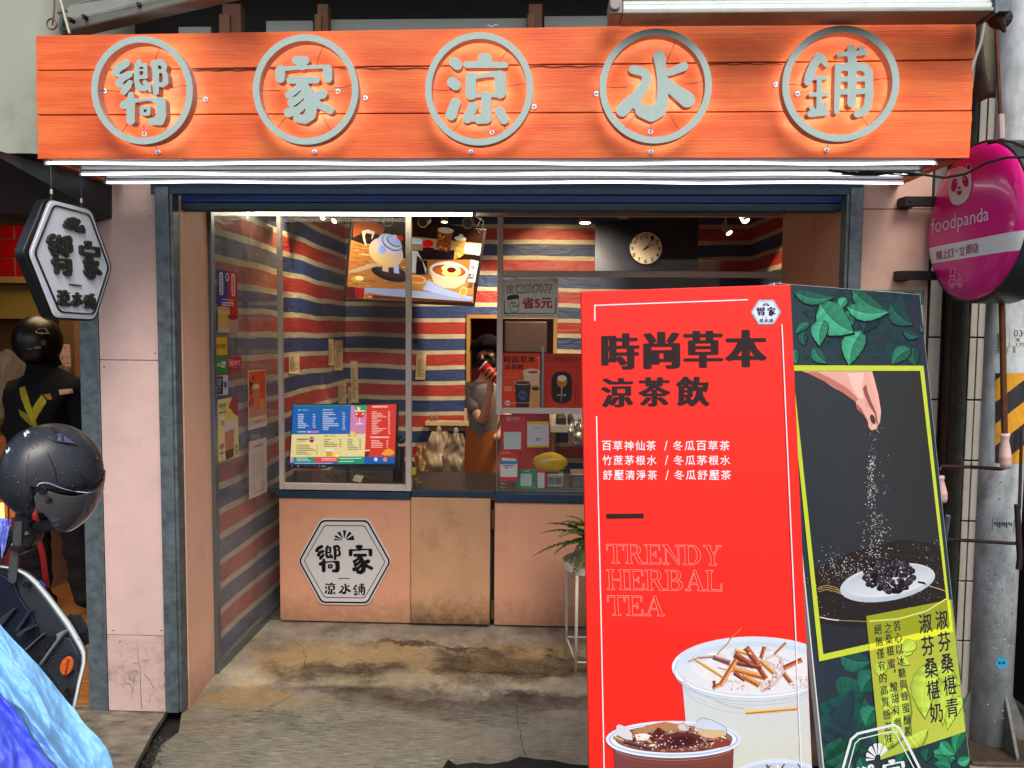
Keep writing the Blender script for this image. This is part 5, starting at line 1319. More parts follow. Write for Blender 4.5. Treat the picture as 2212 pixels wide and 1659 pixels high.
cells = lambda x,y,rx,ry,col,lay,rot=0,c2=None,n=30: sh.poly(q(*[(x + rx * math.cos(a) * math.cos(rot) - ry * math.sin(a) * math.sin(rot),y + rx * math.cos(a) * math.sin(rot) + ry * math.sin(a) * math.cos(rot)) for a in np.linspace(0,6.2832,n + 1)[:-1]]),col,lay,
 None if c2 is None else [tuple(col[i] + (c2[i] - col[i]) * (math.sin(a) * .5 + .5) for i in range(3)) for a in np.linspace(0,6.2832,n + 1)[:-1]])
cells(740,880,260,105,C(20,10,18),8,.28); cells(760,870,200,70,C(44,22,34),8.3,.28)
sh.poly(q((640,760),(730,770),(720,870),(640,850)),C(180,160,140),8.6); sh.poly(q((790,770),(860,760),(870,890),(800,880)),C(150,170,226),8.7)
cells(300,960,85,50,C(170,130,60),8); cells(330,950,60,30,C(214,196,130),8.4)
sh.nonconvex(q((190,850),(480,750),(600,750),(630,800),(560,790),(300,870),(190,880)),C(160,140,112),9)
cells(690,600,245,190,C(176,176,190),10,.5,C(196,160,84));
sh.nonconvex(q((500,420),(540,320),(440,285),(360,310),(380,440),(430,530),(420,480),(400,380),(420,330),(500,350),(490,420)),C(190,176,160),10.3)
cells(745,480,178,118,C(150,168,224),11,.55,C(176,176,196)); cells(770,470,150,92,C(90,44,30),11.3,.55); cells(775,462,142,84,C(166,180,222),11.5,.55); cells(795,450,110,58,C(84,44,32),11.7,.55); cells(800,443,102,51,C(150,174,232),11.9,.55)
cells(805,385,34,28,C(190,196,206),12)
cells(640,560,50,60,C(120,150,226),12)
cells(875,410,50,45,C(196,22,20),9); cells(1262,480,74,54,C(190,20,16),9)
for x0,y0,x1,y1,c_ in ((1190,530,1340,690,C(24,14,20)),(1340,560,1620,700,C(22,16,20)),(1100,700,1250,900,C(20,18,24))): sh.poly(q((x0,y0),(x1,y0 + 10),(x1,y1),(x0,y1)),c_,8)
sh.nonconvex(q((1400,270),(1600,290),(1560,560),(1530,600),(1370,540)),C(120,60,24),9); cells(1500,300,110,40,C(170,160,140),9.5,.1)
for k in range(40): cells(rr.uniform(1400,1560),rr.uniform(360,590),rr.uniform(8,22),rr.uniform(6,12),rr.choice([C(176,90,30),C(90,40,20),C(200,140,60),C(60,24,10)]),9.6 + k * .01,rr.uniform(0,3),n=7)
sh.nonconvex(q((1640,400),(1780,420),(1740,640),(1610,700)),C(150,120,60),9); cells(1700,410,80,30,C(190,180,160),9.6,.1); cells(1710,370,30,20,C(160,170,170),9.7)
for k in range(14): cells(rr.uniform(1640,1730),rr.uniform(480,660),rr.uniform(8,18),rr.uniform(5,9),rr.choice([C(206,166,80),C(110,76,30)]),9.8 + k * .01,rr.uniform(0,3),n=6)
sh.nonconvex(q((1020,570),(1120,580),(1240,820),(1230,900),(1180,700),(1110,640),(1090,880),(1020,870)),C(170,176,184),10)
cells(1540,870,268,150,C(150,160,170),11,.1,C(170,140,84)); sh.nonconvex(q((1275,830),(1800,900),(1760,1020),(1640,1090),(1480,1090),(1340,1020)),C(186,176,150),11.2)
cells(1545,840,262,108,C(206,206,196),11.5,.1); cells(1548,850,230,84,C(140,70,36),11.8,.1)
cells(1570,850,140,88,C(196,206,160),12,.1,C(210,190,90)); cells(1580,838,62,38,C(90,18,16),12.4); cells(1400,850,60,40,C(160,80,40),12.2)
cells(1110,1010,120,95,C(180,150,96),11,.1,C(150,106,40)); cells(1110,965,125,56,C(196,180,150),11.4,.1); cells(1110,968,105,40,C(206,118,36),11.7,.1)
cells(1740,1130,55,70,C(206,170,110),11.2,.3); cells(1740,1130,34,46,C(176,136,70),11.4,.3)
for ch_, (x, y), s in (('川', (1925, 545), 42), ('貝', (1902, 670), 36), ('水', (1872, 800), 40), ('梨', (1850, 925), 42), ('湯', (1832, 1045), 38)):
 sh.put(raw_text(ch_),q((x - s + 6,y - s),(x + s + 6,y - s + 5),(x + s - 8,y + s),(x - s - 8,y + s - 5)),C(24,22,30),13)
sh.mb.build('picture', SCREEN, tv)
YM = 4.56
cp = crop(1100,1560,1640,2212)
mo = thing('menu_monitor', 'monitor with blue, yellow and red drinks menu behind the left window', 'monitor', P(745, 1010, YM))
mb = MB(); pts = [P(*cp(x, y), YM) for x, y in ((203, 136), (1912, 116), (1888, 1140), (150, 1150))]; mb.slab(pts[::-1], (0, .04, 0)); mb.build('case', m_black, mo, bevel=.003)
mb = MB(); a, b_ = P(*cp(1110, 1130), YM + .02), P(*cp(1110, 1400), YM + .02); mb.cyl(a, b_, .012, 10); mb.build('stand', m_black, mo)
sh = Sheet((0,YM - .0008,0),(0,-1,0),step=.0003); W_ = C(216,224,236)
sh.poly(q((220,150),(1155,145),(1142,606),(198,616)),C(16,92,168),1); sh.poly(q((218,142),(1155,138),(1155,156),(217,160)),C(20,128,130),2)
sh.poly(q((1155,145),(1412,142),(1392,608),(1142,606)),C(200,124,168),1); sh.poly(q((1205,145),(1412,142),(1405,285),(1350,240),(1240,230)),C(30,148,110),2)
sh.poly(q((1412,142),(1888,128),(1864,972),(1372,974)),C(206,50,36),1)
sh.poly(q((198,616),(1392,608),(1374,974),(178,986)),C(222,204,140),1)
sh.poly(q((178,984),(230,982),(222,1068),(172,1070)),C(206,130,180),2); sh.poly(q((230,982),(576,980),(572,1066),(222,1068)),C(20,140,100),2); sh.poly(q((576,980),(944,976),(940,1062),(572,1066)),C(220,60,40),2)
sh.poly(q((944,976),(1376,972),(1366,1090),(940,1094)),C(16,140,96),2); sh.poly(q((1374,974),(1862,972),(1856,1086),(1366,1090)),C(24,84,160),2); sh.poly(q((172,1068),(940,1062),(940,1094),(168,1102)),C(30,80,160),2)
def row(x0,y0,x1,col,ntok=6,h=14,lay=3):
 """a printed line too small to read: tight little character blocks"""
 x = x0
 while x < x1 - 8:
  w_ = rr.uniform(9,15); sh.poly(q((x,y0),(x + w_,y0 - .2),(x + w_,y0 + h),(x,y0 + h)),tuple(c * rr.uniform(.75,1) for c in col),lay); x += w_ + 3.5
for k,n in enumerate((95,95,95,90,95,130,165,120)): row(300,288 + k * 30,300 + n,W_); row(540,290 + k * 30,582,W_,h=11)
row(312,212,350,C(150,220,150),h=24);
sh.put(raw_text('MOCA'), q((372, 212), (470, 211), (470, 235), (372, 236)), C(150, 220, 150), 3)
sh.put(raw_text('FRUIT'), q((770, 208), (866, 207), (866, 231), (770, 232)), C(226, 226, 150), 3); row(706, 210, 760, C(150, 220, 150), h=22)
for k,n in enumerate((170,215,100,220,190,180,260,270,100,100)): row(700,258 + k * 30,700 + n,W_); row(1018,260 + k * 30,1062,W_,h=11)
sh.poly(q((275,562),(440,561),(440,586),(275,588)),C(30,150,120),2); sh.poly(q((456,561),(634,560),(634,586),(456,588)),C(214,160,200),2); row(310,568,430,W_,h=12); row(500,568,620,C(90,50,100),h=12)
sh.put(raw_text('COFFEE'), q((280, 715), (420, 714), (416, 740), (278, 741)), C(90, 110, 80), 3); row(282, 684, 462, C(60, 80, 90), h=22)
sh.put(raw_text('MOCCA'), q((800, 630), (915, 628), (915, 652), (800, 654)), C(90, 90, 110), 3); row(728, 632, 782, C(90, 90, 110), h=22); sh.put(raw_text('TEA'), q((1180, 627), (1245, 626), (1245, 648), (1180, 650)), C(90, 90, 110), 3); row(1108, 628, 1160, C(90, 90, 110), h=22)
for k,n in enumerate((210,230,260,310,165,230)): row(278 - k,786 + k * 28,278 + n,C(60,56,50),h=12); row(600,786 + k * 28,620,C(60,56,50),h=12)
for k,n in enumerate((115,75,180,230,215)): row(720,695 + k * 27,720 + n,C(60,56,50),h=12); row(970,695 + k * 27,1005,C(60,56,50),h=12)
for k,n in enumerate((82,80,80,78,120,160,170)): row(1102,690 + k * 27,1102 + n,C(60,56,50),h=12); row(1290,690 + k * 27,1318,C(60,56,50),h=12)
row(1500,155,1750,C(250,214,200),h=26)
for k,n in enumerate((80,160,190,235,90,160,130,100,80,110,240,170,130,95)): row(1492,246 + k * 27,1492 + n,C(250,214,200),h=12); row(1755,246 + k * 27,1790,C(250,214,200),h=11)
row(1468,650,1780,C(250,214,200),h=24)
for k,n in enumerate((130,160,185,190,180)): row(1482,708 + k * 27,1482 + n,C(250,214,200),h=12); row(1730,708 + k * 27,1755,C(250,214,200),h=11)
cells(1300,290,76,62,C(206,54,40),3); sh.poly(q((1215,228),(1385,224),(1383,250),(1218,252)),C(226,200,150),4); sh.line(q((1298,350),(1294,440)),2.2,C(236,196,206),4); sh.poly(q((1235,436),(1350,434),(1345,454),(1236,456)),C(236,196,206),4)
for x in (1248,1346): cells(x,286,14,14,C(240,220,200),5)
sh.poly(q((1255,165),(1275,170),(1285,225),(1262,225)),C(236,226,206),5); sh.poly(q((1290,175),(1310,180),(1300,225),(1288,225)),C(236,226,206),5)
cells(1185,590,45,22,C(230,190,40),2.5); cells(522,700,38,46,C(110,20,60),3); cells(510,690,10,12,C(230,200,200),4); cells(536,690,10,12,C(230,200,200),4)
sh.poly(q((745,855),(866,850),(856,970),(758,972)),C(226,222,200),3); sh.poly(q((749,890),(862,886),(856,970),(758,972)),C(216,150,30),4)
cells(936,950,60,40,C(220,150,70),3,0,None,20); cells(936,950,48,30,C(236,214,150),3.5,0,None,20)
sh.nonconvex(q((1640,935),(1700,870),(1770,840),(1840,880),(1862,920),(1800,955),(1700,955)),C(230,150,40),4)
sh.poly(q((1378,870),(1455,865),(1445,972),(1380,974)),C(120,14,24),4); sh.poly(q((1376,868),(1458,862),(1458,885),(1378,890)),C(236,200,180),5)
for k in range(3): row(280,992 + k * 22,450 + k * 30,W_,h=10)
for k in range(2): row(680,996 + k * 26,920,W_,h=11)
sh.poly(q((970,1000),(1330,994),(1328,1006),(968,1012)),W_,3); sh.poly(q((968,1048),(1200,1044),(1200,1054),(966,1058)),W_,3)
cells(1556,1018,32,32,W_,3,0,None,6); cells(1545,1018,6,7,C(24,84,160),4); cells(1567,1018,6,7,C(24,84,160),4); cells(1706,1020,36,34,C(220,120,110),3); row(245,1076,860,W_,h=10)
sh.mb.build('picture', SCREENB, mo)
mb = MB(); a = P(*cp(140,1102),YM - .02); b_ = P(*cp(770,1165),YM - .02)
mb.box(a.x, b_.x, YM - .03, YM + .03, b_.z, a.z); cb_ = mb.build('set_top_box', m_black, None, bevel=.003); tag(cb_, 'small black device with tiny lights under the menu monitor', 'device')
sh = Sheet((0,YM - .0312,0),(0,-1,0))
for x,c_ in ((200,C(200,160,160)),(305,C(220,220,220)),(420,C(60,90,130)),(500,C(30,80,80)),(575,C(40,130,190))): sh.ell(*cp(x,1127),2.2,2.2,c_,1,n=10)
sh.poly(rect(*cp(625,1115),*cp(660,1145)),C(150,150,150),1); sh.poly(rect(*cp(680,1122),*cp(745,1140)),C(200,200,200),1)
sh.mb.build('lights', PRINT, cb_)
mb = MB(); a = P(*cp(385,1390),YM + .05); R_ = (P(*cp(540,1300),YM + .05) - P(*cp(230,1300),YM + .05)).length / 2
for k in range(9):
 zz = a.z + .0 + k * .0085; mb.lathe([(R_ * .86, zz), (R_, zz + .002), (R_, zz + .0055), (R_ * .86, zz + .0075)], (a.x, a.y, 0), 'z', 26)
tag(mb.build('coaster_stack', mat('grey_plastic_lids', rgb(120, 108, 104), .35, .1, var=.2, vscale=30)), 'stack of grey plastic lids below the menu monitor', 'lids')
mb = MB(); r2 = random.Random(31); z0 = Z_TOP
for k in range(16):
 u0,u1 = r2.uniform(690,800),r2.uniform(700,860); y0 = r2.uniform(4.46,4.7)
 p0,p3 = P(u0,r2.uniform(1010,1042),y0),P(u1,r2.uniform(1012,1040),y0 + .05); mid = p0.lerp(p3,.5) + Vector((0,0,r2.uniform(-.02,.03)))
 mb.tube([p0,p0.lerp(mid,.5) + Vector((0,0,.012)),mid,p3.lerp(mid,.5) + Vector((0,0,-.008)),p3],.0028,5)
tag(mb.build('cable_tangle', mat('black_cables', rgb(64, 58, 52), .35)), 'tangle of dark cables on the counter under the menu monitor', 'cables', kind='stuff')
mb = MB(); c_ = P(*cp(1270, 1330), 4.5); M = Matrix.Rotation(.35, 3, 'Y'); s = .028
pp = [M @ Vector(v) for v in ((-s,-s * .8,-s * .7),(s,-s * .8,-s * .5),(s * .9,s,-s * .5),(-s,s,-s * .7),(-s * .8,-s * .6,s * .6),(s,-s * .6,s * .8),(s * .9,s,s * .8),(-s * .8,s,s * .6))]
mb.hexa([c_ + v for v in pp[:4]], [c_ + v for v in pp[4:]]); tag(mb.build('cream_adapter', mat('cream_plastic', rgb(206, 190, 140), .4), bevel=.004), 'cream plug adapter lying among the cables', 'adapter')
mb = MB(); mb.cyl(P(862,965,4.62),P(860,1050,4.62),.034,18); mb.ellipsoid(P(866,950,4.62),.03,.03,.025,14,8)
tag(mb.build('black_scanner', mat('gloss_black', rgb(18, 16, 16), .15)), 'glossy black canister right of the menu monitor', 'canister')
mb = MB(); c_ = P(893,1040,4.48)
for k in range(8):
 a = r2.uniform(-.03,.03); mb.box(c_.x + a - .006,c_.x + a + .012,c_.y + r2.uniform(-.03,.03),c_.y + .05,Z_TOP,Z_TOP + r2.uniform(.02,.05))
tag(mb.build('small_boxes', mat('mixed_small_boxes', rgb(150, 140, 90), .5, var=.6, vscale=40, col2=rgb(40, 30, 30))), 'small clutter of packets beside the left window post on the counter', 'packets', kind='stuff')
mb = MB(); mb.box(XX(884, 1016, 4.5), XX(897, 1016, 4.5), 4.5, 4.54, ZZ(890, 1026, 4.5), ZZ(890, 1012, 4.5)); tag(mb.build('yellow_marker', mat('yellow_plastic', rgb(226, 206, 30), .4), bevel=.003), 'small bright yellow tape roll behind the left window post', 'tape')
lampc = (1.0,.86,.55)
ft = thing('fluorescent_tube', 'long warm white tube lamp along the top of the counter opening', 'lamp', P(750, 461, 4.22))
a,b_ = P(478,461,4.25),P(1020,461,4.25); b_.z = a.z
mb = MB(); mb.tube([a, b_], .0115, 12); mb.build('tube', glow('tube_glow', (1.0, .93, .70), 8.5), ft)
mb = MB(); mb.box(a.x - .06, b_.x + .01, 4.235, 4.30, a.z + .014, a.z + .034); mb.cyl(a + Vector((-.03, 0, 0)), a + Vector((-.001, 0, 0)), .012, 12); mb.cyl(b_ + Vector((.001, 0, 0)), b_ + Vector((.02, 0, 0)), .012, 12); mb.build('fitting', m_white, ft)
m_spot = mat('spot_housing', rgb(190, 176, 156), .4, var=.1)
m_bulb = glow('spot_bulb', (1.0, .88, .45), 9)
m_bulbg = glow('spot_bulb_pale', (.93, 1.0, .6), 7)
m_off = mat('spot_grille', rgb(60, 46, 36), .5)
def spotlamp(u,v,Y,d,lit,r,lab,L=.09,mbulb=None):
 c = P(u, v, Y); d = Vector(d).normalized(); t = thing('spot_lamp', lab, 'lamp', c, 'ceiling spot lamps in the shop')
 mb = MB(); mb.tube([c - d * L, c - d * L * .8, c], [r * .55, r * .92, r], 18); mb.build('housing', m_spot, t)
 mb = MB(); M = d.to_track_quat('Z', 'Y').to_matrix(); mb.lathe([(.0001, .001), (r * .8, .001), (r * .8, .0015)], c, M=M, n=16); mb.build('bulb', mbulb or (m_bulb if lit else m_off), t)
 mb = MB(); mb.lathe([(r * .82, -.002), (r * 1.02, -.002), (r * 1.02, .003), (r * .82, .003)], c, M=M, n=18, cap=False); mb.build('lens_ring', m_spot, t)
 mb = MB(); mb.cyl(c - d * L * .7, Vector((c.x - d.x * L * .4, c.y, 2.775)), .007, 8); mb.build('stem', m_spot, t); return c
spotlamp(697, 470, 4.75, (-.2, -.75, -.5), True, .020, 'greenish lit spot lamp just under the tube, left of the television', mbulb=m_bulbg)
spotlamp(722, 477, 4.85, (-.35, -.6, -.6), True, .022, 'warm lit spot lamp tilted left beside the greenish one')
spotlamp(838, 478, 4.75, (.15, -.8, -.3), False, .034, 'unlit spot lamp over the left half of the television')
spotlamp(913, 480, 4.75, (-.2, -.8, -.35), False, .034, 'unlit spot lamp just right of the middle window post')
spotlamp(960, 479, 4.9, (0, -.15, -.9), True, .024, 'small downward lit spot lamp between two unlit ones', L=.05)
spotlamp(1010, 482, 4.75, (-.1, -.8, -.2), False, .035, 'unlit spot lamp over the right end of the television')
spotlamp(1264, 481, 4.9, (0, -.12, -.95), True, .042, 'flat round lit lamp left of the clock panel', L=.035)
spotlamp(1346, 470, 4.9, (0, .3, -.8), False, .034, 'unlit lamp at the top edge of the clock panel', L=.05)
spotlamp(1575, 503, 4.95, (.35, -.5, -.75), True, .024, 'lit spot lamp hanging on a stem right of the clock panel', L=.08)
spotlamp(1612, 477, 5.0, (.35, -.5, -.75), True, .026, 'lit spot lamp highest at the right of the clock panel', L=.08)
mb = MB(); mb.tube([P(u, v, 4.4) for u, v in ((1025, 466), (1045, 478), (1042, 496), (1036, 503), (1030, 492), (1040, 470))], .003, 6); tag(mb.build('looped_cord', m_white), 'thin white cord looped beside the right end of the tube lamp', 'cord')
def spot_light(name,loc,to,e,ang,blend=.25,col=(1,.72,.38),size=.02):
 ld = bpy.data.lights.new(name, 'SPOT'); ld.energy = e; ld.spot_size = rad(ang); ld.spot_blend = blend; ld.color = col; ld.shadow_soft_size = size
 o = bpy.data.objects.new(name, ld); COL.objects.link(o); o.location = loc; o.rotation_euler = (Vector(to) - Vector(loc)).to_track_quat('-Z', 'Y').to_euler()
lp = P(640,480,4.72)
spot_light('left_wall_lamp_light', (XTL + .17, 4.78, 2.70), (XTL - .02, 4.72, 1.9), 30, 58, .3)
spot_light('back_wall_lamp_light', (-.15, 5.35, 2.6), (-.8, YB, 1.15), 70, 75, .5, (1, .80, .55))
spot_light('mid_lamp_light', (.3, 4.95, 2.6), (.2, 5.6, 1.2), 75, 66, .6, (1, .78, .5))
spot_light('pendant_lamp_light', (.28, 4.92, 2.38), (.1, 5.8, 1.0), 42, 150, .8, (1, .82, .58), .05)
spot_light('left_corner_lamp_light', (-1.28, 4.9, 2.36), (-1.35, 6.2, 1.3), 16, 130, .8, (1, .84, .6), .05)
spot_light('clock_side_lamp_light', (1.15, 4.95, 2.55), (XTR, 5.55, 1.95), 60, 46, .3)
spot_light('right_wall_lamp_light', (1.35, 4.6, 2.6), (XTR, 4.75, 1.9), 60, 46, .3)
spot_light('gold_corner_lamp_light', (.05, 5.6, 2.7), (.1, YB, 2.05), 24, 70, .5)
Yk = 5.3
cp = crop(2200,780,3300,2212)
pn = [P(*cp(x,y),Yk) for x,y in ((290,182),(1110,160),(1103,566),(287,578))]
mb = MB(); mb.slab(pn[::-1], (0, .04, 0)); tag(mb.build('clock_panel', mat('navy_black_panel', rgb(12, 14, 34), .6)), 'dark navy panel behind the wall clock', 'panel')
ck = thing('wall_clock', 'round wall clock showing ten past one... on the dark panel'.replace('ten past one... ', 'pale face and black numerals '), 'clock', P(*cp(688, 398), Yk))
cc = P(*cp(688,398),Yk - .012); R_ = (P(*cp(815,398),Yk) - P(*cp(562,398),Yk)).length / 2
mb = MB(); mb.lathe([(.0001, -.02), (R_ * .98, -.02), (R_ * 1.06, -.014), (R_ * 1.08, .01)], cc, 'y', 48); mb.build('case', mat('clock_case_black', rgb(22, 20, 24), .4), ck)
mb = MB(); mb.lathe([(.0001, -.0215), (R_ * .985, -.0215), (R_ * .985, -.0205)], cc, 'y', 48); mb.build('dial', mat('clock_dial', rgb(255, 238, 208), .5), ck)
sh = Sheet(cc + Vector((0,-.0222,0)),(0,-1,0),step=.0004)
for k in range(1,13):
 a = rad(k * 30); x,y = 688 + 106 * math.sin(a),400 - 100 * math.cos(a); w_ = 12 if k < 10 else 20
 sh.put(fat_text(str(k),.02,.02,60),q((x - w_,y - 16),(x + w_,y - 16),(x + w_,y + 16),(x - w_,y + 16)),C(30,24,20),1)
sh.mb.build('numerals', PRINT, ck)
for tip,w_ in (((758,318),9),((756,362),11)):
 d = Vector((tip[0] - 675,tip[1] - 408)).normalized(); nn = Vector((-d.y,d.x)) * w_ / 2; s2 = Sheet(cc + Vector((0,-.0235,0)),(0,-1,0))
 s2.poly(q((675 - d.x * 8 + nn.x, 408 - d.y * 8 + nn.y), (tip[0] + nn.x * .4, tip[1] + nn.y * .4), (tip[0] - nn.x * .4, tip[1] - nn.y * .4), (675 - d.x * 8 - nn.x, 408 - d.y * 8 - nn.y)), C(24, 18, 16), w_ - 8); s2.mb.build('hand', PRINT, ck)
m_rcp = mat('cream_receipt', rgb(228, 204, 160), .7, var=.1)
def slip(u0,v0,u1,v1,Y,lab,X=None,curl=.012,tilt=0):
 mb = MB(); mb.smooth = True; N = 8; g = []
 for i in range(N + 1):
  t = i / N; v = v0 + (v1 - v0) * t; off = .004 + curl * t * t * (1 + .5 * math.sin(t * 6)); du = tilt * t
  if X is None: a,b = P(u0 + du,v,Y - off),P(u1 + du,v,Y - off)
  else: a,b = PX(u0 + du,v,X + off),PX(u1 + du,v,X + off)
  g.append((mb.vert(a),mb.vert(b)))
 for i in range(N): mb.face((g[i][0],g[i][1],g[i + 1][1],g[i + 1][0]))
 o = mb.build('receipt', m_rcp); tag(o, lab, 'receipt', 'receipts hanging on the striped tarpaulin')
 mb = MB()
 for i in range(5,26):
  t = i / 28; v = v0 + (v1 - v0) * t; off = .004 + curl * t * t * (1 + .5 * math.sin(t * 6)) + .0025; du = tilt * t; w_ = random.uniform(.3,.8); s0 = .12; hh = (v1 - v0) * .008
  f_ = (lambda u,v: P(u + du,v,Y - off)) if X is None else (lambda u,v: PX(u + du,v,X + off))
  ua,ub = u0 + (u1 - u0) * s0,u0 + (u1 - u0) * (s0 + w_)
  mb.poly([f_(ua,v - hh),f_(ub,v - hh),f_(ub,v + hh),f_(ua,v + hh)])
 mb.build('print', mat('receipt_ink', rgb(150, 124, 96), .8), o)
slip(900, 766, 921, 820, YB, 'receipt alone on the back wall, right of the middle window post', tilt=-3, curl=.03)
slip(710, 732, 721, 789, 0, 'narrow upper receipt, left of the pair on the side wall', X=XTL)
slip(723, 735, 741, 800, 0, 'wider upper receipt hanging beside a narrow one', X=XTL, tilt=-1)
slip(731, 824, 748, 872, 0, 'short lower receipt just above the menu monitor', X=XTL)
slip(757, 780, 772, 870, YB, 'long curled receipt in the wall corner above the monitor', curl=.07, tilt=3)
slip(752, 836, 760, 872, YB, 'thin receipt strip left of the long curled one', curl=.03)
slip(624, 763, 647, 807, 0, 'faint small paper high on the tarpaulin left of the receipts', X=XTL)
Ysf = YB - .14
mb = MB(); a,b_ = P(918,1000,Ysf),P(1015,1000,Ysf); z1 = ZZ(960,911,Ysf); mb.box(XX(918,912,Ysf),XX(1018,912,Ysf),Ysf,YB - .01,z1 - .035,z1); mb.box(XX(1002,900,Ysf),XX(1008,900,Ysf),Ysf + .02,Ysf + .04,z1,z1 + .11)
shf = tag(mb.build('shelf', mat('cream_shelf', rgb(214, 186, 140), .5), bevel=.003), 'small cream shelf on the back wall left of the worker', 'shelf')
mb = MB()
for x in (932,942): mb.ellipsoid(P(x,902,Ysf + .03),.018,.018,.028,12,8)
tag(mb.build('figurines', mat('grey_pink_glaze', rgb(150, 120, 116), .3)), 'two small egg shaped figures on the cream shelf', 'figures')
def bag(u0, v0, u1, v1, Y, m, seed, name, lab, cat='bag', g_=None):
 mb = MB(); mb.smooth = True; g = []; NI,NJ = 18,16
 for i in range(NI + 1):
  row_ = []
  for j in range(NJ + 1):
   s,t = j / NJ,i / NI; wd = .55 + .45 * min(1,t * 2.2)
   u = (u0 + u1) / 2 + (s - .5) * (u1 - u0) * wd; v = v0 + (v1 - v0) * t
   w_ = noise.noise(Vector((s * 4 + seed,t * 3,seed))) * .05 + noise.noise(Vector((s * 11 + seed,t * 6,0))) * .02 - .06 * math.sin(s * math.pi) * min(1,t * 1.5)
   row_.append(mb.vert(P(u,v,Y + w_)))
  g.append(row_)
 for i in range(NI):
  for j in range(NJ): mb.face((g[i][j],g[i][j + 1],g[i + 1][j + 1],g[i + 1][j]))
 o = mb.build(name,m); tag(o,lab,cat,g_); return o
m_bag = mat('translucent_carrier_bag', rgb(196, 176, 150), .3, var=.15, vscale=10, bump=.4, bscale=14)
bag(918, 932, 982, 1018, YB - .25, m_bag, 1, 'carrier_bag', 'large pale plastic carrier bag hanging under the cream shelf', g_='bags below the shelf')
bag(958, 936, 1012, 1020, YB - .33, mat('greyer_bag', rgb(170, 150, 132), .3, var=.2, vscale=10, bump=.4, bscale=14), 4, 'carrier_bag', 'greyish carrier bag just left of the worker', g_='bags below the shelf')
bag(896, 962, 925, 1018, YB - .3, mat('tan_bag', rgb(176, 140, 96), .4, var=.2, vscale=10, bump=.4), 7, 'carrier_bag', 'small tan pointed bag at the left below the shelf', g_='bags below the shelf')
mb = MB()
for u,v in ((948,928),(985,931)): mb.ellipsoid(P(u,v,Ysf),.022,.012,.03,12,8)
tag(mb.build('bag_hooks', mat('dull_white_hook', rgb(170, 160, 150), .4)), 'two pale hooks under the cream shelf holding the bags', 'hooks')
# ================================================================== worker behind the counter
def skinned(name,joints,edges,m,parent,sub=2):
 """joints: [(point, radius x, radius y)]"""
 b = base_of(parent)
 me = bpy.data.meshes.new(name); me.from_pydata([Vector(j[0]) - b for j in joints],edges,[])
 me.materials.append(m); o = bpy.data.objects.new(name,me); COL.objects.link(o); o.parent = parent
 sk = o.modifiers.new('skin', 'SKIN'); sk.use_smooth_shade = True
 if not me.skin_vertices: me.attributes  # layer is made below
 return o,me
def make_skin(name,joints,edges,m,parent,sub=2):
 b = base_of(parent)
 me = bpy.data.meshes.new('tmp'); me.from_pydata([Vector(j[0]) - b for j in joints], edges, [])
 o = bpy.data.objects.new('tmp', me); COL.objects.link(o)
 sk = o.modifiers.new('skin', 'SKIN'); sk.use_smooth_shade = True
 bpy.context.view_layer.objects.active = o
 for i,j in enumerate(joints):
  sv = me.skin_vertices[0].data[i]; sv.radius = (j[1],j[2] if len(j) > 2 else j[1]); sv.use_root = (i == 0)
 ss = o.modifiers.new('sub', 'SUBSURF'); ss.levels = sub; ss.render_levels = sub
 dg = bpy.context.evaluated_depsgraph_get(); ev = o.evaluated_get(dg); nm = bpy.data.meshes.new_from_object(ev)
 bpy.data.objects.remove(o); nm.name = name; nm.materials.clear(); nm.materials.append(m)
 for p in nm.polygons: p.use_smooth = True
 r = bpy.data.objects.new(name,nm); COL.objects.link(r); r.parent = parent; return r
m_skin = mat('skin', rgb(214, 158, 124), .55, var=.08, vscale=30)
m_tee = mat('grey_tshirt', rgb(128, 116, 118), .9, var=.2, vscale=9, bump=.4, bscale=25)
m_apron = mat('rust_orange_apron', rgb(178, 96, 36), .85, var=.2, vscale=5, bump=.3, bscale=18)
m_hair = mat('black_hair', rgb(20, 15, 15), .8, spec=.15, bump=.7, bscale=90, stretch=(4, 4, 1))
YPp = 5.15
wk = thing('person', 'person in grey t-shirt, orange apron and black mask lifting a red cup behind the counter', 'person', (P(1045, 900, YPp).x, YPp + .05, 0.02))
def J(u,v,Y,a,b=None): return (P(u,v,Y),a,b or a)
hip = P(1048,1000,YPp + .05)
fl = lambda x,y,z: Vector((x,y,z))
js = [J(1048,985,YPp + .06,.125,.10),J(1048,920,YPp + .06,.12,.09),J(1048,862,YPp + .06,.125,.07),J(1052,820,YPp + .05,.05),J(1054,800,YPp + .03,.05),
 J(1054,772,YPp + .01,.070,.080),J(1053,752,YPp + .01,.062,.072),
 J(1021,842,YPp + .03,.042),J(1026,880,YPp - .03,.040),J(1042,913,YPp - .10,.037),J(1056,862,YPp - .16,.030),J(1060,830,YPp - .18,.024),J(1061,818,YPp - .185,.027,.016),
 J(1084,842,YPp + .06,.042),J(1096,888,YPp + .02,.043),J(1086,935,YPp - .08,.033),J(1066,950,YPp - .15,.026),
 (fl(hip.x - .09,YPp + .06,.80),.075),(fl(hip.x - .09,YPp + .05,.45),.055),(fl(hip.x - .09,YPp + .06,.10),.038),(fl(hip.x - .09,YPp - .05,.05),.035),
 (fl(hip.x + .09,YPp + .06,.80),.075),(fl(hip.x + .09,YPp + .05,.45),.055),(fl(hip.x + .09,YPp + .06,.10),.038),(fl(hip.x + .09,YPp - .05,.05),.035)]
ed = [(0,1),(1,2),(2,3),(3,4),(4,5),(5,6),(2,7),(7,8),(8,9),(9,10),(10,11),(11,12),(2,13),(13,14),(14,15),(15,16),(0,17),(17,18),(18,19),(19,20),(0,21),(21,22),(22,23),(23,24)]
make_skin('body', js, ed, m_skin, wk)
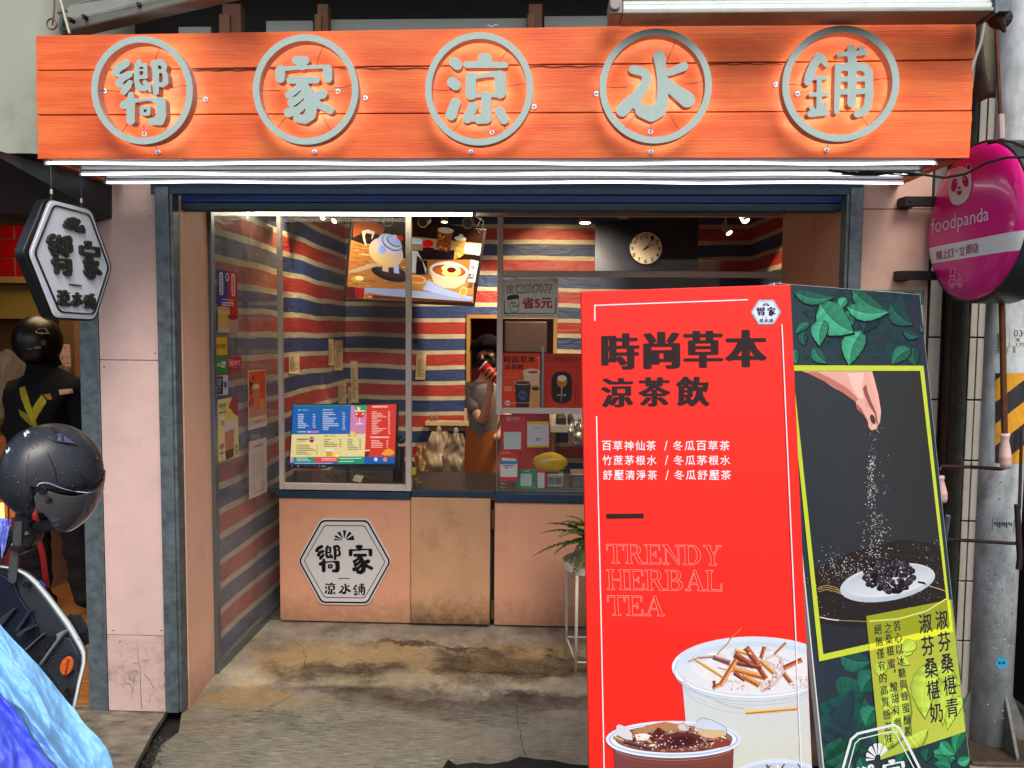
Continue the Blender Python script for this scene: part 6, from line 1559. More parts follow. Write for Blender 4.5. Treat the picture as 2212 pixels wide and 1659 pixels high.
js = [J(1048,975,YPp + .06,.140,.115),J(1047,920,YPp + .06,.138,.11),J(1048,866,YPp + .06,.168,.11),J(1051,836,YPp + .055,.135,.09),
 J(1021,846,YPp + .03,.076),J(1025,876,YPp - .02,.066),J(1030,895,YPp - .05,.062),J(1086,846,YPp + .06,.076),J(1094,878,YPp + .03,.06)]
make_skin('tshirt', js, [(0, 1), (1, 2), (2, 3), (2, 4), (4, 5), (5, 6), (2, 7), (7, 8)], m_tee, wk)
mb = MB(); mb.smooth = True; g = []
for i in range(11):
 row_ = []
 for j in range(17):
  a = math.pi * (1.0 + j / 16); t = i / 10; rx,ry = .150 + .03 * t,.13 + .03 * t; cx_ = P(1052,930,YPp).x
  z = ZZ(1050,928,YPp) - t * .62 + .02 * math.sin(j * .7) * (1 - t); row_.append(mb.vert((cx_ + rx * math.cos(a) + .004 * math.sin(j * 2.2),YPp + .06 + ry * math.sin(a) - .004 * math.sin(j * 1.7 + i),z)))
 g.append(row_)
for i in range(10):
 for j in range(16): mb.face((g[i][j],g[i][j + 1],g[i + 1][j + 1],g[i + 1][j]))
mb.build('apron', m_apron, wk)
hc = P(1053,764,YPp + .01)
mb = MB(); mb.smooth = True
Mh = Matrix.Rotation(rad(-18), 3, 'Z')
mb.ellipsoid(hc + Vector((0,.012,.022)),.098,.108,.112,28,18,M=Mh,keep=lambda p: not (p.y < -.045 and p.z < .02) and p.z > -.085)
o = mb.build('hair', m_hair, wk); md = o.modifiers.new('s', 'SOLIDIFY'); md.thickness = .008
mb = MB()
for k in range(15):
 x = -.075 + k * .0105; a = hc + Mh @ Vector((x,-.080 + abs(x) * .35,.085)); e_ = .03 * (x + .01) / .07; mb.tube([a,a + Vector((e_ * .5,-.020,-.022)),a + Vector((e_,-.024,-.052 - .3 * abs(x + .01) + .006 * math.sin(k * 1.9)))],[.013,.011,.002],6)
for s in (-1,1): a = hc + Mh @ Vector((s * .085,-.02,.02)); mb.tube([a,a + Vector((s * .006,-.01,-.06)),a + Vector((0,-.008,-.115))],[.02,.015,.004],7)
mb.build('fringe', m_hair, wk, smooth=True)
mb = MB(); mb.smooth = True; mb.ellipsoid(hc + Vector((.004,-.012,-.052)),.076,.086,.056,22,12,M=Mh,keep=lambda p: p.y < .01)
mb.build('face_mask', mat('black_mask', rgb(18, 18, 20), .8), wk)
mb = MB()
for s in (-1,1):
 c_ = hc + Mh @ Vector((s * .032,-.083,-.004)); mb.ellipsoid(c_,.013,.005,.0055,12,6)
mb.build('eyes', mat('dark_eyes', rgb(30, 20, 18), .3), wk)
mb = MB()
for s in (-1,1):
 c_ = hc + Mh @ Vector((s * .034,-.085,.016)); mb.tube([c_ + Vector((-.016,.004,-.002)),c_ + Vector((0,-.001,.003)),c_ + Vector((.016,.004,-.001))],[.0015,.0032,.0015],6)
mb.build('eyebrows', m_hair, wk)
mb = MB(); mb.smooth = True; c_ = hc + Mh @ Vector((-.082, .005, -.012)); mb.ellipsoid(c_, .010, .018, .028, 12, 8, M=Mh); mb.build('ear', m_skin, wk)
mb = MB(); mb.smooth = True; c_ = hc + Mh @ Vector((0, -.094, -.022)); mb.ellipsoid(c_, .011, .014, .018, 12, 8); mb.build('nose', m_skin, wk)
c0,c1 = P(1043,791,YPp - .21),P(1078,822,YPp - .20)
cup = thing('drink_cup', 'red paper cup held up in the worker’s hand'.replace('’', "'"), 'cup', c1)
mb = MB(); mb.smooth = False; mb.tube([c0, c1], [.040, .031], 26); mb.build('cup_body', mat('red_paper_cup', rgb(196, 20, 26), .4, var=.1), cup, smooth=True)
dv = (c0 - c1).normalized(); mb = MB(); mb.tube([c0 + dv * .001, c0 + dv * .008], [.0425, .041], 26); mb.build('rim', mat('white_lid', rgb(220, 210, 204), .35), cup, smooth=True)
hand = P(1061,820,YPp - .19)
side = dv.cross(Vector((0,1,0))).normalized()
for k in range(4):
 t = .28 + k * .2; ctr = c0.lerp(c1,t); rr_ = .038 - .006 * t + .007; L = [.98,1.06,1.0,.86][k]
 pts = []
 for a in np.linspace(-.35,1.75 * L,6): pts.append(ctr - side * -rr_ * math.cos(a + .9) * -1 + Vector((0,-1,0)) * rr_ * math.sin(a + .9) * 1.0)
 js = [(p,.0088 - .0008 * i) for i,p in enumerate([hand.lerp(pts[0],.5)] + pts[1:])]
 make_skin('finger', js, [(i, i + 1) for i in range(len(js) - 1)], m_skin, wk, sub=1)
ctr = c0.lerp(c1,.3); js = [(hand + Vector((-.01,.01,0)),.011),(hand.lerp(ctr,.5) + side * .03 + Vector((0,.02,0)),.0105),(ctr + side * .034 + Vector((0,.012,.004)),.0095),(ctr + side * .036 + dv * .02,.008)]
make_skin('thumb', js, [(0, 1), (1, 2), (2, 3)], m_skin, wk, sub=1)
# ================================================================== posters and stands behind the right window
Yp = YW - .020
cp = crop(1940,1060,2320,1087)
def ps_(name, lab, cat='poster'):
 s = Sheet((0,Yp - .001,0),(0,-1,0),step=.0002); return s
sh = ps_('', '');
sh.poly(q((112,118),(738,98),(738,548),(112,552)),C(222,222,214),1); sh.poly(q((125,350),(718,320),(716,500),(125,508)),C(86,122,96),2)
sh.nonconvex([cp(x,y) for x,y in rounded([(135,145),(705,125),(702,492),(137,492)],22)],C(226,226,210),3)
x0,x1 = 160,672
sh.put(fat_text('自備飲料杯', .07, .075, 70), q((x0, 176), (x1, 160), (x1, 268), (x0, 276)), C(50, 40, 50), 4); sh.put(fat_text('自備飲料杯', .020, .016, 90), q((x0 + 9, 185), (x1 - 9, 169), (x1 - 9, 259), (x0 + 9, 267)), C(236, 236, 226), 5)
sh.put(fat_text('省5元', .075, .07, 60), q((326, 314), (680, 304), (680, 446), (326, 454)), C(214, 196, 200), 4); sh.put(fat_text('省5元', .04, .035, 80), q((336, 322), (672, 312), (672, 440), (336, 446)), C(170, 50, 66), 5)
sh.nonconvex(q((162,330),(170,300),(200,292),(272,284),(292,296),(298,320),(296,460),(284,486),(214,488),(200,470)),C(60,50,54),4); sh.nonconvex(q((172,350),(292,330),(288,458),(278,478),(218,480),(206,466)),C(226,224,212),5)
sh.put(fat_text('環保', .02, .02, 70), q((198, 368), (264, 364), (264, 394), (198, 398)), C(40, 36, 40), 6); sh.put(fat_text('一杯起', .02, .02, 70), q((192, 406), (286, 398), (286, 430), (192, 438)), C(40, 36, 40), 6)
for k in range(9): sh.poly(rect(*cp(150 + k * 62,520),*cp(190 + k * 62,527)),C(110,130,110),3)
tag(sh.mb.build('saving_poster', PRINTD), 'cream poster with takeaway cup, own cup saves five dollars', 'poster')
mb = MB(); mb.mi = 0; pp = [P(*cp(x, y), Yp - .003) for x, y in ((620, 95), (760, 110), (758, 160), (700, 150))]; mb.poly(pp); tag(mb.build('clear_tape', glass('tape_film', (.9, .9, .9), 3, .2, smear_glare=.3)), 'piece of clear tape at the top right of the cream poster', 'tape')
def cupshape(s,lay,top,body,xL,xR,yT,yB,rimc,drink,liq):
 """a printed plastic cup: body trapezoid, rim ellipse, drink surface"""
 w_ = xR - xL; s.nonconvex(q((xL + w_ * .03,yT),(xR - w_ * .03,yT),(xR - w_ * .14,yB),(xL + w_ * .14,yB)),body,lay)
 cells(xL + w_ / 2,yT,w_ / 2,top,rimc,lay + .5); cells(xL + w_ / 2,yT,w_ / 2 * .9,top * .78,liq,lay + .7)
sh = ps_('', ''); sh.poly(q((110, 945), (538, 948), (532, 1562), (100, 1562)), C(222, 66, 26), 1)
sh.put(fat_text('時尚草本', .05, .02, 70), q((125, 975), (482, 978), (480, 1058), (125, 1058)), C(34, 22, 20), 2); sh.put(fat_text('涼茶飲', .05, .02, 70), q((130, 1068), (352, 1070), (352, 1130), (130, 1130)), C(34, 22, 20), 2)
sh.line(q((490,996),(524,996),(520,1506),(205,1506)),.9,C(236,190,150),4)
for k in range(3):
 for j in range(9):
  if j != 4: sh.poly(rect(*cp(134 + j * 21,1320 + k * 19),*cp(148 + j * 21,1333 + k * 19)),C(236,170,130),2)
sh.put(raw_text('TRENDY'), q((132, 1165), (308, 1165), (308, 1195), (132, 1195)), C(230, 110, 70), 2); sh.put(raw_text('HERBAL'), q((132, 1202), (308, 1202), (308, 1230), (132, 1230)), C(230, 110, 70), 2)
cupshape(sh,2,36,C(216,180,140),338,536,1158,1420,C(230,206,190),0,C(214,190,170)); cells(455,1160,60,16,C(160,84,40),3)
sh.nonconvex(q((425,1310),(536,1300),(532,1562),(400,1562)),C(206,150,84),3.2); cells(485,1345,50,22,C(60,40,30),3.5)
cupshape(sh, 3.6, 26, C(52, 36, 44), 238, 436, 1278, 1556, C(214, 180, 170), 0, C(90, 50, 40)); cells(338, 1420, 52, 62, C(64, 90, 130), 4.4, 0, None, 6); sh.put(GF['xiang'], q((305, 1400), (336, 1400), (336, 1442), (305, 1442)), C(20, 20, 30), 5, flip=False); sh.put(GF['jia'], q((342, 1400), (372, 1400), (372, 1442), (342, 1442)), C(20, 20, 30), 5, flip=False)
cells(167, 1506, 34, 30, C(226, 216, 206), 4, 0, None, 6); sh.put(GF['xiang'], q((145, 1496), (165, 1496), (165, 1520), (145, 1520)), C(30, 20, 20), 5, flip=False); sh.put(GF['jia'], q((170, 1496), (190, 1496), (190, 1520), (170, 1520)), C(30, 20, 20), 5, flip=False)
tag(sh.mb.build('tea_poster', PRINTD), 'small orange poster with dark iced tea cup inside the window', 'poster', 'posters inside the right window')
sh = ps_('', ''); sh.poly(q((575, 948), (1005, 950), (1005, 1562), (562, 1562)), C(200, 50, 26), 1)
sh.put(fat_text('COMEBACK', .004, .004, 50), q((595, 986), (968, 988), (968, 1042), (595, 1040)), C(70, 24, 20), 2)
op = rounded([(660,1150),(895,1150),(895,1512),(660,1512)],115); sh.nonconvex([cp(*p) for p in op],C(36,22,26),2)
cells(780,1262,58,72,C(206,130,50),3,0,C(190,110,40)); cells(780,1228,52,34,C(232,212,176),4); cells(746,1220,12,20,C(226,220,200),4.4,.4); cells(812,1220,12,20,C(226,220,200),4.4,-.4)
sh.line(q((778,1330),(776,1400)),1.6,C(206,190,170),4); cells(775,1418,54,10,C(206,190,180),4); cells(775,1418,44,6,C(60,40,40),4.5); sh.line(q((772,1430),(768,1490)),1.1,C(150,140,140),4)
for k in range(12): sh.poly(rect(*cp(590,1320 + k * 16),*cp(603,1330 + k * 16)),C(90,28,20),2); sh.poly(rect(*cp(925,1320 + k * 16),*cp(940,1330 + k * 16)),C(90,28,20),2); sh.poly(rect(*cp(955,1320 + k * 10),*cp(968,1327 + k * 10)),C(90,28,20),2)
sh.put(raw_text('甘'), q((928, 1096), (962, 1096), (962, 1130), (928, 1130)), C(120, 30, 20), 2)
tag(sh.mb.build('comeback_poster', PRINTD), 'small dark red poster with stemmed glass in a black oval', 'poster', 'posters inside the right window')
mb = MB(); mb.box(XX(cp(548, 0)[0], 850, Yp), XX(cp(572, 0)[0], 850, Yp), Yp - .010, Yp - .004, ZZ(1140, cp(0, 1560)[1], Yp), ZZ(1140, cp(0, 865)[1], Yp)); mb.build('glazing_bar', m_alu, shop)
cp = crop(1940,1600,2320,1751)
cards = [('payment_card', 'large red payment card with white square, upper left behind the window', [(138, 150), (590, 150), (592, 825), (148, 828)], C(196, 14, 36)),
  ('payment_card', 'yellow and white payment card under the middle rail', [(622, 278), (1024, 275), (1020, 742), (624, 745)], C(222, 184, 30)),
  ('payment_card', 'small red, blue and white payment card, lower left behind the window', [(128, 852), (455, 862), (448, 1358), (126, 1352)], C(206, 24, 30))]
for k,(nm_,lab,pts,col) in enumerate(cards):
 mb = MB(); Yc_ = YW + .012; pp = [P(*cp(*p), Yc_) for p in pts]; mb.col = None; mb.slab(pp[::-1], (0, .003, 0)); mcol = mat('card_%s' % ['crimson', 'yellow', 'red'][k], col, .35)
 o = tag(mb.build(nm_, mcol, bevel=.001), lab, 'card', 'payment cards behind the right window')
 sh = Sheet((0,Yc_ - .0006,0),(0,-1,0),step=.0002)
 if k == 0:
  sh.nonconvex([cp(*p) for p in rounded([(198, 465), (518, 462), (512, 778), (202, 778)], 26)], C(206, 216, 210), 1); sh.put(fat_text('街口支付', .01, .01, 60), q((262, 195), (480, 190), (480, 250), (262, 255)), C(236, 190, 196), 1)
  sh.line(q((252,190),(322,188),(322,258),(254,260),(252,190)),.7,C(236,190,196),1); sh.poly(rect(*cp(330,538),*cp(388,545)),C(60,60,60),2)
 elif k == 1:
  sh.poly(q((628,330),(1018,325),(1016,700),(628,705)),C(212,204,206),1); sh.poly(rect(*cp(765,385),*cp(875,395)),C(50,44,44),2)
  for j in range(3): sh.poly(rect(*cp(782 + j * 30,575),*cp(802 + j * 30,598)),C(70,60,60),2); sh.poly(rect(*cp(782 + j * 30,604),*cp(802 + j * 30,626)),C(190,90,90) if j < 2 else C(70,60,60),2)
 else:
  sh.poly(q((130,985),(452,982),(450,1045),(130,1045)),C(30,140,200),1); sh.poly(q((135,1048),(448,1048),(442,1282),(134,1280)),C(226,220,222),1); sh.poly(q((160,932),(425,950),(425,990),(165,985)),C(240,220,200),2)
  for j in range(9): sh.poly(rect(*cp(185 + j * 23,1064),*cp(202 + j * 23,1086)),C(60,40,50),2)
  sh.put(raw_text('750'), q((282, 1096), (350, 1096), (350, 1122), (282, 1122)), C(200, 40, 60), 2); sh.poly(rect(*cp(225, 1098), *cp(275, 1120)), C(60, 40, 50), 2)
 sh.mb.build('print', PRINTD, o)
def stand_card(lab,pts,foot,col,white,extra=None):
 Yc_ = YW + .10; t = thing('code_stand', lab, 'card stand', P(*cp((pts[0][0] + pts[1][0]) / 2, pts[2][1]), Yc_), 'card stands on the counter')
 mb = MB(); pp = [P(*cp(*p), Yc_) for p in pts]; mb.slab(pp[::-1], (0, .004, 0)); mb.build('card', mat('stand_card', col, .4), t, bevel=.001)
 if foot: mb = MB(); pp = [P(*cp(*p), Yc_ - .01) for p in foot]; mb.slab(pp[::-1], (0, .05, 0)); mb.build('foot', m_white, t, bevel=.002)
 sh = Sheet((0,Yc_ - .0006,0),(0,-1,0)); sh.poly([cp(*p) for p in white],C(200,208,204),1)
 if extra: extra(sh)
 sh.mb.build('print', PRINTD, t)
stand_card('green card stand with a white square on the counter behind the glass', [(422, 1145), (800, 1140), (795, 1480), (415, 1480)], [(415, 1484), (788, 1484), (788, 1570), (415, 1570)], C(12, 140, 80), [(505, 1220), (705, 1220), (703, 1445), (505, 1445)],
  lambda s: s.poly(rect(*cp(560,1168),*cp(672,1190)),C(150,210,180),1))
stand_card('pink and red card stand half hidden behind the green stand', [(805, 1120), (975, 1180), (968, 1570), (805, 1568)], None, C(206, 50, 74), [(815, 1205), (940, 1205), (935, 1480), (815, 1480)])
mb = MB(); mb.smooth = True; c_ = P(*cp(1040,1020),4.56); mb.ellipsoid(c_,.105,.04,.062,30,16)
for v_ in mb.v: pass
mb.v = [(x + .004 * math.sin(z * 300),y + .008 * noise.noise(Vector((x * 60,y * 60,z * 60))),z + .01 * noise.noise(Vector((x * 30,0,z * 40)))) for x,y,z in mb.v]
yp = tag(mb.build('yellow_pouch', mat('yellow_plastic_pouch', rgb(222, 180, 20), .2, var=.15, vscale=20, bump=.7, bscale=30, coat=.4)), 'shiny yellow plastic pouch behind the right window', 'pouch')
mb = MB(); mb.cyl(c_ + Vector((-.02, .05, -.02)), (c_.x - .02, c_.y + .06, Z_TOP), .006, 8); mb.box(c_.x - .07, c_.x + .06, c_.y + .03, c_.y + .10, Z_TOP, Z_TOP + .06); mb.build('pouch_stand', m_black, yp)
mc = thing('receipt_printer', 'small silver slotted machine on the counter under the yellow pouch', 'printer', P(*cp(1140, 1470), 4.5))
a, b_ = P(*cp(985, 1470), 4.5), P(*cp(1290, 1235), 4.5); m_sil = mat('silver_grey_plastic', rgb(168, 164, 156), .35, .3, var=.1)
mb = MB(); mb.box(a.x, b_.x, 4.5, 4.6, a.z, b_.z); mb.build('case', m_sil, mc, bevel=.004)
for k in range(7):
 v = 1295 + k * 17; p0,p1 = P(*cp(1015,v),4.5),P(*cp(1115,v + 7),4.5); p2,p3 = P(*cp(1135,v),4.5),P(*cp(1240,v + 7),4.5)
 mb = MB(); mb.box(p0.x, p1.x, 4.497, 4.4995, p1.z, p0.z); mb.box(p2.x, p3.x, 4.497, 4.4995, p3.z, p2.z); mb.build('slot', m_black, mc)
mb = MB(); a,b_ = P(*cp(1425,1460),4.56),P(*cp(1640,1225),4.56); mb.box(a.x,b_.x + .3,4.56,4.72,a.z,b_.z - .01); mb.box(a.x - .005,b_.x + .3,4.55,4.73,b_.z - .008,b_.z)
tag(mb.build('steel_container', mat('brushed_steel', rgb(150, 146, 138), .3, .8, var=.2, vscale=12), bevel=.003), 'brushed steel container at the left edge of the red board', 'container')
mb = MB(); mb.smooth = True; c_ = P(*cp(195,1480),4.50); mb.ellipsoid(c_,.022,.022,.018,18,10); mb.ellipsoid(c_ + Vector((0,0,.03)),.018,.018,.008,14,8)
tag(mb.build('glass_trinket', mat('chrome_trinket', rgb(206, 206, 200), .08, 1)), 'shiny metal bell on the counter under the small red card', 'bell')
mb = MB(); a,b_ = P(*cp(1155,390),5.6),P(*cp(1335,185),5.6); mb.box(a.x,b_.x,5.6,5.8,a.z,b_.z); a,b_ = P(*cp(1370,400),5.6),P(*cp(1470,190),5.6); mb.box(a.x,b_.x,5.6,5.8,a.z,b_.z)
tag(mb.build('dark_canisters', m_black, bevel=.01), 'two dark canisters on the back shelf beside the yellow card', 'canisters')
mb = MB(); a = P(*cp(1050, 470), 5.55); mb.box(a.x, 1.6, 5.55, YB, a.z, a.z + .05); mb.box(a.x, 1.6, 5.56, 5.6, a.z - .5, a.z - .46); tag(mb.build('back_shelf', m_sil), 'grey shelf inside the shop right of the yellow card', 'shelf')
bag(1227, 905, 1262, 960, 4.9, mat('foil_bag', rgb(190, 186, 180), .25, .4, bump=.8, bscale=30), 9, 'foil_bag', 'crumpled silver bag at the top left edge of the red board')
mb = MB(); mb.box(XX(1090, 690, 5.4), XX(1182, 690, 5.4), 5.4, 5.7, ZZ(1130, 762, 5.4), ZZ(1130, 694, 5.4)); tag(mb.build('dark_cabinet', mat('brown_black_cabinet', rgb(64, 44, 40), .3, var=.3), bevel=.01), 'dark brown cabinet seen through the glass above the small posters', 'cabinet')
# ================================================================== stickers and posters on the side glass (plane x = const)
XGs = XS - .0035
cp = crop(820,1040,1100,1106)
def gsheet(): return Sheet((XGs,0,0),(1,0,0),step=.0002)
sh = gsheet(); Q4 = [(130,85),(455,130),(460,1070),(145,1060)]
def bq(a0,b0,a1,b1): return [cp(*bilin(Q4,a,b)) for a,b in ((a0,b0),(a1,b0),(a1,b1),(a0,b1))]
sh.poly(bq(0,0,.52,1),C(30,50,150),1); sh.poly(bq(.52,0,1,1),C(200,14,24),1)
sh.poly(bq(0.02,.58,1,1),C(196,150,96),1.5) if False else None
for (a0,b0,a1,b1) in ((.12,.03,.30,.40),(.70,.03,.88,.40)):
 sh.nonconvex([cp(*bilin(Q4,*p)) for p in rounded([(a0,b0),(a1,b0),(a1,b1),(a0,b1)],.06)],C(224,214,214),2)
 for k in range(7): sh.poly(bq(a0 + .06,b0 + .04 + k * .046,a1 - .06,b0 + .07 + k * .046),C(40,30,60) if a0 < .5 else C(150,20,30),3)
cx_ = [cp(*bilin(Q4,.50 + .09 * math.cos(a),.10 + .075 * math.sin(a))) for a in np.linspace(0,6.283,7)[:-1]]; sh.poly(cx_,C(226,220,214),2); sh.poly(bq(.46,.06,.54,.13),C(30,30,40),3)
for k in range(9): sh.poly(bq(.26 + k * .065,.455,.30 + k * .065,.475),C(236,206,206),2)
sh.nonconvex([cp(*bilin(Q4,*p)) for p in rounded([(.24,.51),(.80,.50),(.80,.56),(.24,.565)],.025)],C(230,224,220),2)
for k in range(9): sh.poly(bq(.29 + k * .055,.52,.325 + k * .055,.55),C(40,30,40),3)
sh.nonconvex([cp(*bilin(Q4,*p)) for p in ((.02,.60),(.60,.60),(.56,1.0),(.02,1.0))],C(214,190,150),3); sh.poly(bq(.03,.70,.58,.86),C(206,180,60),3.5)
sh.poly([cp(*bilin(Q4,.30 + .29 * math.cos(a),.62 + .042 * math.sin(a))) for a in np.linspace(0,6.283,20)[:-1]],C(226,160,84),4)
sh.nonconvex([cp(*bilin(Q4,*p)) for p in ((.48,.74),(1,.74),(1,1.0),(.56,1.0))],C(200,150,130),4); sh.poly([cp(*bilin(Q4,.74 + .25 * math.cos(a),.745 + .045 * math.sin(a))) for a in np.linspace(0,6.283,20)[:-1]],C(130,40,30),5)
for k in range(10): a_,b_ = .12 + .4 * rr.random(),.80 + .14 * rr.random(); sh.poly([cp(*bilin(Q4,a_ + .05 * math.cos(a),b_ + .015 * math.sin(a))) for a in np.linspace(0,6.283,9)[:-1]],C(222,150,80),5)
tag(sh.mb.build('drinks_poster', PRINTD), 'half blue, half red drinks poster highest on the side glass', 'poster', 'posters on the side glass')
def sticker(pts, col, lab, name='sticker', fn=None):
 sh = gsheet(); ctr = rounded(pts,14); sh.nonconvex([cp(*p) for p in ctr],col,1)
 if fn: fn(sh)
 tag(sh.mb.build(name, PRINTD), lab, 'sticker', 'payment stickers on the side glass')
sticker([(78, 1138), (294, 1138), (297, 1415), (84, 1418)], C(222, 178, 16), 'yellow payment sticker, topmost of the column on the side glass', fn=lambda s: (s.put(fat_text('全支付', .04, .04, 70), q((105, 1240), (208, 1240), (208, 1312), (105, 1312)), C(30, 26, 16), 2), s.poly(rect(*cp(215, 1250), *cp(268, 1272)), C(60, 46, 16), 2), s.poly(rect(*cp(215, 1285), *cp(258, 1305)), C(60, 46, 16), 2)))
sticker([(84, 1432), (298, 1425), (300, 1700), (88, 1705)], C(10, 140, 66), 'green payment sticker between the yellow and the black one', fn=lambda s: (s.put(fat_text('LINE', .03, .03, 60), q((118, 1545), (190, 1542), (190, 1590), (118, 1592)), C(230, 236, 230), 2), s.poly(q((200, 1518), (268, 1516), (268, 1604), (200, 1606)), C(226, 230, 226), 2), s.put(fat_text('Pay', .02, .02, 60), q((206, 1540), (264, 1538), (264, 1596), (206, 1596)), C(60, 80, 66), 3)))
sticker([(303, 1440), (515, 1432), (512, 1640), (303, 1645)], C(206, 24, 44), 'red payment sticker right beside the green one', fn=lambda s: (s.put(fat_text('街口支付', .02, .02, 60), q((336, 1500), (494, 1492), (494, 1566), (336, 1574)), C(240, 216, 220), 2), s.line(q((328, 1485), (380, 1482), (380, 1585), (328, 1588), (328, 1485)), .6, C(240, 216, 220), 2), s.poly(rect(*cp(388, 1600), *cp(450, 1610)), C(226, 150, 160), 2)))
cp = crop(820,1420,1100,801)
sticker([(60, 172), (222, 160), (224, 382), (66, 396)], C(196, 202, 204), 'black and white card accepted sticker, lowest of the column', fn=lambda s: (s.poly(q((66, 182), (165, 174), (166, 376), (70, 386)), C(16, 18, 24), 2), s.poly(q((172, 242), (208, 238), (210, 300), (174, 304)), C(20, 90, 180), 2), s.line(q((118, 360), (100, 320), (100, 300), (112, 292), (120, 306), (130, 290), (138, 300), (134, 324), (118, 360)), .6, C(220, 220, 220), 3), s.put(raw_text('歡迎'), q((82, 200), (148, 195), (148, 236), (82, 240)), C(220, 220, 220), 3), s.put(raw_text('光臨'), q((90, 244), (140, 240), (140, 276), (90, 280)), C(220, 220, 220), 3)))
sh = gsheet(); Q4 = [(105,442),(332,398),(345,1075),(112,1142)]
sh.poly(bq(0,0,1,1),C(228,208,140),1)
sh.nonconvex([cp(*bilin(Q4,*p)) for p in ((.72,0),(1,0),(1,.34),(.80,.28),(.66,.20),(.52,.16))],C(170,66,56),2); sh.nonconvex([cp(*bilin(Q4,*p)) for p in ((.46,.22),(.70,.24),(.62,.33),(.50,.36),(.42,.30))],C(226,206,40),2.5)
for k in range(6): sh.poly(bq(.06 + k * .06,.10,.10 + k * .06,.135),C(60,70,60),2); sh.poly(bq(.06 + k * .06,.20,.10 + k * .06,.235),C(60,70,60),2)
sh.poly(bq(.12,.145,.40,.185),C(190,206,40),2); sh.poly(bq(.05,.08,.44,.095),C(40,50,40),2)
sh.nonconvex([cp(*bilin(Q4,*p)) for p in ((.32,.42),(.82,.40),(.74,.98),(.36,1.0))],C(190,128,100),3); sh.nonconvex([cp(*bilin(Q4,*p)) for p in ((.32,.42),(.82,.40),(.80,.52),(.33,.55))],C(214,206,206),3.4); sh.nonconvex([cp(*bilin(Q4,*p)) for p in ((.34,.86),(.76,.84),(.74,.98),(.36,1.0))],C(90,62,50),3.4)
for k in range(4): sh.poly(bq(.16 + k * .05,.34 + .012 * k,.19 + k * .05,.42 + .01 * k),C(24,22,20) if k % 2 == 0 else C(226,190,40),4)
sh.poly([cp(*bilin(Q4,.22 + .10 * math.cos(a),.31 + .03 * math.sin(a))) for a in np.linspace(0,6.283,12)[:-1]],C(226,220,210),4.4)
for j in range(6): a = j * 1.047; sh.poly([cp(*bilin(Q4,.18 + .08 * math.cos(a) + .06 * math.cos(b),.76 + .028 * math.sin(a) + .022 * math.sin(b))) for b in np.linspace(0,6.283,10)[:-1]],C(190,110,130),4 + j * .05)
sh.line([cp(*bilin(Q4,*p)) for p in ((.18,.80),(.17,.92),(.22,.98))],1.0,C(40,120,60),5); sh.poly(bq(.05,.86,.30,.885),C(60,150,70),5)
for k in range(5): sh.poly(bq(.80,.80 + k * .035,.96,.815 + k * .035),C(60,60,50),4)
tag(sh.mb.build('bee_poster', PRINTD), 'pale yellow poster with a bee and iced drink on the side glass', 'poster', 'posters on the side glass')
sh = gsheet(); Q4 = [(445,112),(648,98),(656,735),(450,786)]
sh.poly(bq(0,0,1,1),C(222,196,176),1); sh.poly(bq(.04,.02,.97,.62),C(214,88,20),2); sh.poly(bq(.04,.62,.97,.80),C(196,140,104),2)
for k in range(9): x,y = .08 + .28 * rr.random(),.08 + .5 * rr.random(); sh.poly([cp(*bilin(Q4,x + .05 * math.cos(a),y + .045 * math.sin(a))) for a in np.linspace(0,6.283,9)[:-1]],C(50,54,30),2.5)
sh.nonconvex([cp(*bilin(Q4,*p)) for p in ((.24,.28),(.64,.27),(.54,.72),(.34,.73))],C(214,120,90),3); sh.poly([cp(*bilin(Q4,.44 + .20 * math.cos(a),.28 + .045 * math.sin(a))) for a in np.linspace(0,6.283,16)[:-1]],C(230,200,150),3.5)
sh.nonconvex([cp(*bilin(Q4,*p)) for p in ((.62,.50),(.90,.52),(.92,.60),(.66,.68))],C(230,150,60),3)
sh.put(raw_text('COMEBACK'), [cp(*bilin(Q4, *p)) for p in ((.06, .86), (.95, .85), (.95, .915), (.06, .925))], C(110, 90, 84), 3)
for k in range(4): sh.poly(bq(.84,.07 + k * .07,.90,.10 + k * .07),C(190,60,16),3)
tag(sh.mb.build('orange_drink_poster', PRINTD), 'orange drink poster taped right of the payment stickers', 'poster', 'posters on the side glass')
sh = gsheet(); Q4 = [(455,915),(655,862),(662,1475),(458,1570)]
sh.poly(bq(0,0,1,1),C(206,190,184),1); sh.poly(bq(.28,.10,.80,.125),C(120,106,104),2)
for k in range(13):
 w_ = rr.uniform(.45,.8); sh.poly(bq(.14,.24 + k * .034,.14 + w_,.246 + k * .034),C(140,126,122),2)
for a0 in (.16,.62): sh.line([cp(*bilin(Q4,*p)) for p in ((a0,.76),(a0 + .16,.755),(a0 + .16,.86),(a0,.87),(a0,.76))],.5,C(110,96,96),2); sh.line([cp(*bilin(Q4,*p)) for p in ((a0 + .18,.80),(a0 + .26,.80),(a0 + .26,.85),(a0 + .18,.86),(a0 + .18,.80))],.5,C(110,96,96),2)
for k in range(8): sh.poly(bq(.28 + k * .07,.915,.325 + k * .07,.935),C(100,88,88),2)
tag(sh.mb.build('white_notice', PRINTD), 'creased white notice sheet, lowest on the side glass', 'notice', 'posters on the side glass')
hpx = crop(1160,2020,1560,1746)
Yh = YC - .012
he = thing('emblem_plate', 'white hexagonal emblem plate on the peach counter front', 'sign', P(745, 1300, Yh))
sh0 = Sheet((0,Yh,0),(0,-1,0))
out = rounded([(45,825),(448,95),(1270,100),(1676,840),(1270,1580),(448,1572)],90)
mb = MB(); mb.slab([sh0.at(*hpx(*p), 0) for p in out[::-1]], (0, .012, 0)); mb.build('plate', mat('white_acrylic', rgb(206, 206, 206), .3, coat=.2), he, bevel=.001)
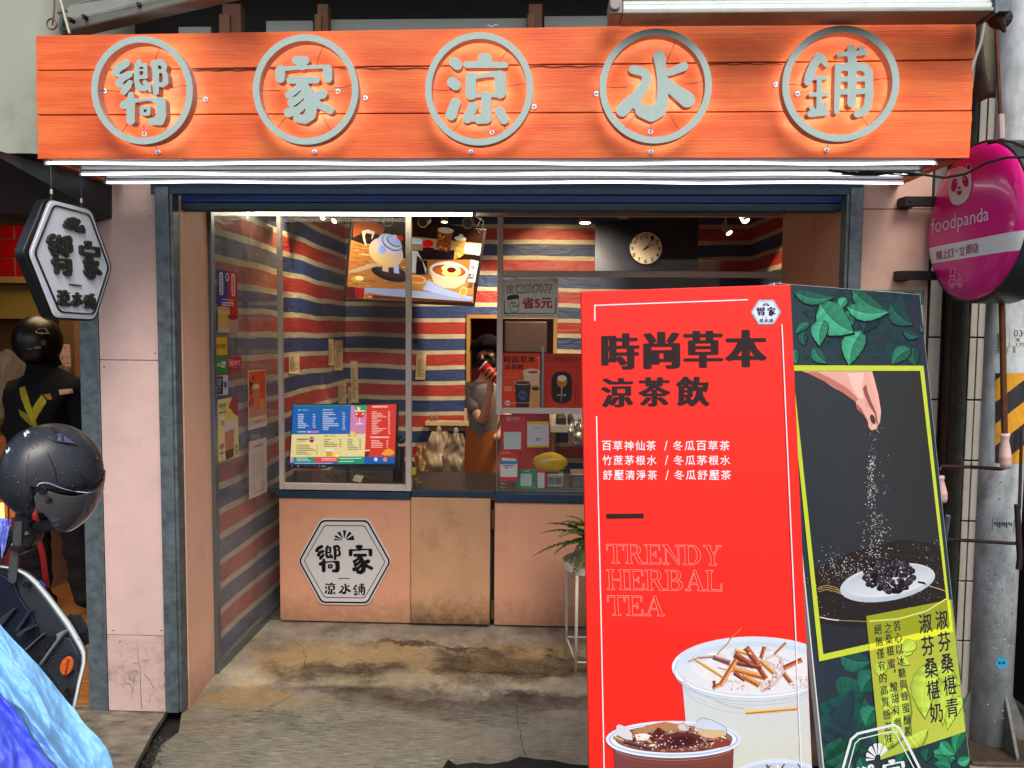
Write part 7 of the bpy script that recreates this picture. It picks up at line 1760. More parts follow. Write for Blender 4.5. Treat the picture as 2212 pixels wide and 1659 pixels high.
sh = Sheet((0, Yh - .0004, 0), (0, -1, 0)); hexlogo(sh, hpx, C(206, 206, 206), C(14, 14, 16), plate=False); sh.mb.build('emblem', PRINT, he)
# ================================================================== the red board
C = rgb
RP0 = Vector((0,2.25,1.84)); RN = Vector((0,-1,.1)).normalized()
def RB(u,v,o=0): return PP(u,v,RP0,RN) + RN * o
tl,tr,br,bl = RB(1254,629),RB(1708,614),RB(1755,1659),RB(1272,1659)
bl2 = tl + (bl - tl) * ((tl.z - .03) / (tl.z - bl.z)); br2 = tr + (br - tr) * ((tr.z - .03) / (tr.z - br.z))
rb = thing('red_board', 'tall red herbal tea advertising board leaning in front of the counter', 'board', ((bl2.x + br2.x) / 2, bl2.y, 0))
m_redb = mat('red_board_print', rgb(230, 36, 24), .5, spec=.3, var=.05, vscale=1.5, dirt=.10, dscale=5, dcol=rgb(150, 30, 26), bump=.04, bscale=12)
mb = MB(); mb.slab([bl2, br2, tr, tl], -RN * .022); mb.build('panel', m_redb, rb, bevel=.003)
mb = MB(); mb.slab([bl2.lerp(br2, .2) - RN * .025, bl2.lerp(br2, .8) - RN * .025, tr.lerp(tl, .2) - RN * .025, tl.lerp(tr, .2) - RN * .025], -RN * .012); mb.build('rear_brace', m_galv, rb)
mb = MB()
for t in (.12,.88): p = bl2.lerp(br2,t) - RN * .03; mb.tube([p + Vector((0,0,1.1)) + Vector((0,.12,0)),(p.x,p.y + .42,.012)],.01,8)
mb.build('rear_leg', m_galv, rb)
sh = Sheet(RP0 + RN * .0006,RN,step=.00022); c3 = crop(2320,1160,3140,1700); c4 = crop(2340,2440,3220,2212)
BLK = C(42,24,26); WH = C(236,226,232)
sh.line([c3(46,212),c3(45,88),c3(1292,42)],2.6,WH,1)
sh.line([c3(60,995),c3(74,1659),(1298.6,1338),(1305,1659),(1309,1800)],2.5,WH,1)
hm = lambda x,y: c3(1318 + (x - 55) / 1610 * 250,40 + (y - 105) / 1463 * 207 - (x - 860) / 1610 * 6)
hexlogo(sh,hm,C(214,222,240),C(30,22,30))
for ch_, x0, x1, y0, y1 in (('時', 97, 410, 318, 614), ('尚', 440, 742, 305, 608), ('草', 768, 1092, 298, 600), ('本', 1107, 1450, 290, 594)):
 sh.put(fat_text(ch_,.066,.016,110),[c3(x0,y0),c3(x1,y0 - 4),c3(x1 + 2,y1 - 4),c3(x0 + 2,y1)],BLK,1)
for ch_, x0, x1, y0, y1 in (('涼', 97, 358, 683, 920), ('茶', 400, 662, 676, 914), ('飲', 708, 982, 670, 912)):
 sh.put(fat_text(ch_,.060,.015,110),[c3(x0,y0),c3(x1,y0 - 3),c3(x1 + 2,y1 - 3),c3(x0 + 2,y1)],BLK,1)
for k, (a, b_) in enumerate((('百草神仙茶', '冬瓜百草茶'), ('竹蔗茅根水', '冬瓜茅根水'), ('舒壓清淨茶', '冬瓜舒壓茶'))):
 y = 1193 + k * 120; dx = k * 5
 for s_,x0,x1 in ((a,104 + dx * .8,543 + dx),(b_,684 + dx,1146 + dx)):
  w_ = (x1 - x0 + 14) / 5
  for j,ch_ in enumerate(s_): sh.put(fat_text(ch_,.016,.012,90),[c3(x0 + j * w_,y),c3(x0 + j * w_ + w_ - 14,y),c3(x0 + j * w_ + w_ - 14,y + 79),c3(x0 + j * w_,y + 79)],WH,1)
 sh.poly([c3(632 + dx,y),c3(640 + dx,y),c3(620 + dx,y + 79),c3(612 + dx,y + 79)],WH,1)
sh.poly([(1309.5,1110),(1390,1109.5),(1390.5,1119.5),(1310,1120.5)],BLK,1)
def R4(x0,y0,x1,y1): return [(x0,y0),(x1,y0),(x1,y1),(x0,y1)]
def bowl(cx,cy,rx,ry,tx,ty,a0=-90,a1=90,n=16):
 out = []
 for k in range(n):
  a,b = rad(a0 + (a1 - a0) * k / n),rad(a0 + (a1 - a0) * (k + 1) / n)
  out.append([(cx + rx * math.cos(a),cy + ry * math.sin(a)),(cx + rx * math.cos(b),cy + ry * math.sin(b)),(cx + (rx - tx) * math.cos(b),cy + (ry - ty) * math.sin(b)),(cx + (rx - tx) * math.cos(a),cy + (ry - ty) * math.sin(a))])
 return out
hl = .055
stem = lambda x,w_=.17: [R4(x,0,x + w_,1)]
ser = lambda x,y,w_=.36: [R4(x - w_ / 2,y,x + w_ / 2,y + hl)]
LET = {
'T': (.92, [R4(0, 1 - hl, .92, 1), R4(0, .70, .05, 1), R4(.87, .70, .92, 1)] + stem(.375) + ser(.46, 0, .42)),
'E': (.84, stem(.10) + ser(.15, 0) + ser(.15, 1 - hl) + [R4(.1, 1 - hl, .78, 1), R4(.73, .72, .78, 1), R4(.1, 0, .82, hl), R4(.77, 0, .82, .30), R4(.2, .47, .55, .525), R4(.52, .36, .565, .64)]),
'H': (1.0, stem(.10) + stem(.72) + ser(.18, 0) + ser(.18, 1 - hl) + ser(.81, 0) + ser(.81, 1 - hl) + [R4(.2, .47, .8, .525)]),
'N': (1.0, [R4(.13, 0, .185, 1), R4(.81, 0, .865, 1), [(.06, 1), (.27, 1), (.865, 0), (.80, 0)]] + ser(.16, 0, .30) + ser(.84, 1 - hl, .30) + ser(.14, 1 - hl, .28)),
'D': (.98, stem(.10) + ser(.15, 0) + ser(.15, 1 - hl) + [R4(.1, 1 - hl, .45, 1), R4(.1, 0, .45, hl)] + bowl(.43, .5, .50, .5, .18, hl)),
'R': (.96, stem(.10) + ser(.17, 0) + ser(.15, 1 - hl) + [R4(.1, 1 - hl, .48, 1), R4(.1, .46, .48, .46 + hl)] + bowl(.46, .73, .34, .27, .17, hl) + [[(.42, .50), (.60, .50), (.86, .05), (.70, 0)], R4(.70, 0, .96, hl)]),
'B': (.9, stem(.10) + ser(.15, 0) + ser(.15, 1 - hl) + [R4(.1, 1 - hl, .48, 1), R4(.1, .47, .5, .47 + hl), R4(.1, 0, .5, hl)] + bowl(.46, .755, .32, .245, .17, hl) + bowl(.48, .265, .38, .265, .18, hl)),
'Y': (.98, [[(.12, 1), (.32, 1), (.575, .46), (.42, .42)], [(.80, 1), (.86, 1), (.55, .42), (.50, .46)], R4(.41, 0, .58, .46)] + ser(.5, 0, .4) + ser(.2, 1 - hl, .38) + ser(.84, 1 - hl, .28)),
'A': (1.0, [[(.10, 0), (.16, 0), (.52, .98), (.48, 1)], [(.46, 1), (.56, 1), (.93, 0), (.74, 0)], R4(.26, .32, .76, .375)] + ser(.14, 0, .28) + ser(.83, 0, .36)),
'L': (.84, stem(.10) + ser(.17, 0) + ser(.18, 1 - hl) + [R4(.1, 0, .82, hl), R4(.77, 0, .82, .34)])}
def outlined(word):
 v = []; f = []; x = 0
 for c_ in word:
  w_,polys = LET[c_]
  for p in polys: i = len(v); v += [(a + x,b,0) for a,b in p]; f.append(tuple(range(i,i + len(p))))
  x += w_ + .10
 res = 150; g,x0,y0 = raster(v,f,1 / res,.06); g = dilate(g,2.6,2.6) - g
 return fill2d([thin(l,.0006) for l in contour(blur(g),x0,y0,1 / res,.4217)])
LN = C(250,176,168)
for wd, q_ in (('TRENDY', [(1309, 1175), (1559, 1178), (1560, 1222), (1311, 1217)]), ('HERBAL', [(1310, 1230), (1559, 1232), (1560, 1277.5), (1312, 1274)]), ('TEA', [(1311, 1286), (1435, 1287.5), (1436, 1331), (1313, 1330)])):
 sh.put(outlined(wd),q_,LN,1)
e0,e1 = (1706.6,614),(1753.6,1659)
sh.clip = [(e0,(e0[0] + (e1[0] - e0[0]) * 2,e0[1] + (e1[1] - e0[1]) * 2))]
rr = random.Random(77)
def q4(*p): return [c4(*x) for x in p]
def el4(x,y,rx,ry,col,lay,rot=0,col2=None,n=40,a0=0,a1=6.28318):
 an = np.linspace(a0,a1,n + 1)[:-1] if a1 - a0 > 6.2 else np.linspace(a0,a1,n)
 pts = [c4(x + rx * math.cos(a) * math.cos(rot) - ry * math.sin(a) * math.sin(rot),y + rx * math.cos(a) * math.sin(rot) + ry * math.sin(a) * math.cos(rot)) for a in an]
 sh.poly(pts,col,lay,[tuple(col[i] + (col2[i] - col[i]) * (math.sin(a) * .5 + .5) for i in range(3)) for a in an] if col2 else None)
def arc4(x,y,rx,ry,a0,a1,w_,col,lay):
 an = [rad(a0 + (a1 - a0) * k / 26) for k in range(27)]
 for a,b in zip(an[:-1],an[1:]):
  sh.poly(q4((x + rx * math.cos(a),y + ry * math.sin(a)),(x + rx * math.cos(b),y + ry * math.sin(b)),(x + (rx - w_) * math.cos(b),y + (ry - w_ * .5) * math.sin(b)),(x + (rx - w_) * math.cos(a),y + (ry - w_ * .5) * math.sin(a))),col,lay)
sh.poly(q4((868,600),(2500,600),(2500,2600),(1050,2600)),C(196,208,214),2,[C(196,208,216),C(200,204,210),C(206,200,150),C(206,196,140)])
el4(1570,470,803,304,C(206,218,232),3,0,C(196,208,222)); el4(1580,480,745,262,C(188,206,224),3.5,0,C(222,222,226))
el4(1600,470,640,205,C(212,218,226),4,0,C(226,222,220))
for k in range(60):
 a = rr.uniform(0,6.28); r_q = rr.uniform(.2,1); el4(1600 + 620 * r_q * math.cos(a),480 + 200 * r_q * math.sin(a),rr.uniform(20,70),rr.uniform(6,22),rr.choice([C(226,228,232),C(200,210,220),C(214,206,200),C(190,202,214)]),4.1 + k * .01,rr.uniform(-.4,.4),n=9)
for w_,c_ in ((34,C(226,232,244)),(10,C(172,184,214))): arc4(1570,470 + (36 if w_ == 10 else 0),803 - (20 if w_ == 10 else 0),304,20,200,w_,c_,5 + (w_ == 10))
for dy,c_ in ((105,C(180,186,206)),(150,C(206,206,214)),(190,C(186,190,204))): arc4(1600,440 + dy,720,300,45,178,8,c_,5)
sh.nonconvex(q4((1690,380),(1780,335),(1850,370),(1878,440),(1872,540),(1800,640),(1700,705),(1640,705),(1640,640),(1760,560),(1770,460),(1680,420)),C(206,184,178),6)
sh.nonconvex(q4((1700,400),(1775,360),(1835,390),(1850,460),(1840,540),(1740,640),(1640,690),(1700,600),(1790,520),(1790,440)),C(222,216,222),6.4)
for k in range(70):
 t = rr.random(); x,y = 1650 + 210 * t ** .6 + rr.uniform(-25,25),700 - 330 * t + rr.uniform(-25,25); el4(x,y,rr.uniform(6,18),rr.uniform(3,7),rr.choice([C(170,110,90),C(226,214,214),C(196,150,130),C(140,90,76)]),6.5 + k * .005,rr.uniform(0,3),n=7)
for k in range(80):
 x,y = rr.choice([(1420,640),(2040,620)]); x += rr.gauss(0,70); y += rr.gauss(0,38); el4(x,y,rr.uniform(8,24),rr.uniform(3,8),rr.choice([C(206,176,158),C(226,222,224),C(190,150,130),C(216,208,208)]),6.2 + k * .005,rr.uniform(0,3),n=7)
def stick(x0,y0,x1,y1,w_,col,lay):
 sh.line(q4((x0,y0),(x1,y1)),w_ * .2183,col,lay); hi = tuple(min(1,c_ * 1.7 + .03) for c_ in col); dk = tuple(c_ * .4 for c_ in col)
 d = Vector((x1 - x0,y1 - y0)).normalized(); nn = Vector((-d.y,d.x)) * w_ * .28
 sh.line(q4((x0 + nn.x,y0 + nn.y),(x1 + nn.x * .7,y1 + nn.y * .7)),w_ * .05,dk,lay + .3); sh.line(q4((x0 - nn.x,y0 - nn.y),(x1 - nn.x,y1 - nn.y)),w_ * .06,hi,lay + .3)
ST = C(186,116,56); SD = C(132,60,40); SL = C(214,158,92)
sh.line(q4((1212,350),(1240,310),(1320,230),(1350,180),(1400,135),(1450,90)),2.4,ST,7)
for x0,y0,x1,y1,w_,c_ in ((930,410,1030,370,14,C(190,150,130)),(1030,372,1190,362,26,C(176,140,130)),(1185,375,1330,420,44,C(130,84,84)),(1230,400,1400,470,26,C(190,130,90)),(980,380,1090,450,24,SL),(1090,450,1310,590,30,SL),(1225,470,1400,520,10,ST),
       (1430,350,1250,640,48,C(190,120,66)),(1185,610,1190,660,30,SD),(1400,300,1560,350,40,SL),(1400,350,1560,450,60,SD),(1510,290,1610,430,66,C(150,74,52)),(1420,430,1640,470,44,SD),(1390,490,1680,570,56,C(196,124,66)),(1390,530,1480,590,40,SD),
       (1480,560,1620,640,56,ST),(1600,430,1690,570,50,C(150,76,46)),(1650,410,1770,520,46,C(204,136,66)),(1530,440,1660,420,16,SL),(1550,475,1700,440,14,C(226,180,110)),(1680,275,1650,370,36,C(160,84,50)),(1890,230,1785,335,24,C(170,110,60)),(2040,400,1885,470,50,C(176,92,54)),(1880,540,1935,610,44,C(160,96,60)),(1240,640,1180,670,40,ST)):
 stick(x0,y0,x1,y1,w_,c_,7.5 + rr.random() * 1.5)
stick(1505,918,2000,878,36,C(214,160,84),5); sh.line(q4((1190,800),(1330,850),(1490,880)),1.6,C(200,170,140),5)
for k in range(260):
 x,y = rr.uniform(930,2150),rr.uniform(760,1900); s_ = rr.uniform(1.5,5); el4(x,y,s_,s_,rr.choice([C(230,232,226),C(222,224,214),C(180,184,176)]),4.2 + k * .001,n=6)
sh.poly(q4((1400,1560),(2400,1560),(2400,2600),(1500,2600)),C(206,190,150),10)
el4(1810,1560,440,186,C(206,218,236),10.3,0,C(190,204,224)); el4(1815,1570,400,158,C(180,196,216),10.6,0,C(214,206,190))
for k in range(26): el4(rr.uniform(1600,2150),rr.uniform(1440,1560),rr.uniform(12,46),rr.uniform(5,16),rr.choice([C(226,226,230),C(60,36,34),C(120,80,60),C(200,190,186)]),10.7 + k * .01,rr.uniform(-1,1),n=8)
sh.poly(q4((190,1260),(1378,1260),(1330,2600),(290,2600)),C(92,46,42),12,[C(116,66,66),C(120,62,50),C(70,30,26),C(66,30,30)])
for dy,c_ in ((70,C(196,150,130)),(100,C(150,90,76)),(140,C(120,66,56))): arc4(780,1190 + dy,590 - dy * .1,130,5,175,7,c_,12.3)
el4(782,1180,670,182,C(214,224,242),13,0,C(196,208,230)); el4(782,1182,640,160,C(170,180,212),13.2); el4(782,1180,622,150,C(222,230,244),13.4)
el4(785,1175,582,138,C(150,120,112),13.7,0,C(110,60,50))
for k in range(120):
 a = rr.uniform(0,6.28); r_q = math.sqrt(rr.random()) * .92; el4(785 + 575 * r_q * math.cos(a),1180 + 128 * r_q * math.sin(a),rr.uniform(10,60),rr.uniform(4,18),rr.choice([C(96,40,30),C(170,110,70),C(226,214,206),C(60,22,22),C(206,180,160),C(140,66,40),C(190,150,100)]),13.8 + k * .006,rr.uniform(-.7,.7),n=8)
sh.nonconvex(q4((218,1050),(240,1030),(320,1060),(370,1120),(380,1190),(300,1175),(215,1130)),C(206,206,214),15)
sh.nonconvex(q4((370,1110),(520,1040),(700,1005),(830,1030),(830,1090),(640,1080),(480,1130)),C(176,124,84),15); sh.nonconvex(q4((400,1130),(500,1120),(560,1140),(520,1190),(420,1190)),C(232,224,216),15.2)
sh.nonconvex(q4((540,1165),(630,1062),(700,1105),(620,1190),(580,1220)),C(90,26,26),15.4); sh.nonconvex(q4((610,1200),(680,1140),(820,1108),(960,1118),(1060,1150),(1084,1210),(1000,1250),(800,1275),(640,1280)),C(96,36,40),15.6); sh.nonconvex(q4((700,1190),(820,1150),(960,1150),(1020,1190),(960,1235),(760,1250)),C(64,20,26),15.8)
sh.nonconvex(q4((990,1090),(1010,1000),(1060,966),(1160,985),(1290,1045),(1310,1080),(1300,1140),(1100,1130)),C(196,206,226),15.5); sh.nonconvex(q4((1000,1060),(1110,1080),(1290,1090),(1300,1140),(1180,1170),(1060,1150)),C(206,176,134),15.7)
sh.nonconvex(q4((1160,1260),(1180,1190),(1260,1160),(1360,1200),(1340,1240),(1250,1262)),C(132,60,50),15.8); sh.nonconvex(q4((820,1040),(880,1010),(930,1060),(940,1095),(840,1090)),C(206,198,190),15.9)
sh.line(q4((820,1040),(880,1012),(940,1095)),1.0,C(60,40,40),16); sh.line(q4((1010,1002),(1060,966),(1170,990),(1300,1060),(1312,1140)),.9,C(80,60,60),16); sh.line(q4((545,1160),(630,1062),(715,1110)),1.1,C(50,20,20),16)
for x0,y0,x1,y1,w_,c_ in ((195,1160,290,1200,34,C(170,136,100)),(290,1200,560,1270,40,C(90,52,54))): stick(x0,y0,x1,y1,w_,c_,16)
for k in range(160):
 a = rr.uniform(0,6.28); r_q = math.sqrt(rr.random()) * .9; s_ = rr.uniform(3,9); el4(785 + 560 * r_q * math.cos(a),1190 + 118 * r_q * math.sin(a),s_,s_ * .8,rr.choice([C(226,206,196),C(240,236,232),C(60,20,20),C(170,90,60)]),16.6 + k * .002,n=6)
arc4(782,1190,660,172,10,172,22,C(230,236,248),17.5); arc4(782,1200,650,170,12,168,5,C(150,160,196),17.8)
sh.line([c3(1570,248),c3(1632,1659),(1716.5,1338),(1730,1659),(1737,1800)],2.5,WH,18)
sh.clip = ()
sh.mb.build('print', PRINT, rb)
# ================================================================== the green poster board behind it
GP0 = P(1671,620,2.50); GP1 = P(1987,636,2.86)
gx = (GP1 - GP0); gx.z = 0; gx.normalize(); GN = Vector((gx.y,-gx.x,0)).normalized()
GN = (GN + Vector((0,0,.03))).normalized()
if (CP - GP0).dot(GN) < 0: GN = -GN
def GB(u,v,o=0): return PP(u,v,GP0,GN) + GN * o
tl,tr = GB(1671,611),GB(1987,636); br,bl = GB(2096,1659),GB(1778,1659)
bl2 = tl + (bl - tl) * ((tl.z - .03) / (tl.z - bl.z)); br2 = tr + (br - tr) * ((tr.z - .03) / (tr.z - br.z))
gb = thing('green_board', 'tilted dark green mulberry poster board with yellow frame behind the red board', 'board', ((bl2.x + br2.x) / 2, bl2.y, 0))
m_foam = mat('white_foam_board', rgb(214, 216, 214), .6)
mb = MB(); mb.slab([bl2, br2, tr, tl], -GN * .018); mb.build('panel', m_foam, gb)
mb = MB()
for t in (.2,.8): p = bl2.lerp(br2,t) - GN * .03; mb.tube([p + Vector((0,0,1.0)),(p.x + .1,p.y + .36,.012)],.009,8)
mb.build('rear_leg', m_galv, gb)
sh = Sheet(GP0 + GN * .0006,GN,step=.00022); c5 = crop(3100,1120,3760,1244); c6 = crop(3140,2300,3860,1650); c9 = lambda x,y: (1474.7 + x / 3.0,1106 + y / 3.0)
blx = 1671 + (1778 - 1671) * 1.2;
L0,L1 = (1674,611),(1781,1659); R0_,R1_ = (1986.5,636),(2095.5,1659)
sh.clip = [((L0[0],L0[1]),(L0[0] - .001 + (L1[0] - L0[0]) * -1,L0[1] - (L1[1] - L0[1])))]   # keep right of the left edge
sh.clip = [(L1,L0),(R0_,R1_),((1671,611.5),(1987,636.5))]
bgc = [C(44,66,72),C(44,48,62),C(30,66,62),C(42,50,62)]
sh.poly([(1671,611),(1988,636),(2130,1800),(1800,1850)],C(44,52,64),1,bgc)
rr = random.Random(5)
def leaf(m_,bx,by,tx,ty,w_,col,lay,vein=True,dark=.42):
 b_ = Vector((bx,by)); t = Vector((tx,ty)); d = t - b_; L = d.length; d = d / L; nn = Vector((-d.y,d.x)); N = 11
 up_ = []; dn = []
 for k in range(N + 1):
  s_ = k / N; wd = w_ / 2 * (math.sin(math.pi * min(1,s_ * 1.02) ** .75)) ** .8 if 0 < s_ < 1 else 0; jag = 1 + (.05 if k % 2 else -.03); c_ = b_ + d * L * s_ + nn * .10 * L * math.sin(s_ * 3.1)
  up_.append(c_ + nn * wd * jag); dn.append(c_ - nn * wd * jag)
 if vein:
  q_ = [m_(*(p + (p - (b_ + t) / 2) * .07 + Vector((5,7)))) for p in up_ + dn[::-1]]; sh.nonconvex(q_,C(16,26,34) if m_ is c5 or by > 1400 and bx > 1100 else tuple(x * .35 for x in col),lay - .1)
 mid = [(a + b) / 2 for a,b in zip(up_,dn)]; c2 = tuple(x * dark for x in col)
 for k in range(N):
  f1 = .8 + .4 * abs(math.sin(k * 1.7)); ca = tuple(x * f1 for x in col); cb = tuple(x * f1 for x in c2)
  sh.poly([m_(*mid[k]),m_(*mid[k + 1]),m_(*up_[k + 1]),m_(*up_[k])],ca,lay,[ca,ca,tuple(x * .7 for x in ca),tuple(x * .7 for x in ca)]); sh.poly([m_(*mid[k]),m_(*mid[k + 1]),m_(*dn[k + 1]),m_(*dn[k])],cb,lay,[cb,cb,tuple(x * 1.3 for x in cb),tuple(x * 1.3 for x in cb)])
 if vein:
  vc = tuple(min(1,x * 1.8 + .03) for x in col); sh.line([m_(*p) for p in mid],.55,vc,lay + .3)
  for k in range(1,N - 1,1):
   for side in (up_,dn): sh.line([m_(*mid[k]),m_(*((mid[min(k + 2,N)] * .3 + side[min(k + 2,N)] * .7)))],.28,tuple(x * 1.25 for x in col),lay + .25)
for k in range(26): leaf(c5,rr.uniform(40,1000),rr.uniform(60,560),rr.uniform(40,1000),rr.uniform(100,600),rr.uniform(60,170),C(34,60,66),1.1 + k * .05,vein=False,dark=.8) if k < 12 else leaf(c6,rr.uniform(150,700),rr.uniform(700,1600),rr.uniform(200,760),rr.uniform(760,1640),rr.uniform(60,200),rr.choice([C(30,76,72),C(36,60,70),C(34,90,74)]),1.1 + k * .05,vein=False,dark=.8)
g1,g2,g3 = C(70,170,130),C(48,122,98),C(40,92,84)
for k,(bx,by,tx,ty,w_,c_) in enumerate([(935,470,950,600,100,g3),(910,475,775,590,110,g2),(760,150,930,300,130,g3),(640,220,560,350,150,C(40,66,78)),(60,480,70,595,60,g2),(190,470,290,585,90,g2),(120,350,125,455,70,g3),(160,290,60,365,56,g2),(50,60,340,95,90,g2),
           (480,45,735,200,120,g2),(450,190,485,300,90,g2),(440,170,745,205,110,g1),(430,100,385,185,70,g1),(545,345,455,600,165,g1),(238,150,488,358,230,g1),(262,262,235,455,120,g1),(860,350,970,390,60,g3),(980,310,1030,350,50,g3)]):
 leaf(c5,bx,by,tx,ty,w_,c_,3 + k * .5)
for k,(bx,by,tx,ty,w_,c_) in enumerate([(380,640,660,700,200,C(46,104,90)),(715,800,570,975,220,C(38,112,88)),(700,1110,610,1275,180,C(44,130,98)),(225,1620,600,1290,170,C(30,92,70)),(1420,1580,1185,1530,130,C(50,150,112)),(1290,1420,1420,1540,110,C(56,166,120)),(1500,1290,1420,1520,110,C(44,140,96)),(1440,1610,1560,1560,90,C(60,166,120)),(1380,1659,1230,1620,110,C(40,130,100)),(1180,1480,1160,1600,120,C(26,90,76)),(1000,1500,900,1659,130,C(30,100,80)),(1500,700,1440,900,80,C(30,100,76)),(1530,1000,1470,1200,80,C(34,120,84)),(560,1560,640,1700,120,C(34,110,84)),(500,1659,330,1659,120,C(40,100,84))]):
 leaf(c6,bx,by,tx,ty,w_,c_,3 + k * .5)
YEL = C(196,212,62)
Fo = [(1702,789),(1993.3,790),(2055.8,1364),(1768,1428)]; Fi = [(1711,800.8),(1986,801),(2049.2,1351),(1776.6,1412.5)]
sh.poly(Fi,C(60,64,68),14,[C(54,60,66),C(50,50,50),C(46,44,44),C(40,44,52)])
for k in range(4): j = (k + 1) % 4; sh.poly([Fo[k],Fo[j],Fi[j],Fi[k]],YEL,14 + .2 * k)
fi = lambda a,b: bilin(Fi,a,b)
sh.poly([fi(0,.70),fi(.3,.66),fi(.7,.64),fi(1,.68),fi(1,.93),fi(.6,.95),fi(.25,.93),fi(0,.89)],C(40,34,34),15)
for k in range(420):
 a,b = rr.random(),.66 + .24 * rr.random() ** 1.2; s_ = rr.uniform(.4,1.1); u,v = fi(a,b); c_ = rr.choice([C(150,110,60),C(200,160,100),C(90,66,40),C(226,220,210)]) if (a < .25 or a > .75) else rr.choice([C(70,60,50),C(120,96,66)])
 sh.poly([(u - s_,v),(u,v - s_),(u + s_,v),(u,v + s_)],c_,15.5 + k * .001)
sh.line([c9(885,680),c9(930,690),c9(1000,700)],2.2,C(220,222,216),16); sh.line([c9(1000,700),c9(1200,708),c9(1450,680),c9(1600,630),c9(1700,580)],1.6,C(150,140,110),16)
for k,dy in enumerate((-18,-4,10)): sh.line([c9(875,545 - 40 + dy),c9(930,490 + dy),c9(990,505 + dy),c9(1055,545)],1.0,C(206,166,96),16.4)
sh.line([c9(1520,452),c9(1600,480),c9(1692,508)],1.3,C(214,180,120),18.5); sh.poly([c9(1515,445),c9(1560,452),c9(1575,470),c9(1520,458)],C(30,28,30),18.6)
def el9(x,y,rx,ry,col,lay,rot=0,col2=None,n=30):
 an = np.linspace(0,6.28318,n + 1)[:-1]
 sh.poly([c9(x + rx * math.cos(a) * math.cos(rot) - ry * math.sin(a) * math.sin(rot),y + rx * math.cos(a) * math.sin(rot) + ry * math.sin(a) * math.cos(rot)) for a in an],col,lay,[tuple(col[i] + (col2[i] - col[i]) * (math.sin(a) * .5 + .5) for i in range(3)) for a in an] if col2 else None)
el9(1322,456,312,118,C(206,214,222),17,-.17,C(178,190,204)); el9(1330,446,285,96,C(176,186,196),17.4,-.17,C(214,220,226))
for k in range(150):
 t = rr.uniform(0,6.28); r_q = math.sqrt(rr.random()); x,y = 1335 + 160 * r_q * math.cos(t),415 + 105 * r_q * math.sin(t)
 s_ = rr.uniform(12,26); b_ = rr.choice([C(26,22,30),C(40,34,46),C(58,48,60),C(20,16,22),C(74,62,76)]); el9(x,y,s_,s_ * .85,b_,18 + k * .004,0,tuple(c_ * .4 for c_ in b_),n=9)
for k in range(160): t = rr.uniform(0,6.28); r_q = math.sqrt(rr.random()); el9(1335 + 160 * r_q * math.cos(t),405 + 105 * r_q * math.sin(t),3.5,3.5,rr.choice([C(120,110,126),C(160,150,160),C(10,8,12)]),18.7,n=5)
for k in range(620):
 if k < 170: x,y = c5(612 + rr.gauss(0,16) + (k % 7 == 0) * rr.uniform(0,120),rr.uniform(1260,1659)); s_ = rr.uniform(.5,1.25)
 elif k < 330: y_ = rr.uniform(0,300); x,y = c9(1245 + rr.gauss(0,26 + y_ * .12),y_); s_ = rr.uniform(.6,1.3)
 elif k < 360: x,y = c5(640 + rr.gauss(0,28),rr.uniform(1040,1240)); s_ = rr.uniform(.4,.9)
 elif k < 520: x,y = c9(rr.gauss(1060,110),rr.gauss(370,50)); s_ = rr.uniform(.5,1.4)
 else: x,y = c9(rr.uniform(880,1680),rr.uniform(200,620)); s_ = rr.uniform(.4,1.0)
 sh.poly([(x - s_,y),(x,y - s_),(x + s_,y),(x,y + s_)],rr.choice([C(226,224,220),C(200,196,190),C(236,236,232)]),19.2 + k * .001)
SK = C(226,172,156)
def hc_(x,y):
 t = max(0,min(1,(x - 200) / 450)); u = max(0,min(1,(y - 640) / 400)); return tuple(a * (1 - .45 * u * t) * (.92 + .1 * math.sin(x * .03)) for a in SK)
sh.nonconvex([c5(*p) for p in ((100,643),(200,682),(262,716),(330,762),(400,800),(452,832),(500,872),(508,920),(530,932),(560,962),(590,1012),(592,1050),(612,1080),(632,1080),(660,1052),(680,1020),(688,940),(668,820),(642,720),(620,643))],SK,20)
sh.nonconvex([c5(*p) for p in ((120,648),(262,716),(400,800),(500,872),(520,850),(440,770),(320,700),(220,650))],C(190,120,104),20.3)
sh.nonconvex([c5(*p) for p in ((552,770),(575,740),(590,800),(620,880),(650,945),(664,1030),(655,1040),(640,960),(600,900),(565,820))],C(150,84,74),20.5)
sh.nonconvex([c5(*p) for p in ((592,650),(622,645),(655,770),(680,900),(684,960),(668,960),(650,870),(612,740))],C(240,176,162),20.5)
sh.nonconvex([c5(*p) for p in ((505,880),(545,925),(590,1010),(596,1060),(588,1020),(555,965),(508,925))],C(170,100,92),20.6)
sh.nonconvex([c5(*p) for p in ((440,660),(560,655),(545,760),(560,850),(520,840),(470,760))],C(238,198,186),20.4)
for k in range(9): x = 300 + k * 26; sh.line([c5(x,680 + k * 8),c5(x + 46,740 + k * 9)],.4,C(196,134,118),20.8)
for k in range(5): sh.line([c5(566 + k * 3,880 + k * 7),c5(600 + k * 3,872 + k * 7)],.4,C(176,110,100),20.8)
sh.poly([c5(626 + 19 * math.cos(a) + 9 * math.sin(a),1000 + 36 * math.sin(a)) for a in np.linspace(0,6.28,16)[:-1]],C(70,58,62),21); sh.poly([c5(640 + 16 * math.cos(a),1066 + 9 * math.sin(a)) for a in np.linspace(0,6.28,12)[:-1]],C(226,170,150),21)
for k in range(14): x,y = c5(rr.uniform(622,662),rr.uniform(1040,1078)); sh.poly([(x - .7,y),(x,y - .7),(x + .7,y),(x,y + .7)],C(240,240,236),21.5)
PA = [c6(608,285),c6(1378,135),c6(1505,1325),c6(738,1580)]
base = sh.k + 1
sh.poly(PA,C(178,190,58),base,[C(170,176,50),C(160,174,60),C(186,200,76),C(172,186,70)])
old = sh.clip
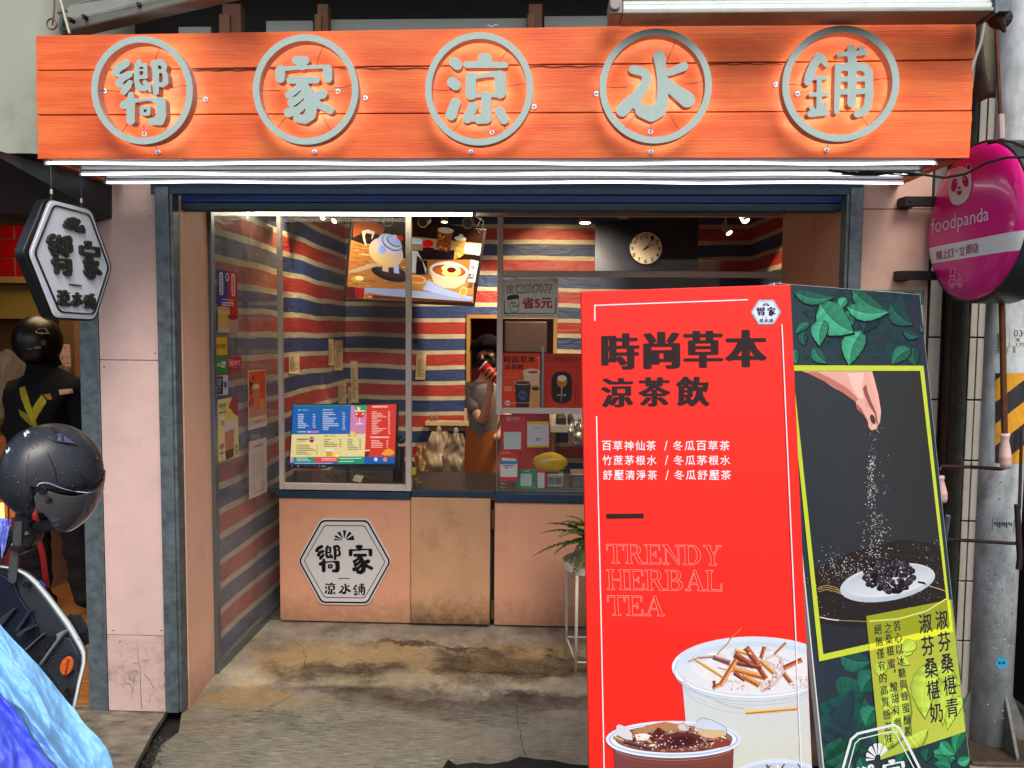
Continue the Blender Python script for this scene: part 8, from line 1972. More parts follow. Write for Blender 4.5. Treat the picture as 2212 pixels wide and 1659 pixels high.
def inside(pts): return [(pts[k],pts[(k + 1) % 4]) for k in range(4)]
sh.clip = old + inside(PA)
sh.poly([fi(.30,.80),fi(1.02,.78),fi(1.02,1.0),fi(.30,1.0)],C(150,158,40),base + .4)
for k in range(4): j = (k + 1) % 4; sh.poly([Fo[k],Fo[j],Fi[j],Fi[k]],C(224,232,50),base + .8 + .1 * k)
sh.line([c6(640,330),c6(900,310),c6(1150,240),c6(1330,130)],3,C(216,222,120),base + .6)
for k,(bx,by,tx,ty,w_) in enumerate([(780,1480,960,900,160),(1000,560,940,640,120),(1050,520,940,600,120),(900,640,1000,720,80),(1200,700,1140,1200,220),(1250,720,1460,900,120),(760,700,720,820,120),(840,1150,740,1050,90),(1400,800,1300,1260,140),(960,1450,1160,1300,120),(1480,1000,1340,1300,120),(800,900,900,1150,110)]):
 leaf(c6,bx,by,tx,ty,w_,C(184,210,76),base + 1.2 + k * .15,dark=.86)
sh.clip = old
IK = C(36,34,52)
def vchar(ch_,cx_,cy_,w_,h_,lay,fat=None):
 e1 = Vector((w_,-.17 * w_)) / 2; e2 = Vector((.09 * h_,h_)) / 2; c_ = Vector((cx_,cy_))
 qd = [c6(*(c_ - e1 - e2)),c6(*(c_ + e1 - e2)),c6(*(c_ + e1 + e2)),c6(*(c_ - e1 + e2))]; sh.put(fat or fat_text(ch_,.022,.012,90),qd,IK,lay)
TL = base + 4
for s_, pos, w_, h_ in (('淑芬桑椹青', [(1290, 318), (1312, 512), (1338, 712), (1362, 910), (1382, 1108)], 112, 176), ('淑芬桑椹奶', [(1143, 348), (1163, 550), (1192, 752), (1213, 950), (1240, 1152)], 116, 176)):
 for ch_,(x,y) in zip(s_,pos): vchar(ch_,x,y,w_,h_,TL)
for s_, (x0, y0), (x1, y1) in (('苦心以冰糖與蜂蜜釀製', (886, 372), (988, 1322)), ('絕無僅有的高質感滋味', (713, 402), (815, 1388))):
 n_ = len(s_)
 for j,ch_ in enumerate(s_): t = j / (n_ - 1); vchar(ch_,x0 + (x1 - x0) * t,y0 + (y1 - y0) * t,66,88,TL,fat_text(ch_,.016,.010,80))
for ch_, (x, y) in zip('之桑椹蜜酸甜有戲', ((804, 390), (812, 492), (826, 596), (836, 712), (858, 920), (868, 1022), (878, 1128), (892, 1245))): vchar(ch_, x, y, 66, 88, TL, fat_text(ch_, .016, .010, 80))
for x,y in ((867,775),(922,1305)): sh.poly([c6(x - 7,y - 12),c6(x + 6,y - 12),c6(x + 2,y + 18),c6(x - 8,y + 20)],IK,TL)
cpts = [c6(845 + 13 * math.cos(a),1448 + 17 * math.sin(a)) for a in np.linspace(0,6.28,17)[:-1]]; sh.line(cpts + [cpts[0]],1.0,IK,TL)
HW = C(222,228,234)
sh.line([c6(*p) for p in ((330,1900),(395,1659),(470,1395),(530,1342),(855,1264),(905,1292),(1090,1659),(1160,1800))],5.6,HW,TL + 1); sh.line([c6(*p) for p in ((385,1900),(445,1659),(506,1432),(548,1390),(838,1320),(872,1338),(1040,1659),(1100,1790))],2.4,HW,TL + 1)
for a0,a1 in ((172,182),(188,206),(214,238),(246,264),(270,292),(300,326)):
 pt = lambda r_q,a: c6(712 + r_q * math.cos(rad(a)) * .78,1570 + r_q * math.sin(rad(a)) * 1.02)
 sh.poly([pt(40,a0),pt(138,a0),pt(142,(a0 + a1) / 2),pt(138,a1),pt(40,a1)],HW,TL + 2)
sh.put(GF['jia'], [c6(745, 1590), c6(952, 1555), c6(985, 1790), c6(775, 1830)], HW, TL + 2, flip=False); sh.put(GF['xiang'], [c6(480, 1655), c6(680, 1610), c6(700, 1850), c6(500, 1890)], HW, TL + 2, flip=False)
sh.clip = ()
sh.mb.build('print', PRINT, gb)
# ================================================================== plant stand and fern
ps0 = Vector((.335,3.93,0)); ZTR = .535
st = thing('plant_stand', 'white metal plant stand with thin legs left of the red board', 'plant stand', ps0)
m_stw = mat('white_stand_metal', rgb(206, 196, 182), .4, var=.08)
mb = MB(); mb.smooth = True; R_ = .205; Q = [(.0001,ZTR - .03),(R_,ZTR - .03),(R_,ZTR),(R_ - .004,ZTR),(R_ - .004,ZTR - .026),(.0001,ZTR - .026)]
mb.lathe(Q, (ps0.x, ps0.y, 0), 'z', 48); mb.build('tray', m_stw, st, smooth=False)
LG = [(.163,4.10),(.199,3.775),(.50,3.775),(.50,4.10)]
for x, y in LG: mb = MB(); mb.cyl((x, y, .0), (x, y, ZTR - .032), .0085, 12); mb.build('leg', m_stw, st, smooth=True)
mb = MB()
for (a,b_) in ((0,1),(1,2),(2,3),(3,0)): mb.cyl((*LG[a],.055),(*LG[b_],.055),.0045,8)
mb.build('stretcher', m_stw, st)
pf = thing('potted_fern', 'green fern with arching fronds on the white plant stand', 'plant', (ps0.x, ps0.y, ZTR - .025))
mb = MB(); mb.lathe([(.0001, ZTR - .0255), (.085, ZTR - .0255), (.115, ZTR + .09), (.108, ZTR + .09), (.10, ZTR + .07), (.0001, ZTR + .07)], (ps0.x, ps0.y, 0), 'z', 28); mb.build('pot', mat('dark_plant_pot', rgb(42, 40, 38), .5), pf, smooth=True)
m_fern = mat('fern_leaf', rgb(54, 76, 28), .6, var=.4, vscale=30, col2=rgb(28, 44, 16)); m_fern2 = mat('fern_leaf_bright', rgb(84, 104, 42), .6, var=.3, vscale=30)
def frond(p0,p1,p2,w_,m,nl=24):
 mb = MB(); r2 = random.Random(int(p2.x * 9999)); pts = []
 for k in range(nl + 1): t = k / nl; pts.append(p0 * (1 - t) ** 2 + p1 * 2 * t * (1 - t) + p2 * t * t)
 mb.tube(pts,[.0022 * (1 - .7 * k / nl) for k in range(nl + 1)],4)
 for k in range(2,nl):
  t = k / nl; d = (pts[k + 1] - pts[k - 1]).normalized(); sd_ = d.cross(Vector((0,0,1)));
  if sd_.length < .2: sd_ = d.cross(Vector((0,1,0)))
  sd_.normalize(); upv = sd_.cross(d); L = w_ * math.sin(math.pi * (t ** .7) * .93 + .12) * r2.uniform(.85,1.1)
  for s in (-1,1):
   dr = (sd_ * s + d * .35 - Vector((0,0,.25)) + upv * r2.uniform(-.15,.15)).normalized(); hw = (pts[1] - pts[0]).length * .40 + .0015
   a = pts[k]; c_ = a + dr * L; m1 = a + dr * L * .5
   mb.poly([a - d * hw * .7,m1 - d * hw + upv * .001,c_,m1 + d * hw + upv * .001,a + d * hw * .7])
 return mb.build('frond', m, pf)
c0 = Vector((ps0.x,ps0.y,ZTR + .08)); r2 = random.Random(17)
tips = [(1149,1203,3.86,50),(1166,1153,3.95,60),(1177,1133,4.02,60),(1194,1197,3.84,40),(1233,1253,3.72,60),(1223,1116,3.9,50),(1250,1130,3.8,40),(1245,1238,3.70,60)]
for u,v,Y,h_ in tips:
 e = P(u,v,Y); md_ = (c0 + e) / 2 + Vector((0,0,.10 if v < 1240 else .16)); frond(c0 + Vector((-.02,0,0)),md_,e,.038,m_fern if v % 2 else m_fern2)
for k in range(24):
 a = r2.uniform(0,6.28); rr_ = r2.uniform(.12,.27); e = c0 + Vector((rr_ * math.cos(a),rr_ * math.sin(a),r2.uniform(-.10,.12))); md_ = c0.lerp(e,.5) + Vector((0,0,r2.uniform(.10,.20))); frond(c0,md_,e,r2.uniform(.028,.04),r2.choice([m_fern,m_fern,m_fern2]),20)
# ================================================================== scooter,helmet and blue cover,lower left
cs = crop(0,2200,460,926)
Ys = 2.02
sc = thing('scooter', 'parked scooter with dark leg shield, white trim and orange reflector, bottom left', 'scooter', (XX(-60, 1400, Ys), Ys - .1, 0))
m_dpl = mat('dark_scooter_plastic', rgb(44, 50, 58), .45, var=.15, vscale=20, bump=.25, bscale=300, rvar=.15)
m_dpl2 = mat('navy_scooter_inner', rgb(20, 28, 48), .35, var=.3, vscale=6)
m_trim = mat('white_scooter_trim', rgb(222, 232, 230), .25, coat=.4, var=.06)
def SP(x,y,dy=0.): return P(*cs(x,y),Ys + dy)
outer = [(-300,40),(-120,40),(0,52),(60,60),(150,80),(200,102),(250,135),(310,188),(360,245),(410,308),(460,372),(510,440),(560,505),(600,570),(640,642),(668,700),(682,745),(682,815),(670,880),(648,960),(622,1080),(598,1200),(560,1400),(520,1700),(300,2100),(-300,2100)]
inner = [(-300,58),(-120,60),(0,72),(60,80),(130,102),(180,128),(222,162),(275,216),(322,272),(372,335),(420,400),(468,466),(515,532),(555,598),(598,672),(630,728),(645,770),(645,830),(632,890),(612,970),(590,1080),(568,1180),(530,1400),(490,1680),(280,2060),(-280,2060)]
v,f = fill2d([inner]); mb = MB(); ids = []
for p in v:
 bow = .05 * ((p[0] - 250) / 400) ** 2; ids.append(mb.vert(SP(p[0],p[1],.02 + bow)))
mb.slab([SP(*p, .02) for p in inner], (0, .03, 0)); mb.build('leg_shield', m_dpl, sc, bevel=.004)
mb = MB(); n_ = len(outer)
for k in range(n_ - 1):
 a,b_,c_,d_ = outer[k],outer[k + 1],inner[k + 1],inner[k]
 mo_ = lambda p,q,t: (p[0] + (q[0] - p[0]) * t,p[1] + (q[1] - p[1]) * t)
 prof = [(0,.05),(.0,.012),(.25,0),(.75,.0),(1,.012),(1,.05)]
 for (t0,y0),(t1,y1) in zip(prof[:-1],prof[1:]): mb.poly([SP(*mo_(a,d_,t0),y0),SP(*mo_(b_,c_,t0),y0),SP(*mo_(b_,c_,t1),y1),SP(*mo_(a,d_,t1),y1)])
mb.build('trim', m_trim, sc, smooth=False)
def pan(pts,m,name,y0=.0,th=.02,bev=.003): mb = MB(); mb.slab([SP(*p,y0) for p in pts[::-1]],(0,th,0)); mb.build(name,m,sc,bevel=bev)
pan([(-200, 130), (20, 130), (110, 190), (150, 300), (250, 450), (300, 590), (330, 700), (350, 840), (-200, 420)], m_dpl2, 'glove_recess', .012, .008)
pan([(-60, 520), (90, 400), (115, 405), (40, 500), (-40, 600)], m_dpl, 'rib', -.004, .018)
pan([(110, 570), (225, 415), (240, 425), (135, 590)], m_dpl, 'rib', -.004, .018)
pan([(150, 700), (330, 600), (440, 598), (445, 640), (310, 842), (190, 730)], mat('black_pocket', rgb(8, 10, 16), .6), 'pocket_opening', .006, .006)
pan([(440, 598), (497, 590), (490, 615), (320, 850), (300, 842), (445, 640)], mat('grey_scooter_edge', rgb(112, 120, 124), .4), 'pocket_edge', -.012, .03)
pan([(190, 722), (330, 600), (338, 606), (200, 732)], mat('grey_scooter_edge2', rgb(90, 98, 102), .4), 'pocket_edge', -.008, .02)
pan([(120, 600), (180, 560), (240, 560), (200, 580), (170, 620), (130, 640)], m_dpl, 'hook', -.03, .04, .006)
pan([(330, 830), (470, 610), (560, 640), (620, 760), (600, 960), (560, 1100), (500, 1080), (420, 960)], m_dpl, 'side_panel', .006, .014)
mb = MB(); r2 = random.Random(8)     # speckled rain drops on the plastic
for k in range(240):
 x,y = r2.gauss(430,60),r2.gauss(760,90); s = r2.uniform(.0006,.0018); mb.ellipsoid(SP(x,y,-.0),s,s * .6,s,5,4)
mb.build('rain_drops', mat('water_drops', rgb(30, 34, 40), .05, spec=.8), sc)['kind'] = 'stuff'
cen_ = SP(540, 842, -.004); M = Matrix.Rotation(rad(-14), 3, 'Y') @ Matrix.Rotation(rad(90), 3, 'X')
ex,ez = (SP(590,842) - SP(492,842)).length / 2,(SP(540,765) - SP(540,920)).length / 2
def ell_disc(name,m,c_,ex,ez,y0,y1,parent,rot=-14,n=36):
 mb = MB(); mb.smooth = False; Mr = Matrix.Rotation(rad(rot), 3, 'Y'); A = [c_ + Mr @ Vector((ex * math.cos(a), y0, ez * math.sin(a))) for a in np.linspace(0, 6.28318, n + 1)[:-1]]; B = [c_ + Mr @ Vector((ex * .9 * math.cos(a), y1, ez * .9 * math.sin(a))) for a in np.linspace(0, 6.28318, n + 1)[:-1]]
 mb.hexa(A,B); return mb.build(name,m,parent)
ell_disc('reflector_rim', m_dpl2, cen_, ex * 1.2, ez * 1.14, .012, -.002, sc, rot=14)
ell_disc('reflector', mat('amber_reflector', rgb(232, 104, 16), .15, coat=.6, bump=.9, bscale=260, var=.35, vscale=70), cen_, ex, ez, .004, -.010, sc, rot=14)
mb = MB(); Mr = Matrix.Rotation(rad(14), 3, 'Y'); a, b_ = cen_ + Mr @ Vector((.004, -.0125, -ez * .85)), cen_ + Mr @ Vector((.004, -.0125, ez * .85)); mb.cyl(a, b_, .002, 6); mb.build('reflector_ridge', mat('amber_dark', rgb(150, 56, 8), .2), sc)
for x,y,r_q in ((208,210,20),(543,1055,25)):
 c_ = SP(x, y, .003); mb = MB(); rr_ = r_q * .2725 / 1650 * Ys; mb.lathe([(rr_, .0), (rr_ * 1.15, -.003), (rr_ * 1.25, .002), (rr_ * .9, .01), (.0001, .009)], c_, 'y', 18); mb.build('screw_hole', m_black, sc)
pan([(308, 178), (318, 172), (360, 218), (354, 228)], mat('blue_sticker', rgb(30, 70, 150), .4), 'sticker', -.003, .003, 0)
mb = MB(); mb.tube([SP(545, 470, .09), SP(590, 480, .09), (SP(650, 580, .09)), SP(685, 680, .09)], [.012, .02, .018, .008], 8); mb.build('front_indicator', m_black, sc)
xs = XX(-40, 1400, Ys); mb = MB(); mb.tube([(xs, Ys + .10, .60), (xs, Ys + .03, 1.16)], .035, 12); mb.build('steering_column', m_dpl, sc)
wh = MB(); wh.smooth = True
for k in range(32):
 pass
mb = MB(); mb.smooth = True; Rw = .20; pr = [(Rw + .055 * math.cos(a),.055 * math.sin(a)) for a in np.linspace(0,6.28318,13)]
mb.lathe(pr, (xs, Ys + .20, .255), 'x', 36); wl = mb.build('front_wheel', mat('tyre_rubber', rgb(24, 24, 24), .85, bump=.3), sc)
mb = MB(); mb.lathe([(.0001, -.03), (.14, -.03), (.15, -.04), (.15, .04), (.14, .03), (.0001, .03)], (xs, Ys + .20, .255), 'x', 28); mb.build('rim', m_galv, wl)
mb = MB(); mb.smooth = True
g = []
for i in range(13):
 a = rad(75 + 100 * i / 12); g.append([mb.vert((xs + (j - 2) * .04,Ys + .20 + .285 * math.cos(a),.255 + (.285 - abs(j - 2) * .012) * math.sin(a))) for j in range(5)])
for i in range(12):
 for j in range(4): mb.face((g[i][j],g[i][j + 1],g[i + 1][j + 1],g[i + 1][j]))
mb.build('fender', m_trim, sc)
mb = MB(); mb.box(xs - .16, xs + .14, 1.25, Ys + .02, .28, .33); mb.build('floorboard', m_dpl, sc, bevel=.01)
mb = MB(); mb.box(xs - .15, xs + .12, .55, 1.28, .33, .62); mb.build('rear_body', m_trim, sc, bevel=.05)
mb = MB(); mb.box(xs - .14, xs + .11, .5, 1.30, .625, .72); mb.build('seat', m_black, sc, bevel=.035)
mb = MB(); mb.smooth = True; mb.lathe(pr, (xs, .72, .255), 'x', 36); mb.build('rear_wheel', mat('tyre_rubber2', rgb(24, 24, 24), .85), sc)
ch2 = crop(0,1640,460,1156)
def HPt(x,y,dy=0.): return P(*ch2(x,y),2.10 + dy)
m_grip = mat('rubber_grip', rgb(40, 44, 50), .7, var=.2, vscale=60, bump=.5, bscale=200)
mb = MB(); mb.smooth = True; mb.tube([HPt(345, 1105), HPt(480, 1075), HPt(580, 1055), HPt(700, 1030)], [.0165, .0165, .0165, .0165], 18); mb.tube([HPt(302, 1118), HPt(345, 1106)], [.027, .024], 18); mb.tube([HPt(690, 1032), HPt(702, 1030), HPt(712, 1028)], [.021, .021, .012], 14); mb.build('handle_grip', m_grip, sc)
mb = MB(); mb.tube([HPt(-80, 1230, .02), HPt(120, 1190, .02), HPt(310, 1115, .01)], [.03, .028, .022], 12); mb.build('handlebar', m_dpl, sc, smooth=True)
mb = MB(); mb.slab([HPt(*p, -.02) for p in ((190, 1110), (290, 1080), (330, 1140), (330, 1230), (300, 1290), (200, 1290), (150, 1220))][::-1], (0, .05, 0)); mb.build('switch_housing', mat('dark_brown_switch', rgb(40, 34, 36), .4), sc, bevel=.006)
mb = MB(); mb.slab([HPt(*p, -.032) for p in ((203, 1150), (270, 1140), (274, 1172), (206, 1184))][::-1], (0, .012, 0)); mb.lathe([(.009, -.03), (.009, -.036), (.0045, -.036), (.0045, -.03)], HPt(222, 1244), 'y', 16); mb.build('switch', mat('cream_switch', rgb(196, 186, 150), .4), sc, bevel=.002)
mb = MB(); mb.tube([HPt(200, 1370, -.02), HPt(300, 1330, .0), HPt(345, 1260, .02), HPt(352, 1170, .02)], .007, 8); mb.tube([HPt(110, 1180, -.02), HPt(60, 1290, -.02), HPt(0, 1420, 0), HPt(-40, 1500, 0)], .009, 8); mb.build('brake_cable', m_black, sc, smooth=True)
mb = MB(); mb.tube([P(*ch2(x, y), 2.3) for x, y in ((335, 900), (350, 1000), (375, 1110), (385, 1230), (425, 1380), (435, 1480), (450, 1600), (462, 1700))], .008, 8); tag(mb.build('red_strap', mat('red_webbing', rgb(170, 16, 20), .5), smooth=True), 'thin red strap hanging behind the scooter handle', 'strap')
hm = thing('helmet', 'matt black open face helmet with clear tinted visor hung on the scooter handle', 'helmet', HPt(520, 960))
hc = HPt(528,548); TH = rad(31.5); kx = .2183 / 1650 * 2.10; CTH = math.cos(TH)
RXh,RZh,RYh = 530 * kx * CTH,490 * kx,.125
Tlt = Matrix.Rotation(TH, 3, 'Z')
m_helm = mat('matt_black_helmet', rgb(38, 42, 48), .34, var=.1, vscale=14, spec=.5, rvar=.05, bump=.05, bscale=200)
def loc_(x,y,lat=0.): return hc + Tlt @ Vector(((x - 528) * kx * CTH,lat,(548 - y) * kx))
def smooth_loop(pl_,n=96):
 pts_ = []; m_ = len(pl_)
 for i in range(m_):
  p0,p1,p2,p3 = [Vector(pl_[(i + k) % m_]) for k in (-1,0,1,2)]
  for t in (0,.2,.4,.6,.8): pts_.append(.5 * ((2 * p1) + (p2 - p0) * t + (2 * p0 - 5 * p1 + 4 * p2 - p3) * t * t + (3 * p1 - p0 - 3 * p2 + p3) * t ** 3))
 return pts_
OUTL = smooth_loop([(-22,560),(-5,430),(35,310),(100,205),(200,125),(330,78),(480,56),(610,60),(740,95),(860,165),(955,260),(1022,370),(1056,480),(1062,590),(1045,655),(980,712),(850,742),(700,738),(580,708),(480,674),(405,662),(366,692),(356,770),(366,870),(340,918),(290,952),(238,966),(185,952),(118,898),(52,832),(8,770),(-18,690)])
mb = MB(); mb.smooth = True; NL = 44; g = []; cL = Vector((305,590))
for i in range(NL + 1):
 y_ = -1 + 2 * i / NL; y_ = math.copysign(abs(math.sin(y_ * math.pi / 2)),y_); sc_ = max(0.0,1 - abs(y_) ** 2.35) ** (1 / 2.35); cc_ = cL.lerp(Vector((500,520)),sc_ * 0)
 g.append([mb.vert(loc_(*(cc_ + (p - cc_) * sc_),y_ * RYh)) for p in OUTL])
nO = len(OUTL)
for i in range(NL):
 for j in range(nO): mb.face((g[i][j],g[i + 1][j],g[i + 1][(j + 1) % nO],g[i][(j + 1) % nO]))
o = mb.build('shell', m_helm, hm)
from mathutils.bvhtree import BVHTree
bvs = BVHTree.FromPolygons([Vector(q_) for q_ in mb.v],mb.f)
def on_shell(x,y,off=.0008,Rk=1.0):
 """point on the near side of the shell seen at drawing position (x, y)"""
 d = ray(*ch2(x,y)); h_ = bvs.ray_cast(CP,d.normalized())
 if h_[0]: return h_[0] - d.normalized() * off
 Ti = Tlt.inverted(); o_ = Ti @ (CP - hc); dd_ = Ti @ d
 A = (dd_.x / (RXh * Rk)) ** 2 + (dd_.y / (RYh * Rk * 1.03)) ** 2 + (dd_.z / (RZh * Rk)) ** 2
 B = 2 * (o_.x * dd_.x / (RXh * Rk) ** 2 + o_.y * dd_.y / (RYh * Rk * 1.03) ** 2 + o_.z * dd_.z / (RZh * Rk) ** 2); Cc = (o_.x / (RXh * Rk)) ** 2 + (o_.y / (RYh * Rk * 1.03)) ** 2 + (o_.z / (RZh * Rk)) ** 2 - 1
 D = B * B - 4 * A * Cc
 t = (-B - math.sqrt(max(D,0))) / (2 * A); p = CP + d * t; return p + (p - hc).normalized() * off
mb = MB(); mb.smooth = True; NU,NV = 420,280; g = []
VP = [(350,700),(385,665),(430,655),(490,662),(560,690),(640,720),(740,742),(850,745),(950,728),(1020,700),(1050,650),(1072,575),(1120,560),(1120,1250),(700,1172),(600,1122),(530,1062),(500,990),(470,930),(420,880),(370,860),(352,780)]
def inpoly(pts,x,y):
 c_ = False; j = len(pts) - 1
 for i in range(len(pts)):
  if (pts[i][1] > y) != (pts[j][1] > y) and x < (pts[j][0] - pts[i][0]) * (y - pts[i][1]) / (pts[j][1] - pts[i][1]) + pts[i][0]: c_ = not c_
  j = i
 return c_
for i in range(NV + 1):
 t = math.pi * i / NV; row_ = []
 for j in range(NU):
  a = 2 * math.pi * j / NU; dx_,dz_ = 556 * math.sin(t) * math.cos(a),660 * math.cos(t); p = (528 + dx_,540 - dz_)
  row_.append((mb.vert(loc_(p[0],p[1],.131 * math.sin(t) * math.sin(a))),p))
 g.append(row_)
for i in range(NV):
 for j in range(NU):
  qd = [g[i][j],g[i + 1][j],g[i + 1][(j + 1) % NU],g[i][(j + 1) % NU]]; cx_,cy_ = sum(x[1][0] for x in qd) / 4,sum(x[1][1] for x in qd) / 4
  if inpoly(VP,cx_,cy_): mb.face([x[0] for x in qd])
m_visor = glass('tinted_visor', (.46, .40, .50), 1.8, .04, smear_glare=.10)
vo = mb.build('visor', m_visor, hm); md = vo.modifiers.new('thick', 'SOLIDIFY'); md.thickness = .002
mb = MB()      # bright edge of the visor
ed_ = [(365,690),(385,665),(430,655),(490,662),(560,690),(640,720),(740,742),(850,745),(950,728),(1020,700)]
mb.tube([on_shell(x, y, .006) for x, y in ed_], .0013, 6); mb.build('visor_edge', mat('clear_edge', rgb(170, 176, 190), .15), vo)
for x,y,r_q in ((425,722,42),(484,812,34)):
 c_ = on_shell(x, y, .004); mb = MB(); rr_ = r_q * kx; nrm = (c_ - hc).normalized(); nrm = Vector((nrm.x * .3, -1, nrm.z * .2)).normalized(); M = nrm.to_track_quat('Z', 'Y').to_matrix()
 mb.lathe([(.0001, .004), (rr_ * .35, .004), (rr_ * .4, .002), (rr_ * .62, .002), (rr_ * .68, .005), (rr_ * .85, .005), (rr_, .0)], c_, M=M, n=24); mb.build('pivot', mat('black_pivot', rgb(30, 30, 36), .25), hm)
m_ear = mat('dark_blue_cheek', rgb(52, 72, 120), .3)
ep = [(352,770),(420,775),(500,830),(540,860),(572,960),(500,985),(470,930),(420,880),(370,860)]
mb = MB(); F_ = [on_shell(x, y, .0015) for x, y in ep]; mb.slab(F_[::-1], (0, .006, 0)); mb.build('cheek_plate', m_ear, hm)
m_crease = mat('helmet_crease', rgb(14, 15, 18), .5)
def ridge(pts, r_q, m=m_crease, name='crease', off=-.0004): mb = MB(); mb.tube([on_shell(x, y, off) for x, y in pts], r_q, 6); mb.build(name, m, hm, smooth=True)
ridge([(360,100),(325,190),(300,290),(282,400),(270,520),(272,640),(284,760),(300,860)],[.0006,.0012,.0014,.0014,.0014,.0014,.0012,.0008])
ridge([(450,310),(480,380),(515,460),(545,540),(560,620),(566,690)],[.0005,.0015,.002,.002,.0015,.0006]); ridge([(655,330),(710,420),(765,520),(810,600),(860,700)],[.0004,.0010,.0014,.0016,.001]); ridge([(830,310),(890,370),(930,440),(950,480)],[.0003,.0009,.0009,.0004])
mb = MB(); ln_ = [(808, 585), (850, 620), (950, 690), (960, 705), (880, 722), (840, 650)]; mb.slab([on_shell(x, y, .002) for x, y in ln_][::-1], (0, .004, 0)); mb.build('front_vent', m_black, hm)
m_chr = mat('dark_chrome', rgb(150, 154, 160), .12, 1.0)
for pts, m, nm_ in (([(503, 108), (540, 122), (590, 158), (598, 178), (660, 196), (780, 282), (770, 292), (690, 285), (560, 262), (520, 245), (462, 196), (500, 206), (545, 208), (552, 170), (530, 140)], m_black, 'badge'), ([(560, 180), (590, 172), (655, 205), (750, 272), (640, 258), (560, 240), (575, 210)], m_chr, 'badge_chrome'), ([(600, 192), (625, 190), (640, 246), (610, 240)], m_black, 'badge_slot')):
 off = {'badge': .0016, 'badge_chrome': .0034, 'badge_slot': .0046}[nm_]; mb = MB(); v, f = fill2d([pts]); ids = [mb.vert(on_shell(p[0], p[1], off)) for p in v]
 for q_ in f: mb.face([ids[i] for i in q_])
 o = mb.build(nm_, m, hm); md = o.modifiers.new('t', 'SOLIDIFY'); md.thickness = .0018
mb = MB()
for ch_, qd in (('R', [(232, 168), (285, 118), (300, 150), (248, 205)]), ('I', [(52, 330), (92, 298), (100, 330), (64, 372)])):
 v,f = fat_text(ch_,.06,.05,50); a = norm2(v); ids = []
 for s_,t_ in a: p = bilin(qd,s_,1 - t_); ids.append(mb.vert(on_shell(p[0],p[1],.0012)))
 for q_ in f: mb.face([ids[i] for i in q_])
mb.build('lettering', mat('white_decal', rgb(222, 226, 226), .4), hm)
mb = MB(); r2 = random.Random(3)
for k in range(150):
 x,y = r2.uniform(60,1040),r2.uniform(100,900)
 if ((x - 530) / 500) ** 2 + ((y - 540) / 460) ** 2 > .93 or (y > 700 and x > 350): continue
 s = r2.choice((.0007,.0009,.0012,.0018,.0024)); c_ = on_shell(x,y,0); mb.smooth = True; mb.ellipsoid(c_,s,s * .7,s * r2.uniform(.8,1.3),8,6)
mb.build('rain_drops', mat('clear_drops', rgb(60, 66, 74), .03, spec=1.0), hm)['kind'] = 'stuff'
m_web = mat('grey_black_webbing', rgb(62, 68, 74), .7, bump=.6, bscale=400, var=.2, vscale=50)
mb = MB(); mb.slab([HPt(*p, -.08) for p in ((150, 960), (285, 965), (262, 1100), (240, 1140), (205, 1290), (125, 1290), (110, 1120))][::-1], (0, .006, 0)); mb.build('strap_pad', mat('black_strap', rgb(26, 27, 30), .8, bump=.4), hm, bevel=.002)
mb = MB(); mb.slab([HPt(*p, -.092) for p in ((145, 1040), (215, 1040), (205, 1280), (118, 1280))][::-1], (0, .004, 0)); mb.build('strap', m_web, hm)
mb = MB(); mb.slab([HPt(*p, -.086) for p in ((98, 1345), (180, 1350), (165, 1540), (155, 1640), (120, 1655), (80, 1635), (78, 1540))][::-1], (0, .004, 0)); mb.build('strap_end', m_web, hm, bevel=.001)
mb = MB(); mb.slab([HPt(*p,-.098) for p in ((105,1275),(202,1280),(205,1335),(98,1330))][::-1],(0,.014,0))
for yy in (1290,1312): mb.slab([HPt(*p,-.104) for p in ((112,yy),(196,yy + 4),(196,yy + 12),(112,yy + 8))][::-1],(0,.006,0))
mb.build('buckle', mat('black_buckle', rgb(30, 30, 34), .3), hm, bevel=.002)
mb = MB()
for x, y in ((88, 1364), (194, 1364)): mb.lathe([(.004, -.10), (.0075, -.10), (.0075, -.094), (.004, -.094)], HPt(x, y), 'y', 14)
mb.build('rivet', mat('bright_rivet', rgb(190, 196, 200), .2, .9), hm)
def noisew(x,y,s): return noise.noise(Vector((x * s,y * s,3.1)))
edge = [(-60,440),(0,520),(60,590),(120,655),(190,725),(250,790),(310,850),(370,925),(430,1000),(490,1075),(545,1145),(600,1200),(640,1270),(690,1330),(750,1385),(800,1440),(850,1510),(878,1580),(900,1659),(930,1760),(990,1980)]
seam = [(-60,960),(0,1055),(40,1110),(90,1150),(130,1205),(170,1270),(210,1340),(240,1410),(290,1470),(330,1540),(380,1600),(430,1650),(480,1740),(540,1980)]
def interp(pl_,t):
 L = [0]
 for a,b in zip(pl_[:-1],pl_[1:]): L.append(L[-1] + math.hypot(b[0] - a[0],b[1] - a[1]))
 s = t * L[-1]
 for k in range(len(L) - 1):
  if s <= L[k + 1] + 1e-6: u = (s - L[k]) / (L[k + 1] - L[k] + 1e-9); return (pl_[k][0] + (pl_[k + 1][0] - pl_[k][0]) * u,pl_[k][1] + (pl_[k + 1][1] - pl_[k][1]) * u)
 return pl_[-1]
base_ = [(-500,1300),(-460,1500),(-400,1760),(-300,2000),(-200,2200)]
